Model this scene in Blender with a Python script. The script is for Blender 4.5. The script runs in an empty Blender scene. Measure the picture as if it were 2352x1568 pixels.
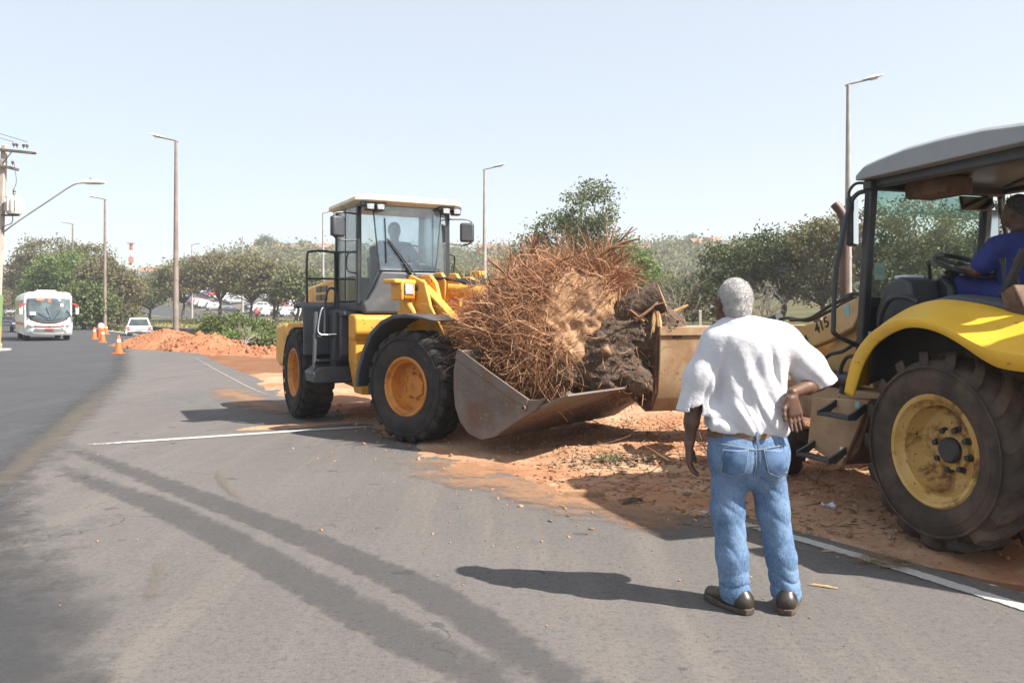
import bpy, math, random
import numpy as np
from mathutils import Matrix, Vector

# ------------------------------------------------------------------ camera, sky, sun, exposure
sc = bpy.context.scene
cam_d = bpy.data.cameras.new("Camera")
cam_d.sensor_width = 22.2
cam_d.lens = 18.0
cam_d.shift_y = -66.0 / 2352.0
cam_d.clip_start = 0.05
cam_d.clip_end = 4000
cam = bpy.data.objects.new("Camera", cam_d)
cam.location = (0, 0, 1.54)
cam.rotation_euler = (math.radians(90), 0, 0)
sc.collection.objects.link(cam)
sc.camera = cam

SUN_TO = Vector((0.624, -0.275, 0.731)).normalized()
world = bpy.data.worlds.new("World")
sc.world = world
world.use_nodes = True
wt = world.node_tree
wt.nodes.clear()
wo = wt.nodes.new("ShaderNodeOutputWorld")
wb = wt.nodes.new("ShaderNodeBackground")
sky = wt.nodes.new("ShaderNodeTexSky")
sky.sky_type = 'NISHITA'
sky.sun_disc = False
sky.sun_elevation = math.asin(SUN_TO.z)
sky.sun_rotation = math.atan2(SUN_TO.x, SUN_TO.y)
sky.altitude = 0
sky.air_density = 1.0
sky.dust_density = 1.5
sky.ozone_density = 1.0
wb.inputs["Strength"].default_value = 0.12
# thin even high haze: the same pale veil over the whole dome
veil = wt.nodes.new("ShaderNodeMix")
veil.data_type = 'RGBA'
veil.inputs[0].default_value = 0.70
veil.inputs[7].default_value = (2.64, 2.76, 2.82, 1)
wt.links.new(sky.outputs[0], veil.inputs[6])
wt.links.new(veil.outputs[2], wb.inputs[0])
wt.links.new(wb.outputs[0], wo.inputs[0])

sun_d = bpy.data.lights.new("Sun", 'SUN')
sun_d.energy = 4.8
sun_d.angle = math.radians(0.55)
sun_d.color = (1.0, 0.945, 0.86)
sun = bpy.data.objects.new("Sun", sun_d)
sun.rotation_euler = SUN_TO.to_track_quat('Z', 'Y').to_euler()
sun.location = (20, -10, 30)
sc.collection.objects.link(sun)

sc.view_settings.view_transform = 'Standard'
sc.view_settings.look = 'None'
sc.view_settings.gamma = 1
sc.view_settings.use_curve_mapping = False
sc.view_settings.exposure = 1.3
sc.render.engine = 'CYCLES'
sc.cycles.max_bounces = 8
sc.cycles.transparent_max_bounces = 24
sc.cycles.volume_bounces = 1
sc.cycles.use_denoising = True
sc.cycles.volume_step_rate = 4.0

C = sc.collection
rng = np.random.default_rng(7)
random.seed(7)

# ------------------------------------------------------------------ materials
MATS = {}
def new_mat(name):
    m = bpy.data.materials.new(name)
    m.use_nodes = True
    nt = m.node_tree
    for n in list(nt.nodes):
        nt.nodes.remove(n)
    out = nt.nodes.new("ShaderNodeOutputMaterial")
    MATS[name] = m
    return m, nt, out
def nd(nt, t, **kw):
    n = nt.nodes.new(t)
    for k, v in kw.items():
        if hasattr(n, k) and not k in ("Scale", "Detail"):
            setattr(n, k, v)
        else:
            n.inputs[k].default_value = v
    return n
def noise(nt, co, scale, detail=5, rough=0.55, dist=0.0):
    n = nt.nodes.new("ShaderNodeTexNoise")
    n.inputs["Scale"].default_value = scale
    n.inputs["Detail"].default_value = detail
    n.inputs["Roughness"].default_value = rough
    n.inputs["Distortion"].default_value = dist
    nt.links.new(co, n.inputs["Vector"])
    return n.outputs["Fac"]
def ramp(nt, fac, lo, hi, a=0.0, b=1.0):
    n = nt.nodes.new("ShaderNodeMapRange")
    n.interpolation_type = 'SMOOTHSTEP'
    n.inputs["From Min"].default_value = lo
    n.inputs["From Max"].default_value = hi
    n.inputs["To Min"].default_value = a
    n.inputs["To Max"].default_value = b
    nt.links.new(fac, n.inputs["Value"])
    return n.outputs["Result"]
def mixc(nt, fac, a, b):
    n = nt.nodes.new("ShaderNodeMix")
    n.data_type = 'RGBA'
    if isinstance(fac, (int, float)):
        n.inputs[0].default_value = fac
    else:
        nt.links.new(fac, n.inputs[0])
    for i, c in ((6, a), (7, b)):
        if isinstance(c, tuple):
            n.inputs[i].default_value = (c[0], c[1], c[2], 1)
        else:
            nt.links.new(c, n.inputs[i])
    return n.outputs[2]
def math_n(nt, op, a, b=None):
    n = nt.nodes.new("ShaderNodeMath")
    n.operation = op
    for i, v in enumerate((a, b)):
        if v is None:
            continue
        if isinstance(v, (int, float)):
            n.inputs[i].default_value = v
        else:
            nt.links.new(v, n.inputs[i])
    return n.outputs[0]
def coords(nt, kind="Object"):
    return nt.nodes.new("ShaderNodeTexCoord").outputs[kind]
def bump_n(nt, h, strength, dist=0.01):
    b = nt.nodes.new("ShaderNodeBump")
    b.inputs["Strength"].default_value = strength
    b.inputs["Distance"].default_value = dist
    nt.links.new(h, b.inputs["Height"])
    return b.outputs["Normal"]
def bsdf(nt, out, col, rough=0.6, metal=0.0, normal=None, spec=0.5, coat=0.0):
    b = nt.nodes.new("ShaderNodeBsdfPrincipled")
    if isinstance(col, tuple):
        b.inputs["Base Color"].default_value = (col[0], col[1], col[2], 1)
    else:
        nt.links.new(col, b.inputs["Base Color"])
    if isinstance(rough, (int, float)):
        b.inputs["Roughness"].default_value = rough
    else:
        nt.links.new(rough, b.inputs["Roughness"])
    b.inputs["Metallic"].default_value = metal
    b.inputs["Specular IOR Level"].default_value = spec
    b.inputs["Coat Weight"].default_value = coat
    if normal is not None:
        nt.links.new(normal, b.inputs["Normal"])
    if out is not None:
        nt.links.new(b.outputs[0], out.inputs["Surface"])
    return b.outputs[0]

def surf(name, c1, c2=None, scale=4.0, lo=0.4, hi=0.62, rough=0.55, rough2=None, metal=0.0, dirt=None, dscale=2.0,
         dlo=0.5, dhi=0.75, bump=0.0, bscale=60.0, bdist=0.005, spec=0.5, speck=None, sscale=90.0, slo=0.62, shi=0.68, coat=0.0):
    m, nt, out = new_mat(name)
    co = coords(nt)
    col = c1
    if c2 is not None:
        col = mixc(nt, ramp(nt, noise(nt, co, scale), lo, hi), c1, c2)
    r = rough
    if dirt is not None:
        f = ramp(nt, noise(nt, co, dscale, 8, 0.65, 0.4), dlo, dhi)
        col = mixc(nt, f, col, dirt)
        if rough2 is not None:
            mr = nt.nodes.new("ShaderNodeMapRange")
            nt.links.new(f, mr.inputs["Value"])
            mr.inputs["To Min"].default_value = rough
            mr.inputs["To Max"].default_value = rough2
            r = mr.outputs[0]
    if speck is not None:
        col = mixc(nt, ramp(nt, noise(nt, co, sscale, 3), slo, shi), col, speck)
    nrm = bump_n(nt, noise(nt, co, bscale, 4), bump, bdist) if bump else None
    bsdf(nt, out, col, r, metal, nrm, spec, coat)
    return m

def glass(name, tint=(0.82, 0.9, 0.9), refl=0.10, haze=0.0, hazec=(0.8, 0.85, 0.88)):
    m, nt, out = new_mat(name)
    tr = nt.nodes.new("ShaderNodeBsdfTransparent")
    tr.inputs[0].default_value = (*tint, 1)
    gl = nt.nodes.new("ShaderNodeBsdfGlossy")
    gl.inputs["Roughness"].default_value = 0.03
    lw = nt.nodes.new("ShaderNodeLayerWeight")
    lw.inputs["Blend"].default_value = 0.25
    f = ramp(nt, lw.outputs["Fresnel"], 0.0, 1.0, refl, 0.85)
    mx = nt.nodes.new("ShaderNodeMixShader")
    nt.links.new(f, mx.inputs[0])
    nt.links.new(tr.outputs[0], mx.inputs[1])
    nt.links.new(gl.outputs[0], mx.inputs[2])
    res = mx.outputs[0]
    if haze:
        di = nt.nodes.new("ShaderNodeBsdfDiffuse")
        di.inputs[0].default_value = (*hazec, 1)
        tl = nt.nodes.new("ShaderNodeBsdfTranslucent")
        tl.inputs[0].default_value = (*hazec, 1)
        ad = nt.nodes.new("ShaderNodeMixShader")
        nt.links.new(di.outputs[0], ad.inputs[1]); nt.links.new(tl.outputs[0], ad.inputs[2])
        co = coords(nt)
        hf = ramp(nt, noise(nt, co, 3.0, 6, 0.6), 0.3, 0.75, haze * 0.5, haze * 1.3)
        m2 = nt.nodes.new("ShaderNodeMixShader")
        nt.links.new(hf, m2.inputs[0]); nt.links.new(res, m2.inputs[1]); nt.links.new(ad.outputs[0], m2.inputs[2])
        res = m2.outputs[0]
    nt.links.new(res, out.inputs["Surface"])
    return m

def leafmat(name, cols, trans=0.35):
    """cols: list of base colours picked per leaf"""
    m, nt, out = new_mat(name)
    ge = nt.nodes.new("ShaderNodeNewGeometry")
    cr = nt.nodes.new("ShaderNodeValToRGB")
    el = cr.color_ramp.elements
    while len(el) < len(cols):
        el.new(0.5)
    for i, c in enumerate(cols):
        el[i].position = i / (len(cols) - 1)
        el[i].color = (*c, 1)
    nt.links.new(ge.outputs["Random Per Island"], cr.inputs[0])
    d = nt.nodes.new("ShaderNodeBsdfPrincipled")
    d.inputs["Roughness"].default_value = 0.55
    d.inputs["Specular IOR Level"].default_value = 0.35
    nt.links.new(cr.outputs[0], d.inputs["Base Color"])
    t = nt.nodes.new("ShaderNodeBsdfTranslucent")
    nt.links.new(cr.outputs[0], t.inputs[0])
    mx = nt.nodes.new("ShaderNodeMixShader")
    mx.inputs[0].default_value = trans
    nt.links.new(d.outputs[0], mx.inputs[1])
    nt.links.new(t.outputs[0], mx.inputs[2])
    nt.links.new(mx.outputs[0], out.inputs["Surface"])
    return m

# ------------------------------------------------------------------ mesh helpers
def fast_mesh(name, V, Fs):
    """V (n,3), Fs (m,k) int array (k = 3 or 4)"""
    me = bpy.data.meshes.new(name)
    V = np.ascontiguousarray(V, dtype=np.float32)
    Fs = np.ascontiguousarray(Fs, dtype=np.int32)
    k = Fs.shape[1]
    me.vertices.add(len(V))
    me.vertices.foreach_set("co", V.ravel())
    me.loops.add(Fs.size)
    me.loops.foreach_set("vertex_index", Fs.ravel())
    me.polygons.add(len(Fs))
    me.polygons.foreach_set("loop_start", np.arange(0, Fs.size, k, dtype=np.int32))
    me.update(calc_edges=True)
    me.validate()
    return me

def link(name, me, mat, parent=None, smooth=None, loc=None):
    o = bpy.data.objects.new(name, me)
    if mat is not None and not me.materials:
        me.materials.append(MATS[mat] if isinstance(mat, str) else mat)
    C.objects.link(o)
    if parent is not None:
        o.parent = parent
    if loc is not None:
        o.location = loc
    if smooth is not None:
        me.shade_smooth()
        if smooth < 180:
            me.set_sharp_from_angle(angle=math.radians(smooth))
    return o

def empty(name, loc=(0, 0, 0), rz=0.0):
    o = bpy.data.objects.new(name, None)
    o.empty_display_size = 0.2
    o.location = loc
    o.rotation_euler = (0, 0, rz)
    C.objects.link(o)
    return o
def tag(o, label=None, cat=None, group=None, kind=None):
    for k, v in (("label", label), ("category", cat), ("group", group), ("kind", kind)):
        if v:
            o[k] = v
    return o
def copy_tree(o, parent=None):
    c = o.copy()
    C.objects.link(c)
    c.parent = parent
    for ch in list(o.children):
        copy_tree(ch, c)
    return c

class MB:
    def __init__(s, T=None):
        s.v = []; s.f = []; s.T = T
    def add(s, vs, fs):
        b = len(s.v)
        s.v += [tuple(p) for p in vs]
        s.f += [tuple(i + b for i in f) for f in fs]
        return s
    def box(s, lo, hi, R=None):
        x0, y0, z0 = lo; x1, y1, z1 = hi
        vs = [Vector(p) for p in ((x0,y0,z0),(x1,y0,z0),(x1,y1,z0),(x0,y1,z0),(x0,y0,z1),(x1,y0,z1),(x1,y1,z1),(x0,y1,z1))]
        if R is not None:
            vs = [R @ p for p in vs]
        return s.add(vs, [(0,3,2,1),(4,5,6,7),(0,1,5,4),(1,2,6,5),(2,3,7,6),(3,0,4,7)])
    def cbox(s, c, size, rot=(0, 0, 0)):
        from mathutils import Euler
        R = Matrix.Translation(c) @ Euler(rot).to_matrix().to_4x4()
        h = [k / 2 for k in size]
        return s.box([-k for k in h], h, R)
    def prism(s, prof, a, b, ax='y', prof2=None):
        """closed 2-D profile swept along ax from a to b. ax y: prof=(x,z); ax x: prof=(y,z); ax z: prof=(x,y)"""
        prof2 = prof2 or prof
        def P(p, t):
            return {'y': (p[0], t, p[1]), 'x': (t, p[0], p[1]), 'z': (p[0], p[1], t)}[ax]
        n = len(prof)
        vs = [P(p, a) for p in prof] + [P(p, b) for p in prof2]
        fs = [tuple(range(n)), tuple(range(2 * n - 1, n - 1, -1))]
        fs += [(i, i + n, (i + 1) % n + n, (i + 1) % n) for i in range(n)]
        return s.add(vs, fs)
    def loft(s, rings, cap=True, closed=True):
        n = len(rings[0]); vs = [p for r in rings for p in r]; fs = []
        for k in range(len(rings) - 1):
            for i in range(n if closed else n - 1):
                j = (i + 1) % n
                fs.append((k*n+i, k*n+j, (k+1)*n+j, (k+1)*n+i))
        if cap:
            fs.append(tuple(range(n - 1, -1, -1)))
            fs.append(tuple(range((len(rings)-1)*n, len(rings)*n)))
        return s.add(vs, fs)
    def tube(s, pts, r, n=8, cap=True):
        pts = [Vector(p) for p in pts]
        rr = r if isinstance(r, (list, tuple)) else [r] * len(pts)
        rings = []; u = None
        for i, p in enumerate(pts):
            t = (pts[min(i+1, len(pts)-1)] - pts[max(i-1, 0)])
            if t.length < 1e-9: t = Vector((0, 0, 1))
            t.normalize()
            if u is None:
                u = t.orthogonal().normalized()
            else:
                u = (u - t * u.dot(t))
                u = u.normalized() if u.length > 1e-6 else t.orthogonal().normalized()
            w = t.cross(u)
            rings.append([p + (u * math.cos(2*math.pi*k/n) + w * math.sin(2*math.pi*k/n)) * rr[i] for k in range(n)])
        return s.loft(rings, cap)
    def lathe(s, prof, n=32, ax='y', c=(0, 0, 0), cap=False):
        """prof: list of (radius, along)"""
        rings = []
        for r, t in prof:
            ring = []
            for k in range(n):
                a = 2 * math.pi * k / n
                p = {'y': (r*math.cos(a), t, r*math.sin(a)), 'z': (r*math.cos(a), r*math.sin(a), t), 'x': (t, r*math.cos(a), r*math.sin(a))}[ax]
                ring.append((p[0]+c[0], p[1]+c[1], p[2]+c[2]))
            rings.append(ring)
        return s.loft(rings, cap)
    def build(s, name, mat, parent=None, smooth=35, bevel=0.0, seg=2, solid=0.0, sub=0):
        V = s.v
        if s.T is not None:
            V = [s.T @ Vector(p) for p in V]
        me = bpy.data.meshes.new(name)
        me.from_pydata([tuple(p) for p in V], [], s.f)
        import bmesh
        bm = bmesh.new(); bm.from_mesh(me)
        bmesh.ops.recalc_face_normals(bm, faces=bm.faces)
        bm.to_mesh(me); bm.free()
        o = link(name, me, mat, parent, smooth)
        if sub:
            md = o.modifiers.new("s", 'SUBSURF'); md.levels = sub; md.render_levels = sub
        if solid:
            md = o.modifiers.new("t", 'SOLIDIFY'); md.thickness = solid; md.offset = 0
        if bevel:
            md = o.modifiers.new("b", 'BEVEL'); md.width = bevel; md.segments = seg
            md.limit_method = 'ANGLE'; md.angle_limit = math.radians(38); md.harden_normals = False
        return o

def arc(c, r, a0, a1, n=8):
    return [(c[0] + r*math.cos(math.radians(a0 + (a1-a0)*i/n)), c[1] + r*math.sin(math.radians(a0 + (a1-a0)*i/n))) for i in range(n+1)]
def smooth_path(pts, k=6):
    """Catmull-Rom resampling"""
    P = [Vector(p) for p in pts]
    P = [P[0] * 2 - P[1]] + P + [P[-1] * 2 - P[-2]]
    out = []
    for i in range(1, len(P) - 2):
        for j in range(k):
            t = j / k
            a, b, c, d = P[i-1], P[i], P[i+1], P[i+2]
            out.append(0.5 * ((2*b) + (c-a)*t + (2*a-5*b+4*c-d)*t*t + (3*b-a-3*c+d)*t**3))
    out.append(P[-2])
    return out

def lettering(txt, size, T, mat, parent, name="lettering", ext=0.002):
    cu = bpy.data.curves.new(name, 'FONT')
    cu.body = txt; cu.size = size; cu.extrude = ext
    cu.offset = size * 0.012
    tmp = bpy.data.objects.new("tmp", cu)
    C.objects.link(tmp)
    bpy.context.view_layer.update()
    me = bpy.data.meshes.new_from_object(tmp.evaluated_get(bpy.context.evaluated_depsgraph_get()))
    bpy.data.objects.remove(tmp)
    me.transform(T)
    me.materials.clear()
    return link(name, me, mat, parent)

# ------------------------------------------------------------------ numpy noise and signed-distance modelling
_nr = np.random.default_rng(3)
_ND = _nr.normal(size=(24, 3)); _ND /= np.linalg.norm(_ND, axis=1)[:, None]
_NP = _nr.uniform(0, 6.28, 24); _NS = _nr.uniform(0.6, 1.6, 24)
def wob(X, Y, Z, f, o=0, n=8):
    r = 0
    for i in range(n):
        j = (i + o) % 24
        d = _ND[j] * _NS[j] * f
        r = r + np.sin(X*d[0] + Y*d[1] + Z*d[2] + _NP[j] * (1 + o))
    return r / n * 1.6
def fbm(X, Y, Z, f, o=0, oct=4):
    r = 0; a = 1.0
    for k in range(oct):
        r = r + a * wob(X + k*3.1, Y - k*1.7, Z + k*.9, f, o + 5*k)
        a *= 0.5; f *= 2.1
    return r
def smin(a, b, k):
    h = np.maximum(k - np.abs(a - b), 0) / k
    return np.minimum(a, b) - h * h * k * 0.25

class SDF:
    def __init__(s, lo, hi, res):
        s.lo = np.array(lo, float); s.res = res
        s.n = np.ceil((np.array(hi) - s.lo) / res).astype(int) + 1
        s.ax = [s.lo[i] + np.arange(s.n[i]) * res for i in range(3)]
        s.f = np.full(s.n, 1.0, dtype=np.float32)
    def _sl(s, lo, hi, m):
        sl = []
        for i in range(3):
            a = int(np.clip(np.floor((lo[i] - m - s.lo[i]) / s.res), 0, s.n[i]))
            b = int(np.clip(np.ceil((hi[i] + m - s.lo[i]) / s.res) + 1, 0, s.n[i]))
            sl.append(slice(a, max(a, b)))
        sl = tuple(sl)
        G = np.meshgrid(s.ax[0][sl[0]], s.ax[1][sl[1]], s.ax[2][sl[2]], indexing='ij', sparse=True)
        return sl, G
    def _put(s, sl, d, k, cut):
        if cut:
            s.f[sl] = -smin(-s.f[sl], d, k)
        else:
            s.f[sl] = smin(s.f[sl], d, k)
    def cap(s, a, b, ra, rb, k=0.02, flat=1.0, cut=False):
        a = np.array(a, float); b = np.array(b, float); R = max(ra, rb)
        sl, (X, Y, Z) = s._sl(np.minimum(a, b) - R, np.maximum(a, b) + R, k + 0.03)
        d = b - a
        if flat != 1.0:
            yc = a[1] + 0 * X
        L = max(d @ d, 1e-9)
        fx, fy, fz = X - a[0], (Y - a[1]) / flat, Z - a[2]
        dd = np.array([d[0], d[1] / flat, d[2]]); L = max(dd @ dd, 1e-9)
        h = np.clip((fx*dd[0] + fy*dd[1] + fz*dd[2]) / L, 0, 1)
        q = np.sqrt((fx - h*dd[0])**2 + (fy - h*dd[1])**2 + (fz - h*dd[2])**2) - (ra + (rb - ra) * h)
        s._put(sl, q * min(1, flat), k, cut)
        return s
    def ell(s, c, r, k=0.02, cut=False, R=None):
        c = np.array(c, float); r = np.array(r, float); m = r.max() if R is not None else 0
        lo, hi = (c - m, c + m) if R is not None else (c - r, c + r)
        sl, (X, Y, Z) = s._sl(lo, hi, k + 0.03)
        x, y, z = X - c[0], Y - c[1], Z - c[2]
        if R is not None:
            x, y, z = (R[0][0]*x + R[1][0]*y + R[2][0]*z, R[0][1]*x + R[1][1]*y + R[2][1]*z, R[0][2]*x + R[1][2]*y + R[2][2]*z)
        k0 = np.sqrt((x/r[0])**2 + (y/r[1])**2 + (z/r[2])**2)
        k1 = np.sqrt((x/r[0]**2)**2 + (y/r[1]**2)**2 + (z/r[2]**2)**2) + 1e-9
        s._put(sl, k0 * (k0 - 1) / k1, k, cut)
        return s
    def chain(s, pts, rad, k=0.02, flat=1.0, cut=False):
        for i in range(len(pts) - 1):
            s.cap(pts[i], pts[i+1], rad[i], rad[i+1], k, flat, cut)
        return s
    def grid(s):
        return np.meshgrid(*s.ax, indexing='ij', sparse=True)
    def plane(s, p, n, keep_below=True, box=None):
        """cut away the side the normal points to (inside box only)"""
        n = np.array(n, float); n /= np.linalg.norm(n)
        lo, hi = box if box is not None else (s.lo, s.lo + s.n * s.res)
        sl, (X, Y, Z) = s._sl(lo, hi, 0)
        d = (X - p[0]) * n[0] + (Y - p[1]) * n[1] + (Z - p[2]) * n[2]
        s.f[sl] = np.maximum(s.f[sl], d)
        return s
    def front_y(s, x, z):
        """first y (from the low side) where the solid begins at x, z"""
        i = int(np.clip(round((x - s.lo[0]) / s.res), 0, s.n[0]-1)); k = int(np.clip(round((z - s.lo[2]) / s.res), 0, s.n[2]-1))
        col = s.f[i, :, k]
        j = np.argmax(col < 0)
        if j == 0:
            return None
        t = col[j-1] / (col[j-1] - col[j])
        return float(s.ax[1][j-1] + t * s.res)
    def mesh(s, name):
        f = s.f
        f[0], f[-1] = 1, 1; f[:, 0], f[:, -1] = 1, 1; f[:, :, 0], f[:, :, -1] = 1, 1
        ins = f < 0
        nx, ny, nz = f.shape
        cs = np.zeros((nx-1, ny-1, nz-1), np.int8)
        for a in (0, 1):
            for b in (0, 1):
                for c in (0, 1):
                    cs += ins[a:nx-1+a, b:ny-1+b, c:nz-1+c]
        act = (cs > 0) & (cs < 8)
        ci = np.argwhere(act)
        idx = np.full(act.shape, -1, np.int32); idx[act] = np.arange(len(ci))
        I, J, K = ci[:, 0], ci[:, 1], ci[:, 2]
        cor = {}
        for a in (0, 1):
            for b in (0, 1):
                for c in (0, 1):
                    cor[a, b, c] = f[I+a, J+b, K+c]
        P = np.zeros((len(ci), 3)); cnt = np.zeros(len(ci))
        ks = list(cor)
        for p in ks:
            for q in ks:
                if sum(q) > sum(p) and sum(abs(p[i]-q[i]) for i in range(3)) == 1:
                    va, vb = cor[p], cor[q]
                    x = (va < 0) != (vb < 0)
                    t = np.where(x, va / np.where(x, va - vb, 1), 0)
                    e = np.array(p)[None] + t[:, None] * (np.array(q) - np.array(p))[None]
                    P += np.where(x[:, None], e, 0); cnt += x
        P = P / cnt[:, None] + ci
        V = s.lo + P * s.res
        Q = []
        for ax in range(3):
            o1, o2 = [(1, 2), (2, 0), (0, 1)][ax]
            sa = [slice(None)] * 3; sb = [slice(None)] * 3
            sa[ax] = slice(0, -1); sb[ax] = slice(1, None)
            A, B = ins[tuple(sa)], ins[tuple(sb)]
            e = np.argwhere(A != B)
            sh = np.array(act.shape)
            e = e[(e[:, o1] > 0) & (e[:, o2] > 0) & (e[:, o1] < sh[o1]) & (e[:, o2] < sh[o2])]
            fl = A[e[:, 0], e[:, 1], e[:, 2]]
            def at(d1, d2):
                g = e.copy(); g[:, o1] -= d1; g[:, o2] -= d2
                return idx[g[:, 0], g[:, 1], g[:, 2]]
            q = np.stack([at(1, 1), at(0, 1), at(0, 0), at(1, 0)], 1)
            q[~fl] = q[~fl][:, ::-1]
            Q.append(q)
        Q = np.concatenate(Q)
        Q = Q[(Q >= 0).all(1)]
        return fast_mesh(name, V, Q)

def tubes_mesh(name, paths, sides=4):
    """many thin tubes in one mesh: paths = list of (pts (k,3), radii (k,))"""
    VV, FF, b = [], [], 0
    for pts, rad in paths:
        pts = np.asarray(pts, float); k = len(pts)
        t = np.gradient(pts, axis=0); t /= np.linalg.norm(t, axis=1)[:, None] + 1e-9
        ref = np.array([0.31, 0.52, 0.79])
        u = np.cross(t, ref); u /= np.linalg.norm(u, axis=1)[:, None] + 1e-9
        w = np.cross(t, u)
        a = np.arange(sides) * 2 * np.pi / sides
        ring = pts[:, None] + (u[:, None] * np.cos(a)[None, :, None] + w[:, None] * np.sin(a)[None, :, None]) * np.asarray(rad)[:, None, None]
        VV.append(ring.reshape(-1, 3))
        i = np.arange(k - 1)[:, None] * sides; j = np.arange(sides)[None]; j2 = (j + 1) % sides
        FF.append(np.stack([b + i + j, b + i + j2, b + i + sides + j2, b + i + sides + j], -1).reshape(-1, 4))
        b += k * sides
    return fast_mesh(name, np.concatenate(VV), np.concatenate(FF))

def sstep(x, a, b):
    t = np.clip((x - a) / (b - a), 0, 1)
    return t * t * (3 - 2 * t)

def K(c, k=0.56):
    return tuple(x * k for x in c)

# ------------------------------------------------------------------ ground materials
def ground_mat():
    m, nt, out = new_mat("ground")
    at = nt.nodes.new("ShaderNodeAttribute"); at.attribute_name = "mask"
    sp = nt.nodes.new("ShaderNodeSeparateColor")
    nt.links.new(at.outputs["Color"], sp.inputs[0])
    co = coords(nt)
    soil = mixc(nt, ramp(nt, noise(nt, co, 0.9, 8), .35, .7), K((.30, .125, .058)), K((.36, .20, .11)))
    soil = mixc(nt, ramp(nt, noise(nt, co, 9, 6), .5, .75), soil, K((.20, .075, .035)))
    gr = mixc(nt, ramp(nt, noise(nt, co, 0.35, 8), .35, .65), K((.20, .165, .075)), K((.115, .125, .045)))
    gr = mixc(nt, ramp(nt, noise(nt, co, 3, 8), .5, .75), gr, K((.12, .095, .055)))
    f = math_n(nt, 'ADD', sp.outputs[0], math_n(nt, 'MULTIPLY', math_n(nt, 'SUBTRACT', noise(nt, co, 0.8, 8, .65), .5), 1.6))
    col = mixc(nt, ramp(nt, f, .35, .65), gr, soil)
    con = mixc(nt, ramp(nt, noise(nt, co, 1.2, 8), .4, .7), K((.16, .135, .11)), K((.085, .07, .06)))
    col = mixc(nt, sp.outputs[1], col, con)
    bsdf(nt, out, col, .95, 0, bump_n(nt, noise(nt, co, 6, 8), .5, .08), .2)
ground_mat()

def soil_mat(name, a, b, dark, pale):
    m, nt, out = new_mat(name)
    co = coords(nt)
    c = mixc(nt, ramp(nt, noise(nt, co, 0.7, 8, .6), .36, .64), a, b)
    c = mixc(nt, ramp(nt, noise(nt, co, 4.5, 8, .65), .52, .75), c, pale)
    c = mixc(nt, ramp(nt, noise(nt, co, 14, 6, .7), .52, .72), c, dark)
    if name == "rootball":
        c = mixc(nt, ramp(nt, noise(nt, co, 2.4, 8, .7, .6), .47, .62), c, K((.24, .125, .068)))
    h = noise(nt, co, 25, 8, .7)
    bsdf(nt, out, c, .95, 0, bump_n(nt, h, .55, .03), .15)
soil_mat("soil", K((0.609, 0.290, 0.152)), K((0.754, 0.478, 0.304)), K((0.406, 0.167, 0.087)), K((0.870, 0.623, 0.435)))
soil_mat("soil_heap", K((0.538, 0.211, 0.102)), K((0.602, 0.282, 0.147)), K((0.320, 0.122, 0.064)), K((0.717, 0.410, 0.256)))
soil_mat("sandy", K((0.546, 0.338, 0.202)), K((0.650, 0.429, 0.273)), K((0.338, 0.182, 0.098)), K((0.715, 0.520, 0.351)))
soil_mat("rootball", K((0.739, 0.422, 0.231)), K((0.898, 0.581, 0.356)), K((0.290, 0.145, 0.079)), K((1.030, 0.726, 0.475)))

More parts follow.
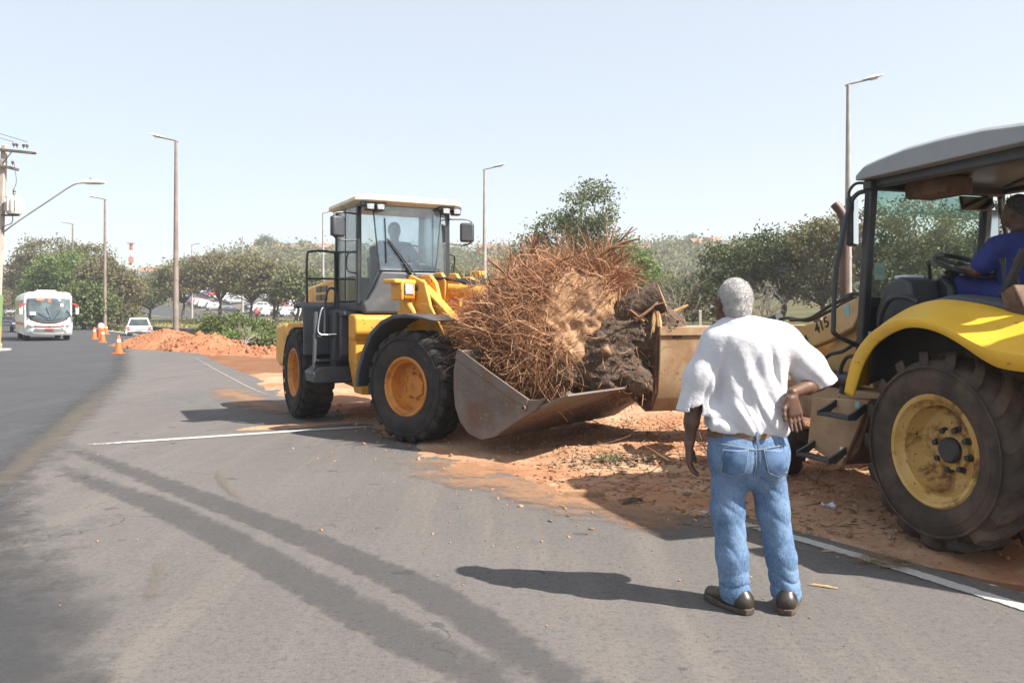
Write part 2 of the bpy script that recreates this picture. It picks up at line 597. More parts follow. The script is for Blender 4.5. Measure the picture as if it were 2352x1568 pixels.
def asphalt_mat(name, a, b, dark, spots, seam=False):
    m, nt, out = new_mat(name)
    co = coords(nt)
    c = mixc(nt, ramp(nt, noise(nt, co, 0.35, 7, .6), .35, .68), a, b)
    # long dusty streaks along the lane
    mp = nt.nodes.new("ShaderNodeMapping")
    mp.inputs["Rotation"].default_value = (0, 0, math.radians(-30))
    mp.inputs["Scale"].default_value = (3.2, .22, 1)
    nt.links.new(co, mp.inputs[0])
    c = mixc(nt, ramp(nt, noise(nt, mp.outputs[0], 1.0, 7, .65), .46, .72, 0, .7), c, (b[0]*1.28, b[1]*1.24, b[2]*1.17))
    c = mixc(nt, ramp(nt, noise(nt, co, 1.4, 8, .7), .52, .75, 0, .65), c, dark)
    # aggregate
    ag = noise(nt, co, 120, 4, .85)
    c = mixc(nt, ramp(nt, ag, .54, .68, 0, .75), c, (a[0]*2.3, a[1]*2.2, a[2]*2.05))
    c = mixc(nt, ramp(nt, ag, .30, .46, .8, 0), c, (a[0]*.28, a[1]*.28, a[2]*.30))
    mt = noise(nt, co, 17, 7, .8)
    c = mixc(nt, ramp(nt, mt, .36, .50, .4, 0), c, (a[0]*.62, a[1]*.62, a[2]*.64))
    c = mixc(nt, ramp(nt, mt, .52, .66, 0, .35), c, (a[0]*1.35, a[1]*1.32, a[2]*1.27))
    nz = noise(nt, co, 34, 5, .8)
    c = mixc(nt, ramp(nt, nz, .34, .5, .5, 0), c, (a[0]*.5, a[1]*.5, a[2]*.5))
    c = mixc(nt, ramp(nt, nz, .55, .68, 0, .4), c, (a[0]*1.6, a[1]*1.55, a[2]*1.5))
    # fine broken cracks
    vc = nt.nodes.new("ShaderNodeTexVoronoi"); vc.feature = 'DISTANCE_TO_EDGE'
    vc.inputs["Scale"].default_value = .55
    nw = nt.nodes.new("ShaderNodeTexNoise"); nw.inputs["Scale"].default_value = 1.6; nw.inputs["Detail"].default_value = 6
    nt.links.new(co, nw.inputs[0])
    sw = nt.nodes.new("ShaderNodeVectorMath"); sw.operation = 'SCALE'; sw.inputs["Scale"].default_value = 1.1
    nt.links.new(nw.outputs["Color"], sw.inputs[0])
    aw = nt.nodes.new("ShaderNodeVectorMath"); aw.operation = 'ADD'
    nt.links.new(co, aw.inputs[0]); nt.links.new(sw.outputs[0], aw.inputs[1]); nt.links.new(aw.outputs[0], vc.inputs["Vector"])
    ck = math_n(nt, 'MULTIPLY', ramp(nt, vc.outputs["Distance"], .0025, .006, .6, 0), ramp(nt, noise(nt, co, .45, 3), .50, .60))
    c = mixc(nt, ck, c, (a[0]*.35, a[1]*.35, a[2]*.36))
    if spots:
        v = nt.nodes.new("ShaderNodeTexVoronoi")
        v.inputs["Scale"].default_value = 3.6
        v.inputs["Randomness"].default_value = 1.0
        wv = nt.nodes.new("ShaderNodeVectorMath"); wv.operation = 'ADD'
        nn = nt.nodes.new("ShaderNodeTexNoise"); nn.inputs["Scale"].default_value = 9
        nt.links.new(co, nn.inputs[0])
        ms = nt.nodes.new("ShaderNodeVectorMath"); ms.operation = 'SCALE'; ms.inputs["Scale"].default_value = .16
        nt.links.new(nn.outputs["Color"], ms.inputs[0])
        nt.links.new(co, wv.inputs[0]); nt.links.new(ms.outputs[0], wv.inputs[1])
        nt.links.new(wv.outputs[0], v.inputs["Vector"])
        sepc = nt.nodes.new("ShaderNodeSeparateColor"); nt.links.new(v.outputs["Color"], sepc.inputs[0])
        thr = math_n(nt, 'MULTIPLY', math_n(nt, 'POWER', sepc.outputs[0], 2.5), .21)
        k = math_n(nt, 'SUBTRACT', thr, v.outputs["Distance"])
        c = mixc(nt, ramp(nt, k, 0.0, .03, 0, .6), c, K((.075, .074, .082)))
    sh = bsdf(nt, None if seam else out, c, ramp(nt, noise(nt, co, 2, 5), .3, .7, .78, .95), 0, bump_n(nt, ag, .35, .004), .3)
    if seam:       # thin surfacing that breaks up along its worn edge
        at = nt.nodes.new("ShaderNodeAttribute"); at.attribute_name = "edge"
        f = math_n(nt, 'ADD', at.outputs["Fac"], math_n(nt, 'MULTIPLY', math_n(nt, 'SUBTRACT', noise(nt, co, 3.0, 8, .75), .5), 1.3))
        f = math_n(nt, 'MULTIPLY', ramp(nt, f, .05, .85), ramp(nt, math_n(nt, 'ADD', at.outputs["Fac"], noise(nt, co, 90, 3, .8)), .42, .62, .3, 1))
        t = nt.nodes.new("ShaderNodeBsdfTransparent"); mx = nt.nodes.new("ShaderNodeMixShader")
        nt.links.new(f, mx.inputs[0]); nt.links.new(t.outputs[0], mx.inputs[1]); nt.links.new(sh, mx.inputs[2])
        nt.links.new(mx.outputs[0], out.inputs["Surface"])
asphalt_mat("asphalt_old", K((0.183, 0.168, 0.160)), K((0.220, 0.200, 0.187)), K((0.126, 0.120, 0.121)), True)
asphalt_mat("asphalt_new", K((0.088, 0.091, 0.101)), K((0.108, 0.108, 0.114)), K((0.071, 0.074, 0.082)), False)
asphalt_mat("asphalt_lane", K((0.088, 0.091, 0.101)), K((0.108, 0.108, 0.114)), K((0.071, 0.074, 0.082)), False, True)

def decal(name, col, lo, hi, amount, nscale=14, col2=None, streak=None, rough=.85):
    """worn film on the asphalt; cover falls off towards the strip's edge (attribute 'edge') and through noise"""
    m, nt, out = new_mat(name)
    co = coords(nt)
    at = nt.nodes.new("ShaderNodeAttribute"); at.attribute_name = "edge"
    n = noise(nt, co, nscale, 8, .7)
    f = math_n(nt, 'ADD', math_n(nt, 'MULTIPLY', at.outputs["Fac"], .6), n)
    f = ramp(nt, f, lo, hi, 0, amount)
    g = ramp(nt, noise(nt, co, 160, 3, .8), .36, .5, .35, 1)
    f = math_n(nt, 'MULTIPLY', f, g)
    d = bsdf(nt, None, col if col2 is None else mixc(nt, noise(nt, co, 30, 4), col, col2), rough, 0, None, .3)
    t = nt.nodes.new("ShaderNodeBsdfTransparent")
    mx = nt.nodes.new("ShaderNodeMixShader")
    nt.links.new(f, mx.inputs[0]); nt.links.new(t.outputs[0], mx.inputs[1]); nt.links.new(d, mx.inputs[2])
    nt.links.new(mx.outputs[0], out.inputs["Surface"])
decal("tyre_rubber", K((.105, .106, .115)), .64, .86, .40, 8)
decal("paint_white", K((0.837, 0.810, 0.756)), .50, .70, .85, 11)
decal("paint_solid", K((0.891, 0.851, 0.783)), .50, .74, .9, 16)
decal("dust_ochre", K((.29, .245, .19)), .60, 1.1, .45, 5)
decal("dust_sand", K((0.580, 0.362, 0.217)), .72, 1.15, .75, 2.5, K((0.493, 0.246, 0.131)))
decal("fresh_tar", K((.12, .122, .132)), .70, 1.05, .40, 2.5)
decal("paint_faint", K((.60, .56, .50)), .72, .98, .7, 6)

# ------------------------------------------------------------------ terrain
EDGE_S = [-60, 0, 15, 26, 40, 51, 65, 81, 106, 129, 150, 167, 230]
EDGE_R = [5.0, 4.8, 4.35, 4.9, 6.0, 6.2, 5.45, 4.6, 3.0, 1.3, -.9, -2.5, -9]
LEFT_S = [-60, 18, 25, 45, 60, 90, 130, 167, 230]
LEFT_N = [-14, -14, -1.0, -1.2, -2.2, -5, -8.6, -13, -21]
NEW_S = [-60, 3.5, 8.8, 12.7, 22.8, 39, 50, 70, 230]
NEW_N = [-.4, 0.02, -.2, .38, 1.95, 3.4, 5.5, 20, 20]
HILL_A = np.array([-.9, -.62, -.55, -.46, -.40, -.33, -.25, -.15, 0, .1, .2, .25, .4, .9])
HILL_P = np.array([628, 642, 655, 655, 628, 602, 594, 594, 590, 588, 582, 584, 600, 600])
def sn(x, y):
    return -.5 * x + .866 * y, .866 * x + .5 * y
def xy(s, n):
    return -.5 * s + .866 * n, .866 * s + .5 * n
def rise(s):
    return 0.00009 * np.clip(s - 60, 0, 150) ** 2
def ground(x, y):
    x = np.asarray(x, float); y = np.asarray(y, float)
    n2 = .812 * x + .584 * y
    s, n = sn(x, y)
    er = np.interp(s, EDGE_S, EDGE_R)
    z = rise(s) * (1 - sstep(n2, 14, 22))
    canal = sstep(n2, 12.2, 14.6) * (1 - sstep(n2, 19.9, 21.2)) * (1 - sstep(y, 72, 88)) * sstep(y, -40, -10)
    z = z - 2.4 * canal
    z = z + 0.08 * sstep(n2, 19.9, 21.2) + .60 * sstep(n2, 20, 29) + 2.3 * sstep(n2, 37, 78)
    a = x / np.maximum(y, 30)
    hz = (718 - np.interp(a, HILL_A, HILL_P)) * 285 / 1907 - 1.5
    z = z + np.maximum(hz, 0) * sstep(y + .25 * np.abs(x), 150, 285) * (y > 0)
    z = z + .06 * wob(x, y, 0 * x, .25) * sstep(n, er + 6, er + 14) 
    z = z - .035
    return z
def G(x, y):
    return float(ground(x, y))

def grid_mesh(name, X, Y, Z, mat):
    nx, ny = X.shape
    i = np.arange(nx * ny).reshape(nx, ny)
    Q = np.stack([i[:-1, :-1], i[1:, :-1], i[1:, 1:], i[:-1, 1:]], -1).reshape(-1, 4)
    return fast_mesh(name, np.stack([X, Y, Z], -1).reshape(-1, 3), Q)

ux = np.concatenate([-np.geomspace(60, 700, 34)[::-1], np.arange(-58, 60, 1.0), np.geomspace(60, 700, 34)])
uy = np.concatenate([-np.geomspace(20, 120, 8)[::-1], np.arange(-18, 110, .8), np.geomspace(110, 900, 60)])
X, Y = np.meshgrid(ux, uy, indexing='ij')
Z = ground(X, Y)
me = grid_mesh("ground", X, Y, Z, None)
n2 = .812 * X + .584 * Y
s_, n_ = sn(X, Y)
er = np.interp(s_, EDGE_S, EDGE_R)
soil = (1 - sstep(n_, er + 5, er + 10)) * (1 - sstep(s_, 42, 60)) * (n_ > -2) + .35 * (n_ < -1) * (Y < 45)
wall = .7 * sstep(n2, 14.5, 15.5) * (1 - sstep(n2, 20.3, 20.8)) * (Y < 88)
ca = me.color_attributes.new("mask", 'FLOAT_COLOR', 'POINT')
col = np.stack([soil, np.clip(wall, 0, 1), 0 * soil, 1 + 0 * soil], -1).reshape(-1, 4).astype(np.float32)
ca.data.foreach_set("color", col.ravel())
tag(link("ground", me, "ground", smooth=180), kind="structure")

# roads
def road(name, mat, ss, left, right, m, dz, parent=None, fx=xy):
    R = np.linspace(0, 1, m)
    S = np.repeat(np.asarray(ss)[:, None], m, 1)
    L = np.asarray(left)[:, None]; Rr = np.asarray(right)[:, None]
    Nn = L + (Rr - L) * R[None]
    Xr, Yr = fx(S, Nn)
    Zr = rise(S) + dz
    me = grid_mesh(name, Xr, Yr, Zr, None)
    return tag(link(name, me, mat, parent, smooth=180), kind=None if parent else "structure")
ss = np.concatenate([np.arange(-60, 0, 1.0), np.arange(0, 28, .08), np.arange(28, 60, 1.0), np.arange(60, 231, 3.0)])
road("road", "asphalt_old", ss, np.interp(ss, LEFT_S, LEFT_N), np.interp(ss, EDGE_S, EDGE_R), 12, 0.0)
nb = np.minimum(np.interp(ss, NEW_S, NEW_N), np.interp(ss, EDGE_S, EDGE_R) - .01)
nb = np.where(ss > 50, np.interp(ss, EDGE_S, EDGE_R) - .02, nb + .45)
lane = road("resurfaced_lane", "asphalt_lane", ss, np.interp(ss, LEFT_S, LEFT_N) + .02, nb, 60, 0.004)
Ln = np.interp(ss, LEFT_S, LEFT_N) + .02
dist = (nb - Ln)[:, None] * (1 - np.linspace(0, 1, 60))[None]
ed = np.where(ss[:, None] > 48, 1.5, np.clip(dist / 1.1, 0, 1.5)).astype(np.float32)
at_ = lane.data.attributes.new("edge", 'FLOAT', 'POINT')
at_.data.foreach_set("value", ed.ravel())
# far road across the canal (its line is straight in its own axis)
def xy2(s, n):
    return -.584 * s + .812 * n, .812 * s + .584 * n
s2 = np.arange(-40, 260, 4.0)
N2 = np.linspace(33.8, 42.5, 7)
S2, NN2 = np.meshgrid(s2, N2, indexing='ij')
X2, Y2 = xy2(S2, NN2)
tag(link("far_road", grid_mesh("far_road", X2, Y2, ground(X2, Y2) + .05, None), "asphalt_new", smooth=180), kind="structure")
S2, NN2 = np.meshgrid(np.arange(70, 290, 4.0), np.linspace(44, 70, 12), indexing='ij')
X2, Y2 = xy2(S2, NN2)
tag(link("parking_ground", grid_mesh("parking_ground", X2, Y2, ground(X2, Y2) + .05, None), "asphalt_old", smooth=180), kind="structure")

# kerbs: real steps
def kerb(name, pts, w, h, mat, label):
    mb = MB()
    P = [Vector(p) for p in pts]
    rings = []
    for i, p in enumerate(P):
        t = (P[min(i+1, len(P)-1)] - P[max(i-1, 0)]); t.z = 0; t.normalize()
        q = Vector((t.y, -t.x, 0))
        rings.append([p + Vector((0, 0, -.1)), p + Vector((0, 0, h)), p + q * w + Vector((0, 0, h)), p + q * w + Vector((0, 0, -.1))])
    mb.loft(rings)
    return tag(mb.build(name, mat, smooth=30), label, "kerb", kind="structure")
surf("kerb_white", (.62, .60, .55), (.45, .42, .37), 3, rough=.9, dirt=(.3, .2, .13), dscale=1.5)
surf("concrete", (.40, .37, .33), (.30, .28, .25), 3, rough=.9, bump=.3)
ks = np.arange(44, 220, 2.0)
kn = np.interp(ks, EDGE_S, EDGE_R)
kx, ky = xy(ks, kn)
kerb("kerb_right", [(a, b, float(rise(c))) for a, b, c in zip(kx, ky, ks)], .16, .13, "kerb_white", "white painted kerb along the right side of the curving road")
ks = np.arange(26, 220, 2.0)
kn = np.interp(ks, LEFT_S, LEFT_N) - .16
kx, ky = xy(ks, kn)
kerb("kerb_left", [(a, b, float(rise(c))) for a, b, c in zip(kx, ky, ks)], .16, .10, "concrete", "grey kerb on the bus side of the road")
k2 = np.arange(-20, 240, 4.0)
kx, ky = xy2(k2, np.full_like(k2, 33.5))
kerb("kerb_far", [(a, b, G(a, b) + .03) for a, b in zip(kx, ky)], .2, .16, "kerb_white", "pale kerb of the far road behind the canal trees")

surf("canal_stone", K((.30, .25, .21)), K((.18, .15, .125)), 1.5, rough=.9, dirt=K((.08, .07, .06)), dscale=.8, bump=.5, bscale=6, bdist=.05)
w2 = np.arange(-10, 104, 2.0)
wx, wy = xy2(w2, np.full_like(w2, 19.9))
wm = MB()
wm.loft([[(a, b, -3.2), (a, b, min(.12, G(a + .812 * 1.5, b + .584 * 1.5) + .1)), (a + .812 * .9, b + .584 * .9, min(.12, G(a + .812 * 1.5, b + .584 * 1.5) + .1)), (a + .812 * .9, b + .584 * .9, -3.2)] for a, b in zip(wx, wy)])
tag(wm.build("canal_wall", "canal_stone", smooth=30), "dark stone wall of the canal below the grassy bank", "wall")

# worn marks on the asphalt, each a thin film of its own
def strip(name, pts, w, z, mat, label, cat, k=6, seg=6, group=None):
    P = smooth_path([(p[0], p[1], z) for p in pts], k)
    W = w if isinstance(w, (list, tuple)) else [w, w]
    V, E = [], []
    for i, p in enumerate(P):
        t = (P[min(i+1, len(P)-1)] - P[max(i-1, 0)]).normalized()
        q = Vector((t.y, -t.x, 0))
        ww = W[0] + (W[1] - W[0]) * i / (len(P) - 1)
        ends = min(1.0, 3.0 * min(i, len(P) - 1 - i) / len(P) + .15)
        for j in range(seg + 1):
            u = j / seg * 2 - 1
            V.append(p + q * (u * ww / 2))
            E.append((1 - abs(u)) ** .6 * ends)
    n = seg + 1
    F = [(i*n+j, i*n+j+1, (i+1)*n+j+1, (i+1)*n+j) for i in range(len(P)-1) for j in range(seg)]
    me = fast_mesh(name, np.array([tuple(v) for v in V]), np.array(F))
    a = me.attributes.new("edge", 'FLOAT', 'POINT')
    a.data.foreach_set("value", np.array(E, np.float32))
    o = link(name, me, mat)
    return tag(o, label, cat, group, "structure")
strip("tyre_track", [(-5.3, 9.8), (-4.86, 9.26), (-2.97, 7.31), (-1.74, 6.03), (-.86, 5.05), (-.29, 4.34), (0, 3.83), (.4, 3.2), (1.0, 2.0)], .36, .009, "tyre_rubber", "dark tyre track across the old asphalt, running to the end of the white cross line", "tyre track")
strip("tyre_track", [(-4.9, 8.9), (-4.03, 7.79), (-2.91, 6.72), (-2.17, 5.91), (-1.19, 4.76), (-.46, 3.88), (-.05, 3.4), (.5, 2.4)], .38, .012, "tyre_rubber", "second dark tyre track beside the first, on the side of the resurfaced lane", "tyre track")
strip("cross_line", [(-4.94, 9.66), (-4.0, 10.15), (-3.0, 10.68), (-2.29, 11.04), (-1.75, 11.28)], .17, .008, "paint_solid", "white painted line crossing the road to the front wheel of the wheel loader", "road marking")
strip("edge_line", [(1.30, 6.72), (1.73, 5.97), (1.96, 5.62), (2.24, 5.15), (2.5, 4.66), (2.67, 4.33), (3.4, 2.9), (4.2, 1.4)], .12, .008, "paint_solid", "white edge line passing the big rear wheel of the backhoe", "road marking")
strip("edge_line", [(-14.5, 36), (-9.29, 25.1), (-6.63, 19.58), (-5.01, 16.32), (-3.6, 14.0)], .08, .008, "paint_faint", "thin worn white edge line beside the soil behind the wheel loader", "road marking")
strip("worn_line", [(-10.3, 21.8), (-9.3, 22.5), (-7.6, 23.6)], .10, .009, "paint_faint", "worn thin white line across the road beyond the wheel loader", "road marking")
strip("worn_line", [(-11.4, 26.1), (-10.3, 26.7), (-8.6, 27.8)], .10, .009, "dust_sand", "sandy worn line across the road just before the soil heaps", "road marking")
strip("dust_band", [(-4.2, 6.2), (-4.62, 7.49), (-5.16, 8.98), (-6.03, 11.21), (-7.47, 14.91), (-10.07, 21.44)], [.30, .55], .008, "dust_ochre", "ochre dust band along the seam of the resurfaced lane", "dust band")
strip("chalk_smear", [(-2.98, 8.4), (-2.6, 7.5), (-2.2, 6.75)], .13, .015, "dust_ochre", "pale chalky smear between the tyre tracks and the white cross line", "smear")
strip("chalk_smear", [(-2.22, 5.3), (-2.05, 4.8), (-1.9, 4.3)], .10, .015, "dust_ochre", "pale smear on the asphalt between the tar patch and the tyre tracks", "smear")
strip("dust_fan", [(-1.6, 9.2), (-.6, 8.2), (.2, 7.1), (1.2, 6.1), (2.0, 5.5)], [1.6, 1.0], .016, "dust_sand", "sandy dust spilt over the asphalt edge in front of the loader bucket", "dust")
strip("dust_fan", [(-6.6, 18.4), (-5.2, 15.6), (-3.9, 13.4), (-2.6, 11.6)], [1.2, 1.6], .016, "dust_sand", "sandy dust along the asphalt edge behind the wheel loader", "dust")
strip("tar_patch", [(-2.95, 5.2), (-2.5, 4.4), (-2.15, 3.6), (-1.8, 2.6)], [.9, 1.15], .013, "fresh_tar", "dark fresh tar patch at the border of the resurfaced lane", "patch")

# loose soil lying over the verge and the asphalt edge: a low relief that dips under the asphalt at its rim
xs = np.arange(-7.5, 8.0, .04); ys = np.arange(3.6, 21, .04)
X, Y = np.meshgrid(xs, ys, indexing='ij')
s_, n_ = sn(X, Y)
er = np.interp(s_, [0, 2, 3.2, 4.5, 6, 8, 10, 12.5, 14.2, 17, 20, 30], [6.2, 5.6, 5.25, 4.6, 3.75, 3.7, 3.85, 3.9, 4.0, 4.15, 4.5, 5.2])
q = (n_ - er) + .28 * fbm(X, Y, 0 * X, 1.8, 2, 4)
H = np.clip(q, -1, 1.2) * .055
H = H + np.clip(q, 0, 1) * (.035 * fbm(X, Y, 0 * X, 2.6, 1, 3) + .016 * fbm(X, Y, 0 * X, 11, 4, 4))
H = H + .012 * fbm(X, Y, 0 * X, 8, 3, 3) * (np.abs(q) < .4) - .004
# tongue of red soil between the loader wheels
t2 = ((X + 2.9) * .86 + (Y - 11.35) * .5) / 1.5, (-(X + 2.9) * .5 + (Y - 11.35) * .86) / .28
H = np.maximum(H, .03 - .05 * np.sqrt(t2[0]**2 + t2[1]**2) + .012 * fbm(X, Y, 0 * X, 6, 7, 4))
H = H * (1 - sstep(n_, 8.2, 9.2)) + (ground(X, Y) - .05) * sstep(n_, 8.2, 9.2)
me = grid_mesh("loose_soil", X, Y, H, None)
tag(link("loose_soil", me, "soil", smooth=180), "red and sandy soil spread over the road edge under the machines", "soil", kind="stuff")

HEAPS = []
def heap(name, cx, cy, lx, ly, ang, h, label, seed, bumps, res=.09, mat="soil_heap"):
    u = np.arange(-lx * 1.25, lx * 1.25, res); v = np.arange(-ly * 1.4, ly * 1.4, res)
    U, V = np.meshgrid(u, v, indexing='ij')
    ca_, sa = math.cos(ang), math.sin(ang)
    X = cx + U * ca_ - V * sa; Y = cy + U * sa + V * ca_
    Hh = np.full_like(U, -.2)
    Xw = X + .35 * fbm(X, Y, 0 * X, .9, seed, 3); Yw = Y + .35 * fbm(X, Y, 0 * X, .9, seed + 4, 3)
    Uw = (Xw - cx) * ca_ + (Yw - cy) * sa; Vw = -(Xw - cx) * sa + (Yw - cy) * ca_
    for (bu, bv, br, bh) in bumps:
        rq = ((Uw - bu * lx) / (br * 1.35)) ** 2 + ((Vw - bv * ly) / br) ** 2
        Hh = np.maximum(Hh, bh * h * (1.15 * np.exp(-rq * .9) - .15))
    Hh = Hh + .11 * h * fbm(X, Y, 0 * X, 2.3, seed, 5) * (Hh > -.05) + .05 * fbm(X, Y, 0 * X, 9, seed + 2, 4)
    d = np.maximum(np.abs(U) / lx, np.abs(V) / ly)
    Hh = Hh - 1.2 * np.maximum(d - 1.0, 0) - .06
    Zz = np.maximum(ground(X, Y) - .25, Hh + np.minimum(ground(X, Y) + .035, 0))
    me = grid_mesh(name, X - cx, Y - cy, Zz, None)
    HEAPS.append((X, Y, Zz))
    return tag(link(name, me, mat, smooth=180, loc=(cx, cy, 0)), label, "soil heap")
heap("soil_heap", -15.6, 38.2, 4.6, 2.2, math.radians(-52), .74, "long tall heap of red soil beside the white car and lamp post", 3,
     [(-.55, 0, 1.4, .8), (-.2, .1, 1.8, .98), (.15, -.1, 1.6, .9), (.5, .1, 1.5, .8), (.8, -.1, 1.0, .5)])
heap("soil_heap", -12.4, 34.3, 3.6, 1.7, math.radians(-45), .66, "steep pointed heap of red soil between the long heap and the green bush", 6,
     [(-.5, 0, 1.2, .75), (-.1, .1, 1.3, 1.0), (.3, -.1, 1.2, .65), (.7, 0, .9, .4)])
heap("soil_heap", -8.6, 30.4, 2.6, 1.2, math.radians(-40), .42, "low lumpy heap of red soil in front of the canal bushes", 9,
     [(-.6, 0, .9, .7), (-.1, .2, .8, .95), (.35, -.1, .9, 1.0), (.75, .1, .7, .6)])

# ------------------------------------------------------------------ machine materials
surf("loader_yellow", (.72, .345, .045), (.66, .305, .04), 2, rough=.45, rough2=.85, dirt=(.30, .16, .07), dscale=2.6, dlo=.46, dhi=.82, speck=(.16, .075, .03), sscale=20, slo=.64, shi=.72)
surf("rim_orange", (.56, .215, .028), (.46, .16, .022), 5, rough=.5, rough2=.8, dirt=(.20, .075, .025), dscale=4, dlo=.52, dhi=.75, speck=(.07, .03, .015), sscale=16, slo=.66, shi=.72)
surf("cream_roof", (.70, .60, .45), (.62, .50, .34), 3, rough=.5, dirt=(.38, .25, .13), dscale=2)
surf("dark_plastic", (.048, .052, .060), (.062, .066, .074), 3, rough=.5, rough2=.8, dirt=(.16, .125, .10), dscale=1.4, dlo=.55, dhi=.95)
surf("grey_fascia", (.060, .065, .072), (.075, .08, .086), 3, rough=.5, dirt=(.18, .155, .13), dscale=2, dlo=.5, dhi=.9)
surf("black_metal", (.022, .024, .028), (.035, .037, .04), 4, rough=.42, rough2=.7, dirt=(.10, .08, .065), dscale=3, dlo=.55, dhi=.9)
surf("chrome", (.55, .55, .55), rough=.22, metal=1.0)
surf("worn_steel", (.165, .135, .115), (.12, .093, .078), 2.2, rough=.6, rough2=.9, metal=.15, dirt=(.16, .085, .05), dscale=2.4, dlo=.42, dhi=.72, bump=.25, bscale=22, speck=(.24, .20, .175), sscale=34, slo=.62, shi=.70)
surf("lens_clear", (.42, .43, .45), (.22, .23, .25), 60, rough=.15)
surf("lens_orange", (.70, .13, .01), rough=.2)
surf("lens_red", (.55, .02, .02), rough=.2)
surf("black_ink", (.012, .011, .011), (.03, .025, .02), 20, rough=.6)
surf("hose_rubber", (.02, .02, .021), (.035, .03, .028), 9, rough=.6)
surf("seat_fabric", (.035, .036, .042), rough=.9)
surf("white_cover", (.70, .72, .72), (.6, .62, .62), 4, rough=.5)
glass("cab_glass", (.94, .97, .97), .05, .035, (.55, .62, .66))
glass("windscreen_glass", (.88, .95, .98), .10, .20, (.34, .47, .57))  # bluish diffuse share paints the sky's reflection into the pane
glass("clear_glass", (.80, .88, .86), .08, .10, (.6, .68, .66))
surf("mirror_face", (.6, .63, .66), rough=.08, metal=1.0)

def rubber(name, base, dust, amt):
    m, nt, out = new_mat(name)
    co = coords(nt)
    ge = nt.nodes.new("ShaderNodeNewGeometry")
    f = ramp(nt, noise(nt, co, 2.2, 8, .65, .3), .38, .72, 0, amt)
    c = mixc(nt, f, base, dust)
    c = mixc(nt, ramp(nt, noise(nt, co, 30, 4, .7), .6, .72, 0, .5), c, (base[0]*.6, base[1]*.6, base[2]*.6))
    bsdf(nt, out, c, .85, 0, bump_n(nt, noise(nt, co, 40, 5), .25, .006), .25)
rubber("tyre_loader", (.024, .023, .024), (.085, .066, .052), .65)
rubber("tyre_tread", (.022, .021, .021), (.10, .075, .055), .6)
rubber("tyre_backhoe", (.046, .036, .030), (.14, .092, .064), .95)
rubber("tyre_road", (.02, .02, .021), (.06, .055, .05), .4)

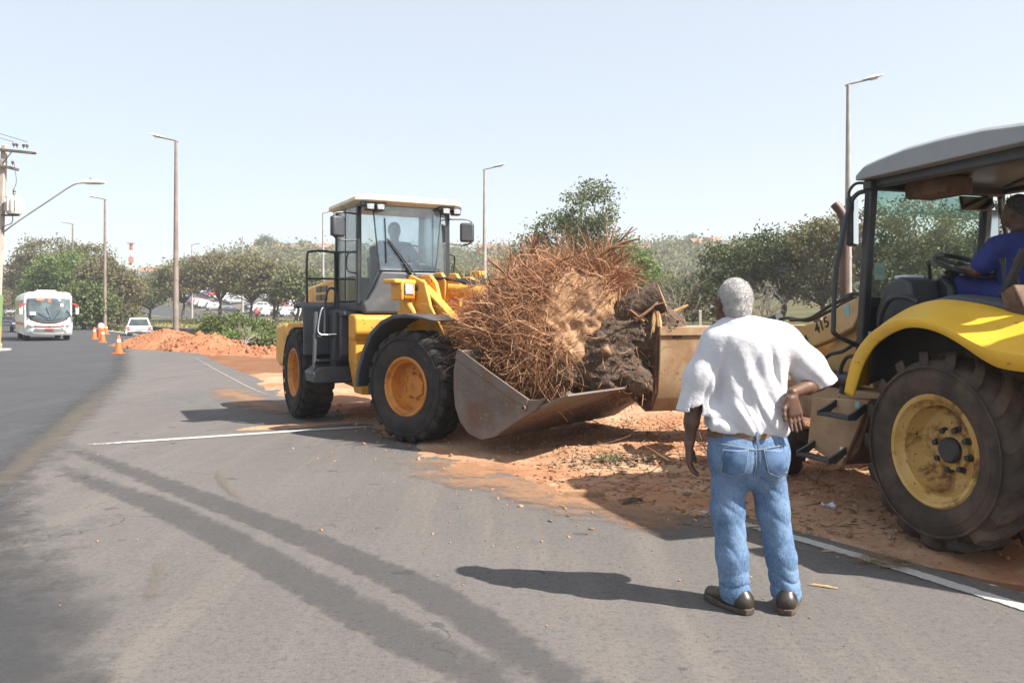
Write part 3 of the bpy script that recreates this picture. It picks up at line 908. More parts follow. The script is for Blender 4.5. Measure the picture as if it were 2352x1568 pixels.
def make_wheel(root, loc, R, W, rimR, side, tyre_mat, rim_mat, hub_mat, lugs, lug_h, dish, T=None, bolts=8, bolt_r=.13, bolt_mat=None, lug_style='block', hubr=.085, name="wheel", sidebulge=.06, disc=None):
    """wheel with its axle along y; outer face at side*W/2. loc in root space"""
    T0 = (T or Matrix.Identity(4)) @ Matrix.Translation(loc)
    h = W / 2
    s = side
    # rim: flange, barrel, dish and hub
    rm = MB(T0)
    dd = h - dish
    prof = [(rimR*1.03, h*.86), (rimR*1.07, h*.93), (rimR*1.03, h*.985), (rimR*.97, h*.96), (rimR*.93, h*.80), (rimR*.86, h*.72), (rimR*.84, dd + .05), (rimR*.78, dd + .012), (rimR*.62, dd), (hubr*1.6, dd + .006), (hubr*1.5, dd + .03), (0.001, dd + .035)]
    rm.lathe([(r, s*t) for r, t in prof], 48)
    rm.lathe([(r, -s*t) for r, t in [(rimR*1.03, h*.86), (rimR*1.06, h*.95), (rimR*.95, h*.95), (rimR*.85, h*.5), (.06, h*.3), (.001, h*.3)]], 32)
    w = rm.build(name, rim_mat, root, smooth=40)
    # tyre carcass
    tb = MB(T0)
    Rc = R - lug_h
    pr_ = [(rimR*1.0, h*.84), (rimR*1.10, h*.97), ((rimR*.55 + Rc*.45), h*1.0 + sidebulge*.3), (rimR*.25 + Rc*.75, h*1.0), (Rc*.955, h*.93), (Rc*.985, h*.80), (Rc, h*.5)]
    prof = [(r, t) for r, t in pr_] + [(Rc, -h*.5)] + [(r, -t) for r, t in reversed(pr_[:-1])]
    tb.lathe(prof, 56)
    # thin rings moulded in the sidewall
    for rr in (rimR*.5 + Rc*.5, rimR*.22 + Rc*.78):
        tb.lathe([(rr + .010*math.cos(a), s*(h*1.0 + sidebulge*.12 + .004 + .007*math.sin(a))) for a in np.linspace(0, 2*math.pi, 7)], 48)
    for i in range(lugs):
        for sd in (1, -1):
            a0 = 2*math.pi*(i + (.5 if sd < 0 else 0)) / lugs
            if lug_style == 'ag':      # long slanted bars
                sweep = .36; wid = .035
                steps = [(.02, 0), (h*.45, .45), (h*.85, .85), (h*.99, 1.0)]
            else:
                sweep = .10; wid = .052
                steps = [(.0 + .03, 0), (h*.55, .35), (h*.88, .9), (h*1.005, 1.0)]
            rings = []
            for t, u in steps:
                a = a0 + sweep * u
                da = wid / R * (1.0 if u < .9 else 1.15)
                top = R if t < h*.9 else R*.955
                bot = Rc - .04 if t < h*.9 else Rc*.90
                rings.append([(bot*math.cos(a-da*1.25), sd*t, bot*math.sin(a-da*1.25)), (top*math.cos(a-da), sd*t, top*math.sin(a-da)),
                              (top*math.cos(a+da), sd*t, top*math.sin(a+da)), (bot*math.cos(a+da*1.25), sd*t, bot*math.sin(a+da*1.25))])
            t = h * 1.012; a = a0 + sweep * 1.04; da = wid / R * .9
            rings.append([(Rc*.84*math.cos(a-da), sd*t, Rc*.84*math.sin(a-da)), (Rc*.93*math.cos(a-da), sd*t, Rc*.93*math.sin(a-da)),
                          (Rc*.93*math.cos(a+da), sd*t, Rc*.93*math.sin(a+da)), (Rc*.84*math.cos(a+da), sd*t, Rc*.84*math.sin(a+da))])
            tb.loft(rings)
    tb.build("tyre", tyre_mat, w, smooth=42)
    if hub_mat:
        hb = MB(T0)
        hb.lathe([(hubr, s*(dd)), (hubr, s*(dd+.055)), (hubr*.85, s*(dd+.07)), (.001, s*(dd+.07))], 24)
        hb.build("hub", hub_mat, w, smooth=40)
    for i in range(bolts):
        a = 2*math.pi*(i+.3)/bolts
        mb = MB(T0)
        c = (bolt_r*math.cos(a), 0, bolt_r*math.sin(a))
        br = .021 if R < 1 else .03
        mb.lathe([(br*1.25, s*(dd-.01)), (br*1.25, s*(dd+.016)), (br, s*(dd+.02)), (br*.9, s*(dd+.048)), (.001, s*(dd+.05))], 8, c=c)
        mb.build("wheel_nut", bolt_mat or rim_mat, w, smooth=30)
    return w

# ------------------------------------------------------------------ wheel loader
LH = math.atan2(-.883, .47)
LFH = math.atan2(-.626, .78)
loader = tag(empty("wheel_loader", (-1.58, 11.5, 0), LH), "orange-yellow wheel loader with dark grey cab lifting the uprooted stump", "wheel loader")
TF = Matrix.Rotation(LFH - LH, 4, 'Z')

for loc, sd, T in (((-1.35, -.905, .665), -1, None), ((-1.35, .905, .665), 1, None), ((1.3, -.905, .665), -1, TF), ((1.3, .905, .665), 1, TF)):
    make_wheel(loader, loc, .665, .45, .335, sd, "tyre_loader", "rim_orange", None, 19, .026, .20, T, bolts=8, bolt_r=.15, hubr=.09)

# rear frame
MB().prism([(-2.5, .55), (-2.5, 1.15), (.05, 1.15), (.2, .9), (.15, .48), (-.6, .45)], -.40, .40).build("rear_chassis", "loader_yellow", loader, bevel=.02)
MB().box((-1.6, -.72, .5), (-1.1, .72, .82)).build("rear_axle", "loader_yellow", loader, bevel=.05)
MB().prism([(-3.02, .78), (-2.98, 1.32), (-2.35, 1.38), (-2.1, 1.2), (-2.15, .72), (-2.8, .68)], -1.02, 1.02).build("counterweight", "loader_yellow", loader, bevel=.05, seg=3)
hood = MB().prism([(-2.75, 1.2), (-2.72, 1.75), (-2.55, 1.95), (-1.0, 2.06), (-.85, 2.0), (-.85, 1.15)], -.63, .63).build("engine_hood", "loader_yellow", loader, bevel=.06, seg=3)
for zz in (1.90, 1.77, 1.64):
    MB().box((-1.90, -.645, zz-.045), (-1.62, -.632, zz+.045)).build("vent", "black_metal", hood, bevel=.008)
    MB().box((-1.58, -.645, zz-.045), (-1.30, -.632, zz+.045)).build("vent", "black_metal", hood, bevel=.008)
MB().tube(smooth_path([(-2.1, .3, 2.0), (-2.1, .3, 2.3), (-2.15, .3, 2.42)]), .05, 12).build("exhaust_pipe", "black_metal", loader)
# cross beam and hinge column under the cab
MB().prism([(.10, 1.20), (.10, 1.52), (.36, 1.52), (.42, 1.47), (.42, 1.28), (.34, 1.18)], -.74, .66).build("cross_beam", "loader_yellow", loader, bevel=.03, seg=3)
MB().prism([(-.70, 1.25), (-.50, 1.22), (-.34, 1.18), (-.34, .44), (-.62, .46), (-.70, .9)], -.02, .30, 'x').build("hinge_column", "loader_yellow", loader, bevel=.02)
MB().box((-.12, .3, .46), (.28, .6, 1.2)).build("hinge_column", "loader_yellow", loader, bevel=.02)
MB().lathe([(.11, .42), (.11, 1.16)], 20, 'z', c=(.18, 0, 0), cap=True).build("hinge_pin", "black_metal", loader)

# dark platform, rear mudguards, steps
for s in (-1, 1):
    mb = MB()
    o_ = [(-.60, .95), (-.62, 1.40), (-.66, 1.62), (-.78, 1.69), (-1.05, 1.69), (-1.25, 1.66)]
    i_ = [(-.66, .95), (-.68, 1.40), (-.72, 1.57), (-.82, 1.63), (-1.05, 1.63), (-1.23, 1.60)]
    mb.prism(o_ + i_[::-1], s*.60, s*1.15)
    mb.build("rear_mudguard", "dark_plastic", loader, bevel=.02)
    mb = MB()
    mb.prism([(-.05, 1.18), (-.05, .98), (-.42, .62), (-.58, .62), (-.58, 1.55), (-.20, 1.60), (-.05, 1.5)], s*.60, s*.80)
    mb.prism([(s*.58, .60), (s*1.14, .60), (s*1.16, .74), (s*1.06, .82), (s*.58, .82)], -.55, -.10, 'x')
    mb.build("step_well", "dark_plastic", loader, bevel=.02)
    for k, (zz, xo) in enumerate(((.90, -.12), (1.22, -.16))):
        MB().box((xo-.22, min(s*.82, s*1.10), zz-.015), (xo+.02, max(s*.82, s*1.10), zz+.015)).build("step", "black_metal", loader, bevel=.006)
    MB().prism([(s*1.11, .66), (s*1.15, .66), (s*1.12, 1.55), (s*1.08, 1.55)], -.20, -.14, 'x').build("step_rail", "dark_plastic", loader, bevel=.006)
    MB().prism([(s*.84, .66), (s*.88, .66), (s*.86, 1.55), (s*.82, 1.55)], -.20, -.14, 'x').build("step_rail", "dark_plastic", loader, bevel=.006)
    MB().tube(smooth_path([(-.72, s*1.08, 1.68), (-.72, s*1.08, 2.30), (-.72, s*1.02, 2.40), (-.72, s*.74, 2.40), (-.72, s*.68, 2.32), (-.72, s*.68, 1.62)], 5), .017, 10).build("handrail", "black_metal", loader)
    MB().tube([(-.72, s*1.08, 2.02), (-.72, s*.68, 2.02)], .013, 8).build("handrail", "black_metal", loader)
    MB().tube(smooth_path([(-.12, s*1.00, 1.22), (-.16, s*.98, 1.60), (-.18, s*.94, 1.83), (-.2, s*.86, 1.87), (-.2, s*.80, 1.78), (-.2, s*.79, 1.42)], 5), .015, 10).build("grab_handle", "black_metal", loader)
    MB().tube(smooth_path([(-.10, s*.84, 1.25), (-.10, s*1.05, 1.25), (-.12, s*1.08, 1.34), (-.14, s*1.03, 1.58), (-.16, s*.98, 1.60)], 5), .012, 8).build("grab_handle", "chrome", loader)
MB().box((-.85, -.80, 1.50), (.12, .80, 1.56)).build("platform", "dark_plastic", loader, bevel=.01)

# cab
cab = MB().prism([(-.80, -.66), (.22, -.655), (.36, -.5), (.36, .5), (.22, .655), (-.80, .66)], 1.562, 1.68, 'z').build("cab_base", "dark_plastic", loader, bevel=.015)
fz = [(-.60, 1.53), (-.62, 1.66), (-.545, 1.72), (-.47, 1.86), (-.375, 2.09), (.47, 2.09), (.52, 1.92), (.585, 1.7), (.60, 1.53)]
MB().prism(fz, .20, .40, 'x').build("front_fascia", "grey_fascia", loader, bevel=.03, seg=3)
MB().prism([(.0, 1.99), (.22, 1.99), (.25, 2.04), (-.03, 2.04)], .398, .408, 'x').build("fascia_recess", "black_metal", loader)
MB().prism([(-.40, 2.092), (.48, 2.092), (.47, 2.15), (.25, 2.19), (-.15, 2.19), (-.39, 2.14)], .30, .385, 'x').build("dash_cowl", "dark_plastic", loader, bevel=.01)
def bar(name, a, b, w, mat="black_metal"):
    a, b = Vector(a), Vector(b)
    d = (b - a); L = d.length
    R = Matrix.Translation((a + b) / 2) @ d.to_track_quat('Z', 'Y').to_matrix().to_4x4()
    m = MB(); m.box((-w[0]/2, -w[1]/2, -L/2), (w[0]/2, w[1]/2, L/2), R)
    return m.build(name, mat, loader, bevel=.008)
for s in (-1, 1):
    bar("cab_post", (.23, s*.635, 1.66), (.23, s*.635, 2.98), (.075, .06))
    bar("cab_post", (-.77, s*.635, 1.66), (-.72, s*.635, 2.98), (.07, .06))
    bar("door_post", (-.30, s*.645, 1.66), (-.30, s*.645, 2.97), (.03, .03))
    bar("door_rail", (-.74, s*.648, 2.02), (.21, s*.648, 2.02), (.025, .02))
    bar("windscreen_post", (.385, s*.40, 2.10), (.375, s*.49, 2.96), (.018, .018))
    MB().box((-.73, s*.655-.004, 1.70), (-.33, s*.655+.004, 2.96)).build("side_window", "cab_glass", loader, smooth=None)
    MB().box((-.27, s*.655-.004, 1.70), (.19, s*.655+.004, 2.96)).build("side_window", "cab_glass", loader, smooth=None)
    mb = MB()
    mb.add([(.26, s*.63, 1.69), (.33, s*.575, 1.70), (.40, s*.39, 2.10), (.385, s*.48, 2.95), (.26, s*.62, 2.95)], [(0, 1, 2, 3, 4)])
    mb.build("corner_window", "cab_glass", loader, solid=.008, smooth=None)
mb = MB(); mb.add([(.398, -.39, 2.10), (.398, .40, 2.10), (.382, .485, 2.955), (.382, -.485, 2.955)], [(0, 1, 2, 3)])
mb.build("windscreen", "windscreen_glass", loader, solid=.008, smooth=None)
MB().box((-.775, -.60, 2.06), (-.765, .60, 2.95)).build("rear_window", "cab_glass", loader, smooth=None)
MB().box((-.79, -.62, 1.66), (-.76, .62, 2.05)).build("rear_panel", "dark_plastic", loader)
roof = MB().loft([[(x, y, 2.965) for x, y in ((-.80, -.68), (.40, -.70), (.47, -.60), (.47, .60), (.40, .70), (-.80, .68))],
                  [(x, y, 3.00) for x, y in ((-.86, -.74), (.44, -.76), (.54, -.62), (.54, .62), (.44, .76), (-.86, .74))],
                  [(x, y, 3.05) for x, y in ((-.85, -.73), (.43, -.75), (.53, -.61), (.53, .61), (.43, .75), (-.85, .73))],
                  [(x, y, 3.085) for x, y in ((-.78, -.66), (.38, -.68), (.46, -.55), (.46, .55), (.38, .68), (-.78, .66))]]).build("cab_roof", "cream_roof", loader, bevel=.01)
for y0, y1 in ((-.68, -.34), (.40, .74)):
    MB().box((.30, y0, 2.93), (.50, y1, 2.985)).build("lamp_bracket", "black_metal", roof, bevel=.01)
for y in (-.57, -.43, .50, .66):
    l = MB().prism([(y-.058, 2.87), (y+.058, 2.87), (y+.062, 2.96), (y-.062, 2.96)], .42, .53, 'x').build("work_light", "black_metal", roof, bevel=.012)
    MB().box((.528, y-.046, 2.885), (.536, y+.046, 2.95)).build("lens", "lens_clear", l, bevel=.006)
for s in (-1, 1):
    yo = -.93 if s < 0 else .92
    MB().tube(smooth_path([(.26, s*.66, 2.84), (.28, s*.88, 2.85), (.29, s*.97, 2.83), (.30, s*.985, 2.78), (.30, s*.985, 2.58), (.29, s*.97, 2.52), (.27, s*.88, 2.49), (.25, s*.66, 2.50)], 5), .011, 8).build("mirror_frame", "black_metal", loader)
    T = Matrix.Translation((.29, yo, 2.665)) @ Matrix.Rotation(s*math.radians(-22), 4, 'Z')
    m = MB(T).box((-.05, -.10, -.135), (.035, .10, .135)).build("mirror", "dark_plastic", loader, bevel=.03, seg=3)
    MB(T).box((-.058, -.085, -.12), (-.051, .085, .12)).build("mirror_glass", "mirror_face", m)
    MB().tube(smooth_path([(.24, s*.67, 2.35), (.20, s*.76, 2.33), (.17, s*.78, 2.22), (.17, s*.76, 2.10), (.21, s*.67, 2.06)], 5), .012, 8).build("grab_handle", "black_metal", loader)
MB().tube([(.42, .09, 1.99), (.415, -.30, 2.52)], .012, 6).build("wiper_arm", "black_metal", loader)
MB().tube([(.425, .14, 1.99), (.42, -.27, 2.50)], .009, 6).build("wiper_arm", "black_metal", loader)
MB().tube([(.41, -.31, 2.20), (.408, -.32, 2.52), (.405, -.335, 2.79)], .011, 6).build("wiper_blade", "black_metal", loader)
MB().cbox((.42, .11, 2.0), (.04, .12, .08)).build("wiper_motor", "black_metal", loader, bevel=.01)
# inside the cab
st = MB().prism([(-.62, 1.75), (-.05, 1.75), (-.03, 2.0), (-.10, 2.05), (-.48, 2.02), (-.56, 2.5), (-.68, 2.5)], -.2, .3).build("seat", "seat_fabric", loader, bevel=.05, seg=3)
MB().prism([(.12, 1.68), (.30, 1.68), (.26, 2.16), (.12, 2.24), (.06, 2.16)], -.02, .3).build("steering_column", "dark_plastic", loader, bevel=.02)
MB().prism([(.04, 2.13), (.16, 2.23), (.28, 2.17), (.26, 2.12)], -.06, .34).build("dash_cover", "white_cover", loader, bevel=.02)
tor = []
for k in range(33):
    a = 2*math.pi*k/32
    tor.append(Vector((.06, .14, 2.35)) + Matrix.Rotation(math.radians(-35), 3, 'Y') @ Vector((.19*math.cos(a), .19*math.sin(a), 0)))
MB().tube(tor, .014, 8).build("steering_wheel", "black_metal", loader)
MB().tube([(.16, .14, 2.2), (.06, .14, 2.35)], .03, 8).build("steering_shaft", "black_metal", loader)
MB().tube([(-.05, .48, 1.7), (.0, .46, 2.25)], .015, 6).build("lever", "white_cover", loader)

# front frame
MB(TF).prism([(.12, .55), (.15, 1.05), (.6, 1.15), (1.5, 1.05), (1.75, .8), (1.7, .5), (.9, .42)], -.38, .38).build("front_chassis", "loader_yellow", loader, bevel=.03)
MB(TF).box((1.08, -.72, .52), (1.52, .72, .82)).build("front_axle", "loader_yellow", loader, bevel=.06)
for s in (-1, 1):
    tw = [(.55, 1.02), (1.55, .95), (1.45, 1.30), (1.22, 1.62), (1.12, 1.92), (1.02, 2.02), (.86, 2.02), (.76, 1.90), (.62, 1.5)]
    MB(TF).prism(tw, s*.36, s*.42).build("boom_tower", "loader_yellow", loader, bevel=.012)
    MB(TF).prism(tw[:5] + tw[6:], s*.56, s*.61).build("boom_tower", "loader_yellow", loader, bevel=.012)
    bm_ = [(.80, 1.86), (.86, 1.96), (.98, 1.96), (1.10, 1.80), (1.53, 1.46), (1.95, 1.12), (2.30, .72), (2.42, .50), (2.30, .42), (2.12, .52), (1.90, .86), (1.60, 1.04), (1.25, 1.22), (.98, 1.46), (.84, 1.68)]
    b = MB(TF).prism(bm_, s*.46, s*.525).build("lift_arm", "loader_yellow", loader, bevel=.012)
    # upper flange of the arm
    MB(TF).prism([(1.02, 1.895), (1.53, 1.485), (1.97, 1.13), (1.95, 1.11), (1.52, 1.462), (1.0, 1.875)], s*.42, s*.565).build("arm_flange", "loader_yellow", b, bevel=.004)
    MB(TF).lathe([(.07, s*.33), (.07, s*.64)], 18, 'y', c=(.93, 0, 1.86), cap=True).build("pivot_pin", "black_metal", loader)
    MB(TF).tube([(.75, s*.47, .95), (1.55, s*.47, 1.0)], .065, 14).build("lift_cylinder", "loader_yellow", loader)
    MB(TF).tube([(1.5, s*.47, 1.0), (2.05, s*.47, .80)], .035, 12).build("lift_rod", "chrome", loader)
    # lamp housing
    hs = MB(TF).prism([(s*.62, 1.70), (s*.86, 1.69), (s*.87, 1.93), (s*.80, 1.95), (s*.60, 1.95)], .78, .98, 'x').build("lamp_housing", "loader_yellow", loader, bevel=.02, seg=3)
    MB(TF).box((.74, min(s*.64, s*.96), 1.90), (.96, max(s*.64, s*.96), 1.955)).build("lamp_visor", "loader_yellow", hs, bevel=.015)
    MB(TF).box((.975, min(s*.66, s*.83), 1.71), (.985, max(s*.66, s*.83), 1.90)).build("lamp_bezel", "black_metal", hs, bevel=.01)
    MB(TF).prism([(s*.67, 1.765), (s*.815, 1.765), (s*.82, 1.88), (s*.80, 1.895), (s*.68, 1.895)], .984, 1.0, 'x').build("headlight", "lens_clear", hs, bevel=.02)
    MB(TF).box((.984, min(s*.66, s*.83), 1.712), (1.0, max(s*.66, s*.83), 1.755)).build("indicator", "lens_orange", hs, bevel=.01)
    MB(TF).tube(smooth_path([(.90, s*.72, 1.70), (.93, s*.68, 1.62), (1.0, s*.62, 1.48)], 4), .04, 10).build("lamp_bracket", "loader_yellow", loader)
    MB(TF).box((.72, min(s*.60, s*.66), 1.35), (.95, max(s*.60, s*.66), 1.88)).build("lamp_plate", "loader_yellow", loader, bevel=.01)
    # front mudguard
    fo = [(.42, .62), (.44, .82), (.55, 1.08), (.69, 1.30), (.88, 1.44), (1.09, 1.515), (1.32, 1.53), (1.55, 1.50), (1.78, 1.455)]
    fi = [(.475, .62), (.495, .80), (.60, 1.05), (.73, 1.255), (.90, 1.39), (1.10, 1.465), (1.32, 1.482), (1.55, 1.465), (1.76, 1.44)]
    MB(TF).prism(fo + fi[::-1], s*.66, s*1.13).build("front_mudguard", "dark_plastic", loader, bevel=.012)
lettering("HYUNDAI", .155, TF @ Matrix.Translation((1.40, -.528, 1.255)) @ Matrix.Rotation(math.radians(37), 4, 'Y') @ Matrix.Rotation(math.radians(90), 4, 'X'), "black_ink", loader)
MB(TF).lathe([(.08, -.46), (.08, .46)], 18, 'y', c=(1.55, 0, 1.22), cap=True).build("cross_tube", "loader_yellow", loader)
# tilt linkage
MB(TF).tube([(.90, 0, 1.84), (1.55, 0, 1.79)], .085, 16).build("tilt_cylinder", "loader_yellow", loader)
MB(TF).tube([(1.5, 0, 1.80), (1.85, 0, 1.75)], .04, 12).build("tilt_rod", "chrome", loader)
for s in (-1, 1):
    MB(TF).prism([(1.45, 1.15), (1.62, 1.15), (1.78, 1.45), (1.90, 1.66), (1.92, 1.80), (1.78, 1.82), (1.66, 1.62), (1.50, 1.4)], s*.10, s*.16).build("bell_crank", "loader_yellow", loader, bevel=.012)
    MB(TF).prism([(.84, 1.62), (1.05, 1.60), (1.06, 1.95), (.98, 2.06), (.86, 2.06), (.80, 1.9)], s*.11, s*.17).build("cylinder_lug", "loader_yellow", loader, bevel=.012)
MB(TF).tube([(1.50, 0, 1.18), (2.22, 0, 1.0)], .05, 10).build("tilt_link", "loader_yellow", loader)
MB(TF).cbox((.95, .62, 2.08), (.12, .12, .06)).build("valve_block", "loader_yellow", loader, bevel=.01)
for k, (ya, yb) in enumerate(((.20, .10), (.26, .02), (-.22, -.06))):
    MB(TF).tube(smooth_path([(.60, ya, 1.5), (.70, ya, 1.84), (.86, ya, 1.98), (1.1, yb*2, 1.97), (1.38, yb*2+.06, 1.90), (1.52, yb+.08, 1.80)], 6), .022, 8).build("hydraulic_hose", "hose_rubber", loader)

# bucket
bp = [(2.24, 1.13), (2.17, .91), (2.17, .70), (2.19, .51), (2.26, .35), (2.39, .22), (2.58, .17), (2.76, .22), (3.11, .44), (3.42, .575)]
def offs(p, d):
    out = []
    for i in range(len(p)):
        a = Vector(p[max(i-1, 0)]); b = Vector(p[min(i+1, len(p)-1)])
        t = (b - a).normalized(); out.append((p[i][0] - t.y*d, p[i][1] + t.x*d))
    return out
bi = offs(bp, .035)
bk = MB(TF).prism(bp + bi[::-1], -1.18, 1.18).build("bucket", "worn_steel", loader, bevel=.006)
for s in (-1, 1):
    sp_ = [(2.235, 1.14)] + bp[1:-1] + [(3.30, .545), (3.46, .70), (3.36, .655), (3.22, .645), (3.10, .70), (2.7, .90)]
    MB(TF).prism(sp_, s*1.181, s*1.215).build("bucket_side", "worn_steel", bk, bevel=.005)
    MB(TF).prism([(2.25, 1.15), (2.7, .915), (3.1, .715), (3.22, .655), (3.2, .58), (3.06, .62), (2.7, .80), (2.21, 1.04)], s*1.217, s*1.235).build("bucket_rim", "worn_steel", bk, bevel=.004)
    MB(TF).lathe([(.03, s*1.217), (.03, s*1.25), (.014, s*1.25), (.014, s*1.217)], 14, 'y', c=(3.17, 0, .56)).build("lifting_eye", "worn_steel", bk)
MB(TF).prism([(3.40, .555), (3.74, .715), (3.73, .735), (3.40, .60)], -1.25, 1.25).build("cutting_edge", "worn_steel", bk, bevel=.004)
for k in range(5):
    y = -.9 + k * .45
    MB(TF).prism([(2.55, .155), (3.1, .42), (3.1, .437), (2.58, .168)], y-.05, y+.05).build("wear_strip", "worn_steel", bk, bevel=.004)

# ------------------------------------------------------------------ backhoe loader
surf("backhoe_yellow", (.78, .46, .03), (.72, .41, .03), 2, rough=.5, rough2=.8, dirt=(.46, .30, .09), dscale=2.2, dlo=.48, dhi=.85, speck=(.30, .15, .03), sscale=26, slo=.68, shi=.74)
surf("faded_yellow", (.46, .285, .095), (.50, .335, .16), 2.5, rough=.6, rough2=.85, dirt=(.24, .12, .05), dscale=2.2, dlo=.5, dhi=.8, speck=(.14, .06, .03), sscale=22, slo=.67, shi=.72)
surf("faded_cream", (.36, .25, .145), (.29, .18, .095), 2.5, rough=.7, dirt=(.19, .095, .045), dscale=1.8, dlo=.44, dhi=.74, speck=(.13, .06, .03), sscale=24, slo=.66, shi=.72)
surf("rim_rusty", (.56, .36, .12), (.48, .27, .06), 3, rough=.6, rough2=.9, dirt=(.15, .06, .02), dscale=5, dlo=.48, dhi=.66, speck=(.07, .03, .015), sscale=30, slo=.64, shi=.7)
surf("canopy_grey", (.27, .28, .295), (.235, .245, .26), 3, rough=.5, dirt=(.11, .10, .095), dscale=3, dlo=.5, dhi=.9)
surf("rust_shade_brown", (.095, .05, .03), (.16, .09, .055), 5, rough=.85, dirt=(.05, .03, .022), dscale=6, bump=.3)
surf("exhaust_metal", (.16, .10, .08), (.10, .07, .06), 6, rough=.55, metal=.4)
surf("sticker_white", (.66, .70, .70), rough=.6)
surf("sticker_blue", (.20, .38, .40), (.32, .42, .40), 14, rough=.6)
glass("backhoe_glass", (.86, .94, .90), .035, .022, (.26, .32, .28))
glass("strip_film", (.80, .90, .88), .05, .20, (.42, .52, .50))

BH = math.atan2(.957, -.29)
hoe = tag(empty("backhoe_loader", (3.76, 5.69, 0), BH), "yellow backhoe loader with grey canopy roof and large rusty-rimmed rear wheel", "backhoe")
for s in (1, -1):
    make_wheel(hoe, (0, s*.86, .645), .645, .48, .345, s, "tyre_backhoe", "rim_rusty", "black_metal", 17, .045, .20, None, bolts=8, bolt_r=.135, bolt_mat="black_metal", lug_style='ag', hubr=.085)
    make_wheel(hoe, (2.32, s*.72, .38), .38, .28, .21, s, "tyre_backhoe", "rim_rusty", "black_metal", 14, .02, .12, None, bolts=6, bolt_r=.09, bolt_mat="black_metal", hubr=.06)
MB().prism([(-.9, .5), (-.9, .95), (.9, 1.0), (2.5, .95), (2.6, .62), (1.2, .5)], -.38, .38).build("chassis", "faded_yellow", hoe, bevel=.02)
MB().box((-.15, -.66, .5), (.15, .66, .8)).build("rear_axle", "black_metal", hoe, bevel=.05)
MB().box((2.2, -.6, .3), (2.44, .6, .46)).build("front_axle", "black_metal", hoe, bevel=.04)
MB().prism([(1.25, .95), (1.25, 1.36), (2.2, 1.33), (2.62, 1.22), (2.68, .95)], -.36, .36).build("hood", "faded_yellow", hoe, bevel=.05, seg=3)
MB().box((2.69, -.3, .98), (2.71, .3, 1.18)).build("grille", "black_metal", hoe)
for s in (1, -1):
    MB().box((.85, min(s*.40, s*.56), .60), (2.45, max(s*.40, s*.56), .90)).build("side_frame", "faded_cream", hoe, bevel=.015)
    # loader tower and arm
    MB().prism([(1.28, .92), (1.95, .92), (1.90, 1.15), (1.55, 1.48), (1.36, 1.52)], s*.40, s*.46).build("loader_tower", "faded_yellow", hoe, bevel=.01)
    am = [(1.30, 1.56), (1.38, 1.66), (1.56, 1.60), (1.82, 1.47), (2.06, 1.425), (2.55, 1.42), (3.05, 1.30), (3.55, .92), (3.86, .62), (3.80, .50), (3.64, .52), (3.3, .80), (2.9, 1.08), (2.5, 1.20), (2.02, 1.21), (1.7, 1.30), (1.4, 1.42)]
    MB().prism(am, s*.462, s*.56).build("loader_arm", "faded_yellow", hoe, bevel=.012)
    MB().tube([(1.40, s*.56, .98), (2.12, s*.56, 1.0)], .065, 14).build("lift_cylinder", "black_metal", hoe)
    MB().tube([(2.1, s*.56, 1.0), (2.95, s*.54, 1.15)], .032, 10).build("lift_rod", "chrome", hoe)
    MB().lathe([(.07, s*.56), (.07, s*.66), (.055, s*.68), (.001, s*.68)], 18, 'y', c=(2.02, 0, 1.20)).build("arm_pivot", "black_metal", hoe)
    MB().tube([(2.5, s*.5, 1.5), (3.35, s*.5, 1.28)], .045, 10).build("tilt_cylinder", "black_metal", hoe)
    # step panel with two treads
    pl = [(.74, .90), (1.40, .85), (1.46, .46), (1.05, .345), (.95, .52)]
    sp_ = MB().prism(pl, s*.92, s*.955).build("step_panel", "faded_cream", hoe, bevel=.008)
    MB().prism([(.74, .89), (1.38, .84), (1.42, .47), (1.06, .36), (.9, .5)], s*.58, s*.915).build("step_box", "rust_shade_brown", hoe, bevel=.01)
    for (x0, x1, zz) in ((.78, 1.10, .765), (1.0, 1.36, .41)):
        MB().box((x0, min(s*1.03, s*1.12), zz-.018), (x1, max(s*1.03, s*1.12), zz+.012)).build("step", "black_metal", sp_, bevel=.006)
        MB().prism([(s*.957, zz+.10), (s*.957, zz+.05), (s*1.05, zz-.018), (s*1.12, zz-.018), (s*1.12, zz+.02), (s*1.03, zz+.06)], x0-.02, x0+.005, 'x').build("step_arm", "black_metal", sp_)
        MB().prism([(s*.957, zz+.10), (s*.957, zz+.05), (s*1.05, zz-.018), (s*1.12, zz-.018), (s*1.12, zz+.02), (s*1.03, zz+.06)], x1-.005, x1+.02, 'x').build("step_arm", "black_metal", sp_)
    # mudguard: a broad shell whose outer lip hangs lower than its crown
    outer = smooth_path([(.70, .93, 0), (.66, 1.03, 0), (.58, 1.19, 0), (.44, 1.335, 0), (.22, 1.43, 0), (.05, 1.44, 0), (-.11, 1.41, 0), (-.27, 1.345, 0), (-.47, 1.245, 0), (-.62, 1.21, 0), (-.95, 1.20, 0)], 4)
    crown = smooth_path([(1.02, .97, 0), (1.01, 1.10, 0), (.98, 1.25, 0), (.80, 1.42, 0), (.60, 1.525, 0), (.43, 1.59, 0), (.24, 1.615, 0), (.03, 1.60, 0), (-.17, 1.565, 0), (-.40, 1.51, 0), (-.95, 1.44, 0)], 4)
    rings = []
    for o, c in zip(outer, crown):
        row = []
        for t in np.linspace(0, 1, 9):
            y = 1.125 - .025*t if t < .12 else 1.122 - .40*((t-.12)/.88)
            u = 0 if t == 0 else .16 + .84*math.sin((t) * math.pi/2)**1.15
            dip = .012*math.sin(t*math.pi*3)
            row.append((o.x + (c.x-o.x)*u, s*y, o.y + (c.y-o.y)*u + dip))
        rings.append(row)
    MB().loft(rings, cap=False, closed=False).build("mudguard", "backhoe_yellow", hoe, smooth=50, solid=.018)
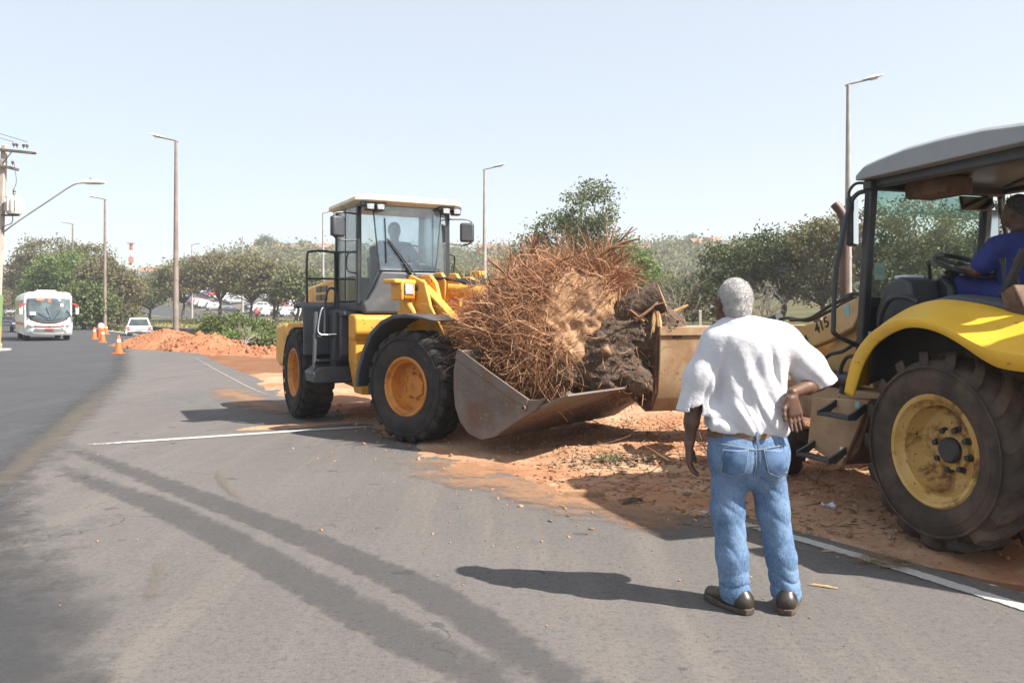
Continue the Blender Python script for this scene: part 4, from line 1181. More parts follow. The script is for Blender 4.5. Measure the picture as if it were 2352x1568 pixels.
    inner = smooth_path([(1.02, .97, 0), (.98, 1.25, 0), (.80, 1.42, 0), (.60, 1.525, 0), (.43, 1.59, 0), (.24, 1.615, 0), (.03, 1.60, 0), (-.17, 1.565, 0), (-.40, 1.51, 0), (-.95, 1.44, 0)], 4)
    MB().loft([[(p.x, s*.725, p.y+.012), (p.x, s*.62, p.y+.045), (p.x, s*.60, p.y-.5)] for p in inner], cap=False, closed=False).build("inner_guard", "dark_plastic", hoe, smooth=50, solid=.015)
    # posts
    def hbar(name, a, b, w, mat="black_metal"):
        a, b = Vector(a), Vector(b); d = b - a; L = d.length
        R = Matrix.Translation((a + b) / 2) @ d.to_track_quat('Z', 'Y').to_matrix().to_4x4()
        return MB().box((-w[0]/2, -w[1]/2, -L/2), (w[0]/2, w[1]/2, L/2), R).build(name, mat, hoe, bevel=.012)
    yp = .65 if s > 0 else -.50
    hbar("canopy_post", (1.20, yp, 1.02), (1.07, yp, 2.56), (.07, .075))
    hbar("canopy_post", (-.62, s*.58, 1.3), (-.66, s*.58, 2.56), (.08, .08))
    hbar("roof_rail", (1.10, s*.63, 2.56), (-.75, s*.63, 2.545), (.08, .09))
# canopy roof
prof = [(1.10, 2.575), (1.10, 2.64), (1.02, 2.69), (.86, 2.715), (.58, 2.745), (.25, 2.75), (-.1, 2.74), (-.5, 2.70), (-.85, 2.64), (-.87, 2.59)]
lip = [(1.09, 2.60), (1.05, 2.62), (.73, 2.645), (.3, 2.65), (-.38, 2.63), (-.85, 2.60)]
mb = MB()
rings = []
for y, dz in ((-.78, -.03), (-.74, 0), (-.3, .02), (.3, .02), (.74, 0), (.78, -.03)):
    rings.append([(x, y, z + (dz if z > 2.60 else 0)) for x, z in prof])
mb.loft(rings)
mb.build("canopy_roof", "canopy_grey", hoe, smooth=40, bevel=.008)
MB().box((-.8, -.66, 2.555), (1.02, .66, 2.574)).build("roof_lining", "black_metal", hoe)
MB().box((1.0, -.62, 2.50), (1.09, .72, 2.572)).build("front_beam", "black_metal", hoe, bevel=.01)
MB().box((.55, .18, 2.42), (.95, .45, 2.552)).build("roof_console", "rust_shade_brown", hoe, bevel=.02)
MB().tube([(.9, -.5, 2.545), (-.6, .4, 2.545)], .015, 6).build("roof_brace", "black_metal", hoe)
# windscreen
mb = MB(); mb.add([(1.165, .62, 1.67), (1.165, -.47, 1.67), (1.085, -.47, 2.52), (1.085, .62, 2.52)], [(0, 1, 2, 3)])
mb.build("windscreen", "backhoe_glass", hoe, solid=.008, smooth=None)
mb = MB(); mb.add([(1.094, .60, 2.31), (1.094, -.46, 2.31), (1.079, -.46, 2.51), (1.079, .60, 2.51)], [(0, 1, 2, 3)])
mb.build("sun_strip", "strip_film", hoe, solid=.003, smooth=None)
MB().box((1.14, -.50, 1.58), (1.20, .66, 1.665)).build("window_sill", "black_metal", hoe, bevel=.01)
MB().prism([(-.44, 1.0), (.62, 1.0), (.62, 1.58), (-.44, 1.58)], 1.16, 1.18, 'x').build("front_panel", "black_metal", hoe)
MB().cbox((1.155, .50, 1.87), (.004, .10, .135)).build("sticker", "sticker_white", hoe, bevel=.03)
MB().cbox((1.13, .60, 1.36), (.004, .06, .06)).build("sticker", "sticker_white", hoe)
# platform, console, seat
MB().box((-.6, -.58, 1.0), (1.15, .58, 1.05)).build("cab_floor", "black_metal", hoe)
MB().prism([(.55, 1.05), (1.12, 1.05), (1.12, 1.55), (1.02, 1.76), (.86, 1.82), (.76, 1.78), (.70, 1.5)], .30, .58).build("console", "dark_plastic", hoe, bevel=.03, seg=3)
MB().prism([(.60, 1.05), (1.0, 1.05), (.98, 1.55), (.90, 1.76), (.74, 1.84), (.64, 1.75)], -.10, .30).build("steering_column", "black_metal", hoe, bevel=.04, seg=3)
MB().box((.84, .36, 1.80), (.98, .52, 1.83)).build("gauge", "sticker_white", hoe, bevel=.01)
tor = []
for k in range(33):
    a = 2*math.pi*k/32
    tor.append(Vector((.63, .21, 1.90)) + Matrix.Rotation(math.radians(-24), 3, 'Y') @ Vector((.20*math.cos(a), .20*math.sin(a), 0)))
sw = MB().tube(tor, .017, 10).build("steering_wheel", "black_metal", hoe)
c0 = Vector((.63, .21, 1.89))
for k in (3, 14, 24):
    MB().tube([c0, tor[k]], .013, 6).build("spoke", "black_metal", sw)
MB().tube([(.78, .20, 1.78), (.63, .21, 1.90)], .035, 10).build("steering_shaft", "black_metal", hoe)
MB().tube(smooth_path([(.80, .34, 1.80), (.77, .38, 1.90), (.76, .40, 1.92)], 3), [.014]*4 + [.02]*3, 8).build("lever", "black_metal", hoe)
MB().tube(smooth_path([(.98, .60, 1.30), (1.0, .64, 1.45), (.88, .66, 1.63), (.72, .66, 1.66), (.62, .62, 1.62)], 5), .022, 10).build("grab_handle", "black_metal", hoe)
MB().prism([(-.22, 1.40), (.36, 1.40), (.38, 1.55), (-.02, 1.55), (-.14, 2.05), (-.26, 2.05)], -.22, .26).build("seat", "seat_fabric", hoe, bevel=.05, seg=3)
MB().box((-.06, -.1, 1.05), (.20, .12, 1.405)).build("seat_base", "black_metal", hoe)
# control tower at the operator's side and rear boom
MB().box((-.16, .40, 1.05), (.0, .56, 1.62)).build("control_box", "black_metal", hoe, bevel=.02)
for dx in (0, .1):
    MB().tube([(-.12+dx, .50, 1.6), (-.10+dx, .50, 1.86), (-.09+dx, .50, 1.90)], [.010, .012, .024], 8).build("lever", "black_metal", hoe)
MB().tube(smooth_path([(-.02, .52, 1.66), (-.08, .55, 1.70), (-.16, .50, 1.95)], 4), .03, 8).build("hydraulic_hose", "hose_rubber", hoe)
MB().prism([(-.33, 1.72), (-.23, 1.66), (-.43, 1.12), (-.63, 1.14)], .66, .78).build("control_panel", "rust_shade_brown", hoe, bevel=.01)
MB().prism([(-.78, .55), (-1.15, .55), (-1.2, 1.25), (-.78, 1.3)], -.62, .62).build("rear_frame", "faded_yellow", hoe, bevel=.02)
MB().prism([(-1.1, .75), (-1.35, .8), (-1.75, 2.1), (-1.6, 3.0), (-1.45, 3.0), (-1.42, 2.1)], -.12, .12).build("backhoe_boom", "faded_yellow", hoe, bevel=.02)
MB().prism([(-1.45, 3.05), (-1.68, 3.0), (-2.2, 1.5), (-2.05, 1.0), (-1.95, 1.5)], -.09, .09).build("dipper_arm", "faded_yellow", hoe, bevel=.02)
MB().prism([(-2.1, 1.15), (-1.75, 1.1), (-1.6, .75), (-1.8, .5), (-2.15, .6)], -.28, .28).build("digging_bucket", "rust_shade_brown", hoe, bevel=.02)
for s in (1, -1):
    MB().prism([(s*.62, .75), (s*.74, .80), (s*1.0, 1.55), (s*.90, 1.60)], -1.12, -.95, 'x').build("stabiliser", "faded_yellow", hoe, bevel=.015)
# exhaust, mirror and long tube frame
MB().tube(smooth_path([(1.9, .24, 1.30), (1.9, .24, 2.10), (1.9, .24, 2.34), (1.92, .26, 2.44), (1.96, .30, 2.52)], 5), .042, 14).build("exhaust_stack", "exhaust_metal", hoe)
for s in (1, -1):
    MB().tube(smooth_path([(1.10, s*.66, 2.50), (1.15, s*.72, 2.48), (1.18, s*.77, 2.38), (1.18, s*.86, 2.05), (1.18, s*.90, 1.85), (1.18, s*.92, 1.45), (1.18, s*.90, 1.37), (1.18, s*.70, 1.28)], 6), .019, 10).build("mirror_frame", "black_metal", hoe)
    MB().tube(smooth_path([(1.10, s*.66, 2.56), (1.14, s*.74, 2.56), (1.17, s*.78, 2.50), (1.17, s*.78, 2.42)], 4), .012, 8).build("mirror_frame", "black_metal", hoe)
    T = Matrix.Translation((1.24, s*.70, 2.27)) @ Matrix.Rotation(s*math.radians(35), 4, 'Z')
    m = MB(T).box((-.03, -.075, -.20), (.03, .075, .20)).build("mirror", "black_metal", hoe, bevel=.025, seg=3)
    MB(T).box((-.036, -.06, -.18), (-.031, .06, .18)).build("mirror_glass", "mirror_face", m)
m = MB().cbox((.98, -.30, 2.42), (.02, .34, .12), (0, .25, .0)).build("rear_view_mirror", "black_metal", hoe, bevel=.02)
MB().cbox((.965, -.30, 2.417), (.004, .31, .095), (0, .25, 0)).build("mirror_glass", "mirror_face", m)
for k, pts in enumerate(([(1.45, .50, 1.66), (1.75, .50, 1.56), (2.05, .50, 1.47), (2.4, .50, 1.49), (2.7, .48, 1.42)], [(1.45, .53, 1.68), (1.7, .53, 1.61), (2.0, .53, 1.49), (2.3, .52, 1.47)],
                         [(1.30, .60, 1.30), (1.45, .62, 1.22), (1.62, .62, 1.18), (1.80, .60, 1.06), (1.85, .58, .98)], [(1.30, .58, 1.18), (1.42, .60, 1.17), (1.5, .60, 1.05), (1.46, .58, .97)], [(1.4, .36, 1.66), (1.6, .40, 1.70), (1.8, .45, 1.60)])):
    MB().tube(smooth_path(pts, 5), .016, 8).build("hydraulic_hose", "hose_rubber", hoe)
MB().lathe([(.03, .86), (.03, .955), (.055, .96), (.055, 1.0)], 12, 'z', c=(1.52, .56, 0), cap=True).build("fluid_cap", "black_metal", hoe)
def side_text(txt, size, x, z, ang, y=.563):
    # reads along -x when seen from the left side of the machine
    T = Matrix.Translation((x, y, z)) @ Matrix.Rotation(math.pi, 4, 'Z') @ Matrix.Rotation(math.radians(ang), 4, 'Y') @ Matrix.Rotation(math.radians(90), 4, 'X')
    return lettering(txt, size, T, "black_ink", hoe)
side_text("415", .135, 1.87, 1.35, -24)
side_text("OBRA", .085, 2.20, 1.25, -10)
MB().cbox((1.47, .562, 1.56), (.07, .004, .09)).build("sticker", "sticker_blue", hoe, bevel=.01)
MB().cbox((1.02, .958, .47), (.07, .004, .07)).build("sticker", "sticker_white", hoe, bevel=.02)
MB().cbox((.86, .958, .85), (.05, .004, .05)).build("sticker", "sticker_blue", hoe, bevel=.01)
# front bucket held against the stump
bp = [(3.84, 1.37), (3.86, 1.27), (3.88, .95), (3.92, .66), (4.06, .47), (4.20, .45), (4.72, .62)]
bi = offs(bp, -.03)
fb = MB().prism(bp + bi[::-1], -1.08, 1.08).build("front_bucket", "faded_cream", hoe, bevel=.006)
MB().prism([(3.80, 1.385), (3.80, 1.29), (3.835, 1.29), (3.85, 1.36), (4.0, 1.375), (4.0, 1.40)], -1.10, 1.10).build("bucket_lip", "faded_cream", fb, bevel=.006)
MB().prism([(3.885, .70), (3.91, .70), (4.08, .465), (4.05, .455)], -1.085, 1.085).build("heel_plate", "rust_shade_brown", fb, bevel=.004)
for s in (1, -1):
    MB().prism([(3.80, 1.39), (4.05, 1.40), (4.55, .88), (4.60, .72), (4.10, .44), (4.02, .46), (3.90, .66), (3.855, 1.27)], s*1.082, s*1.11).build("bucket_side", "rust_shade_brown", fb, bevel=.005)  # dark side plates: their shade is put into the colour

# ------------------------------------------------------------------ uprooted stump between the two buckets
surf("bark", (.070, .044, .030), (.115, .075, .052), 7, rough=.95, dirt=(.15, .10, .065), dscale=3, dlo=.5, dhi=.8, bump=.9, bscale=22, bdist=.04)
surf("cut_wood", (.30, .17, .085), (.20, .10, .05), 9, rough=.85, dirt=(.10, .05, .03), dscale=7, bump=.4, bscale=40)
surf("split_wood", (.50, .33, .15), (.42, .22, .09), 14, rough=.8, bump=.3, bscale=60)
surf("root_bark", (.22, .11, .062), (.31, .17, .10), 9, rough=.9, dirt=(.40, .26, .16), dscale=5, bump=.5, bscale=50)
def root_mat():
    m, nt, out = new_mat("root_hair")
    ge = nt.nodes.new("ShaderNodeNewGeometry")
    cr = nt.nodes.new("ShaderNodeValToRGB")
    el = cr.color_ramp.elements
    el.new(.35); el.new(.7)
    for e, (p, c) in zip(el, ((0, (.16, .07, .036)), (.35, (.33, .15, .075)), (.7, (.46, .245, .135)), (1, (.56, .35, .21)))):
        e.position = p; e.color = (*c, 1)
    nt.links.new(ge.outputs["Random Per Island"], cr.inputs[0])
    bsdf(nt, out, cr.outputs[0], .9, 0, None, .2)
root_mat()
ST = Vector((.85, 9.45, .6))
stump = tag(empty("uprooted_stump", ST + Vector((.12, .36, .02))), "uprooted tree stump with a sandy root ball and tangled brown roots held between two buckets", "tree stump")
stump.scale = (1.04, 1.04, 1.03)
def rel(p):
    return (p[0] - ST.x, p[1] - ST.y, p[2] - ST.z)
S = SDF((-1.5, -1.1, -.35), (1.0, 1.2, 1.55), .022)
for c, r in (((.55, 9.35, 1.66), (.50, .42, .36)), ((.30, 9.30, 1.45), (.42, .42, .40)), ((.62, 9.30, 1.80), (.30, .30, .22)), ((.75, 9.2, 1.42), (.45, .42, .38)), ((.85, 9.5, 1.05), (.62, .55, .45)), ((.10, 9.45, 1.15), (.42, .45, .42)), ((.55, 9.1, 1.15), (.42, .38, .38)), ((-.15, 9.6, 1.3), (.3, .4, .3)), ((.95, 9.15, .95), (.42, .30, .30))):
    S.ell(rel(c), r, .12)
X, Y, Z = S.grid()
near = np.abs(S.f) < .25
S.f = (S.f + (.065 * fbm(X, Y, Z, 6.0, 3, 3) + .034 * np.abs(fbm(X, Y, Z, 15, 6, 3)) + .014 * fbm(X, Y, Z, 40, 9, 2) - .02)).astype(np.float32)
me = S.mesh("root_ball")
link("root_ball", me, "rootball", stump, smooth=180)
# trunk: dark butt lying towards the backhoe bucket
S2_ = SDF((-.7, -1.1, -.25), (1.0, .75, 1.35), .018)
S2_.cap(rel((.55, 9.25, 1.20)), rel((1.50, 9.0, 1.26)), .38, .31, .1)
S2_.cap(rel((.9, 9.0, 1.05)), rel((1.25, 8.85, .78)), .28, .18, .12)
S2_.cap(rel((.7, 9.05, 1.0)), rel((.90, 8.82, .76)), .26, .17, .12)
S2_.cap(rel((.75, 9.1, 1.0)), rel((.45, 8.92, .85)), .26, .20, .12)
S2_.cap(rel((1.2, 9.0, 1.1)), rel((1.45, 9.25, .85)), .24, .16, .12)
S2_.cap(rel((1.0, 9.1, 1.38)), rel((1.40, 9.0, 1.46)), .22, .16, .08)
X, Y, Z = S2_.grid()
S2_.f = (S2_.f + .040 * fbm(X*.8, Y, Z, 6, 5, 3) + .034 * np.abs(fbm(X*.25, Y*1.5, Z*1.5, 20, 8, 3)) + .012 * fbm(X*.6, Y, Z, 60, 8, 2) - .012).astype(np.float32)
tbm = S2_.mesh("trunk_butt")
link("trunk_butt", tbm, "bark", stump, smooth=180)
# sawn log on top with its cut end
a, b = Vector(rel((1.02, 8.98, 1.47))), Vector(rel((1.52, 8.86, 1.66)))
ax = (b - a).normalized(); u = ax.cross(Vector((0, 0, 1))).normalized(); w = u.cross(ax)
rings = []
for t, r in ((0, .13), (.15, .16), (.4, .165), (.7, .17), (1.0, .175)):
    p = a + (b - a) * t
    rings.append([p + (u*math.cos(2*math.pi*k/20)*(1+.10*math.sin(3*k+t*4)) + w*math.sin(2*math.pi*k/20)*(1+.08*math.cos(2.3*k+t*3))) * r for k in range(20)])
lg = MB().loft(rings).build("sawn_log", "bark", stump, smooth=50)
cutr = [p + ax*.004 for p in rings[-1]]
cutr = [(p - (b + ax*.004)) * .90 + (b + ax*.004) for p in cutr]
mb = MB(); mb.add(cutr + [b + ax*.012], [(k, (k+1) % 20, 20) for k in range(20)]); mb.build("cut_end", "cut_wood", lg, smooth=20)
# pale split wood
for c, L, d in (((1.37, 8.78, 1.63), .07, (.3, -.6, .4)), ((1.46, 8.72, 1.38), .13, (.1, -.2, -1)), ((1.41, 8.74, 1.40), .12, (-.1, -.2, -1)), ((.95, 8.86, 1.52), .13, (.15, -.2, 1)), ((.88, 8.9, 1.60), .12, (.25, -.2, 1)), ((1.66, 8.9, 1.50), .16, (.9, -.1, .5))):
    p = Vector(rel(c)); d = Vector(d).normalized()
    MB().tube([p - d*L, p, p + d*L], [.022, .03, .012], 6).build("split_piece", "split_wood", stump, smooth=25)

rr = np.random.default_rng(21)
def root_path(p0, d0, L, n, curl, droop, f):
    pts = [np.array(p0)]; d = np.array(d0, float); d /= np.linalg.norm(d)
    ph = rr.uniform(0, 6.28, 3); st = L / n
    k = rr.normal(size=3) * curl
    for i in range(n):
        k = k * .75 + rr.normal(size=3) * curl * .6
        q = pts[-1] * 2.6
        flow = np.array([math.sin(q[2]*1.9 + q[1] + 1.0), math.sin(q[0]*1.7 + q[2]*.8 + 2.0), math.sin(q[0]*2.1 - q[1]*1.3)])
        d = d + k * st * f + flow * st * 1.5 + np.array([0, 0, -droop * st])
        d /= np.linalg.norm(d)
        pts.append(pts[-1] + d * st)
    return np.array(pts)
# thick roots
thick = [((.25, 9.3, 1.75), (-.55, -.2, .75), .75, .034), ((.15, 9.3, 1.65), (-.75, -.2, .55), .80, .030), ((.35, 9.3, 1.85), (-.35, -.1, .85), .62, .036),
         ((.45, 9.25, 1.85), (.55, -.25, .60), 1.0, .034), ((.50, 9.3, 1.9), (.75, -.1, .38), .95, .028), ((.35, 9.35, 1.85), (.62, -.2, .5), 1.1, .024),
         ((.0, 9.25, 1.55), (-.85, -.3, .30), .65, .026), ((-.05, 9.2, 1.35), (-.8, -.3, .15), .60, .024), ((.1, 9.15, 1.2), (-.4, -.5, -.5), .50, .026),
         ((.25, 9.0, 1.05), (-.05, -.25, -1), .55, .040), ((.15, 9.0, 1.15), (.55, -.45, -.55), .85, .018), ((-.1, 9.0, 1.1), (.7, -.4, -.4), .95, .017),
         ((.2, 9.3, 1.8), (-.6, .1, .7), .70, .024), ((.30, 9.2, 1.8), (-.15, -.25, .9), .55, .026), ((.6, 9.35, 1.92), (.5, .1, .65), .55, .024),
         ((.75, 9.3, 1.95), (.62, -.2, .12), .60, .030), ((-.1, 9.3, 1.45), (-.9, -.35, -.1), .85, .012), ((-.15, 9.1, 1.25), (-.85, -.5, .05), .95, .010),
         ((1.25, 8.95, .95), (.1, -.3, -1), .35, .03), ((1.10, 8.95, .9), (.2, -.3, -.9), .35, .022), ((1.30, 8.76, 1.40), (-.45, -.2, .45), .30, .02), ((1.22, 8.75, 1.42), (.6, -.2, .35), .34, .022)]
for p, d, L, r in thick:
    pts = root_path(rel(p), d, L * rr.uniform(.9, 1.1), 9, 2.0, .35, 1.0)
    MB().tube([tuple(q) for q in pts], list(np.linspace(r, r*.35, len(pts))), 7).build("root", "root_bark", stump, smooth=60)
    if r > .02:
        for k in range(3):
            i = rr.integers(3, 8)
            dd = pts[i+1] - pts[i]; dd = dd / np.linalg.norm(dd) + rr.normal(size=3) * .6
            q = root_path(pts[i], dd, L * rr.uniform(.25, .45), 6, 2.5, .4, 1.0)
            MB().tube([tuple(v) for v in q], list(np.linspace(r*.5, r*.15, len(q))), 5).build("root", "root_bark", stump, smooth=60)
for k in range(80):      # middling roots fanning out of the top and the left
    if k < 40:
        p0 = (rr.uniform(-.05, .75), rr.uniform(9.15, 9.6), rr.uniform(1.7, 1.95)); d0 = np.array([rr.normal(.05, .5), -.1, rr.uniform(.35, .9)])
    else:
        p0 = (rr.uniform(-.2, .25), rr.uniform(9.0, 9.4), rr.uniform(1.1, 1.75)); d0 = np.array([-.7, rr.normal(-.25, .2), rr.normal(.25, .35)])
    q = root_path(rel(p0), d0, rr.uniform(.35, .75), 9, 2.6, .4, 1.0)
    r_ = rr.uniform(.007, .015)
    MB().tube([tuple(v) for v in q], list(np.linspace(r_, r_*.35, len(q))), 5).build("root", "root_bark", stump, smooth=60)
# matted fine roots
vs = np.array([v.co[:] for v in me.vertices]); ns = np.array([v.normal[:] for v in me.vertices])
paths = []
# sandy face stays bare: fewer starts near its middle
cface = np.array(rel((.66, 8.95, 1.72)))
def emit(n, region, dirf, lrange, rrange, curl, droop):
    idx = np.where(region(vs))[0]
    k = 0
    while k < n:
        i = rr.choice(idx)
        p = vs[i]
        if np.linalg.norm((p - cface) / np.array([.25, .5, .22])) < 1 and rr.random() < .82:
            k += .2; continue
        d = dirf(p, ns[i]) + rr.normal(size=3) * .28
        L = rr.uniform(*lrange); r = rr.uniform(*rrange) * .74
        if rr.random() < .12: r *= 1.9
        pts = root_path(p - ns[i]*.03, d, L, 9, curl, droop, 1.0)
        paths.append((pts, np.linspace(r, r*.4, len(pts))))
        k += 1
lx = lambda v: v[:, 0] + ST.x
lz = lambda v: v[:, 2] + ST.z
fy = lambda v: v[:, 1] < .25
emit(1302, lambda v: (lx(v) < .35) & fy(v), lambda p, n: n*.45 + np.array([-.55, -.15, .45]), (.30, .85), (.0020, .0058), 4.2, .5)
emit(780, lambda v: (lx(v) < .30) & fy(v) & (lz(v) < 1.5), lambda p, n: n*.5 + np.array([-.45, -.3, -.05]), (.25, .70), (.0020, .0055), 5.0, 1.1)
emit(630, lambda v: (lz(v) > 1.72), lambda p, n: n*.45 + np.array([.12, -.05, .40]), (.30, .75), (.002, .0065), 4.0, .6)
emit(360, lambda v: (lz(v) > 1.65) & (lx(v) > .7), lambda p, n: n*.6 + np.array([.25, -.25, .1]), (.2, .5), (.0025, .006), 4.0, 1.8)
emit(495, lambda v: (lx(v) < .55) & (lz(v) < 1.25) & (v[:, 1] < -.1), lambda p, n: n*.4 + np.array([-.05, -.3, -.35]), (.22, .6), (.002, .006), 5.0, .9)
emit(300, lambda v: (lx(v) > .75) & (lz(v) < 1.05) & (v[:, 1] < 0), lambda p, n: n*.5 + np.array([.1, -.2, -.6]), (.12, .35), (.0025, .006), 5.0, 1.0)
emit(480, lambda v: (v[:, 1] < 0), lambda p, n: n*.35 + rr.normal(size=3)*.6, (.05, .22), (.002, .005), 7.0, .8)
emit(1500, lambda v: (v[:, 1] < .1), lambda p, n: n*.25 + rr.normal(size=3)*.7 + np.array([0, 0, -.2]), (.03, .12), (.0012, .0032), 9.0, .8)
emit(700, lambda v: (lx(v) < .5) & (v[:, 1] < .2), lambda p, n: n*.4 + np.array([-.45, -.15, .35]), (.25, .65), (.0012, .0032), 5.0, .6)
emit(500, lambda v: (lz(v) > 1.6), lambda p, n: n*.4 + np.array([.1, -.1, .4]), (.2, .6), (.0012, .0032), 5.0, .7)
for k in range(10):   # loose long strands
    p = np.array(rel((rr.uniform(-.3, .1), rr.uniform(8.95, 9.3), rr.uniform(1.0, 1.6))))
    pts = root_path(p, np.array([-.8, -.35, rr.uniform(-.1, .4)]), rr.uniform(.5, .9), 10, 2.2, .7, 1.0)
    paths.append((pts, np.linspace(.006, .003, len(pts))))
tv = np.array([v.co[:] for v in tbm.vertices]); tn = np.array([v.normal[:] for v in tbm.vertices])
for k in range(520):
    i = rr.integers(len(tv))
    if tv[i, 1] > .1: continue
    pts = root_path(tv[i] - tn[i]*.02, tn[i]*.5 + rr.normal(size=3)*.5 + (0, 0, -.2), rr.uniform(.05, .30), 7, 6.0, .8, 1.0)
    paths.append((pts, np.linspace(rr.uniform(.0015, .006), .0012, len(pts))))
tag(link("fine_roots", tubes_mesh("fine_roots", paths, 3), "root_hair", stump), kind="stuff")
# clods and bark crumbs stuck on the ball
lump = []
V0 = np.array([(1,0,0),(-1,0,0),(0,1,0),(0,-1,0),(0,0,1),(0,0,-1)], float)
F0 = np.array([(0,2,4),(2,1,4),(1,3,4),(3,0,4),(2,0,5),(1,2,5),(3,1,5),(0,3,5)])
def crumbs(name, P, size, mat, parent=None, flat=(1, 1, 1), kind="stuff"):
    VV, FF = [], []
    for i, p in enumerate(P):
        s = size[i]
        R = np.linalg.qr(rr.normal(size=(3, 3)))[0]
        v = (V0 * s * rr.uniform(.6, 1.3, (6, 1)) * np.array(flat)) @ (R if flat == (1, 1, 1) else np.array(Matrix.Rotation(rr.uniform(0, 6.28), 3, 'Z')).T @ np.array(Matrix.Rotation(rr.uniform(-.3, .3), 3, 'X')).T) + p
        VV.append(v); FF.append(F0 + 6 * i)
    o = link(name, fast_mesh(name, np.concatenate(VV), np.concatenate(FF)), mat, parent)
    return tag(o, kind=kind)
idx = rr.choice(np.where(vs[:, 1] < .1)[0], 260)
crumbs("soil_crumbs", vs[idx] - ns[idx]*.006, rr.exponential(.007, 260) + .004, "rootball", stump)

idx = rr.choice(np.where(tv[:, 1] < .1)[0], 360)
crumbs("bark_plates", tv[idx], rr.uniform(.015, .055, 360), "bark", stump, (1, .5, .22))
idx = rr.choice(np.where(tv[:, 1] < .1)[0], 200)
crumbs("soil_crumbs", tv[idx] - tn[idx]*.008, rr.exponential(.006, 200) + .006, "rootball", stump)

# ------------------------------------------------------------------ people
surf("skin_dark", (.082, .036, .020), (.105, .05, .03), 20, rough=.5, dirt=(.14, .075, .05), dscale=9, dlo=.6, dhi=.9, bump=.15, bscale=90)
surf("skin_palm", (.26, .135, .085), (.2, .1, .06), 20, rough=.6)
surf("skin_tan", (.17, .085, .055), (.14, .065, .04), 20, rough=.5)
surf("hair_white", (.50, .485, .47), (.41, .395, .38), 40, lo=.40, hi=.65, rough=.95, dirt=(.30, .28, .265), dscale=260, dlo=.5, dhi=.8, bump=.8, bscale=420, bdist=.004)
surf("hair_dark", (.03, .026, .024), (.06, .055, .05), 60, rough=.9, bump=.8, bscale=260)
surf("shirt_white", (.57, .565, .59), (.53, .525, .555), 5, rough=.9, bump=.42, bscale=24, bdist=.012)
def denim():
    m, nt, out = new_mat("denim")
    co = coords(nt)
    c = mixc(nt, ramp(nt, noise(nt, co, 5, 7, .65), .36, .68), (.060, .115, .215), (.14, .215, .34))
    mp = nt.nodes.new("ShaderNodeMapping"); mp.inputs["Scale"].default_value = (190, 190, 40)
    nt.links.new(co, mp.inputs[0])
    wv = noise(nt, mp.outputs[0], 1.0, 2)
    c = mixc(nt, ramp(nt, wv, .35, .7, 0, .4), c, (.22, .32, .46))
    wr = noise(nt, co, 26, 6, .6, 1.2)
    c = mixc(nt, ramp(nt, wr, .52, .68, 0, .35), c, (.20, .29, .42))
    bsdf(nt, out, c, .9, 0, bump_n(nt, math_n(nt, 'ADD', math_n(nt, 'MULTIPLY', wv, .2), wr), .5, .010), .2)
denim()
surf("denim_thread", (.30, .32, .34), rough=.9)
surf("denim_dark", (.05, .10, .20), (.10, .17, .30), 12, rough=.9)
surf("belt_leather", (.17, .105, .06), (.12, .07, .04), 18, rough=.6, bump=.3, bscale=80)
surf("shoe_leather", (.018, .014, .012), (.034, .026, .021), 14, rough=.38, dirt=(.09, .065, .05), dscale=8, dlo=.5, dhi=.85)
surf("shoe_sole", (.055, .038, .028), (.09, .065, .05), 15, rough=.9)
surf("shirt_blue", (.020, .030, .165), (.026, .04, .20), 6, rough=.85, bump=.2, bscale=200)
surf("shirt_ink", (.45, .5, .55), rough=.8)

def hand(S, wrist, d, palmn, thumb_side, L=.18, curl=.25, spread=.12, k=.010):
    """palm + five fingers as capsule chains. d: pointing direction, palmn: palm normal, thumb_side: vector to the thumb"""
    d = np.array(d, float); d /= np.linalg.norm(d)
    t = np.array(thumb_side, float); t -= d * (t @ d); t /= np.linalg.norm(t)
    n = np.array(palmn, float); n -= d*(n@d); n -= t*(n@t); n /= np.linalg.norm(n)
    w = np.array(wrist, float)
    pl = L * .50
    for i, o in enumerate((-.030, -.010, .010, .030)):
        S.cap(w + t*o*.55 + d*.01, w + d*pl + t*o, .017, .0155, .014)
    lens = (.064, .078, .084, .076)
    for i, o in enumerate((-.031, -.0105, .0105, .031)):
        a = w + d*pl + t*o
        fd = d + t*o*spread*30*.25 + n*curl*.5; fd /= np.linalg.norm(fd)
        b = a + fd*lens[i]*.45
        fd2 = fd + n*curl; fd2 /= np.linalg.norm(fd2)
        c = b + fd2*lens[i]*.33
        fd3 = fd2 + n*curl*1.1; fd3 /= np.linalg.norm(fd3)
        e = c + fd3*lens[i]*.28
        S.chain([a, b, c, e], [.0105, .0098, .009, .008], .005)
    a = w + d*pl*.30 + t*.030
    td = d*.75 + t*.75 + n*.25; td /= np.linalg.norm(td)
    b = a + td*.042
    td2 = d + t*.25 + n*.25; td2 /= np.linalg.norm(td2)
    S.cap(w + d*pl*.15 + t*.015, a, .017, .015, .012)
    S.chain([a, b, b + td2*.032, b + td2*.055], [.014, .012, .0105, .009], .008)

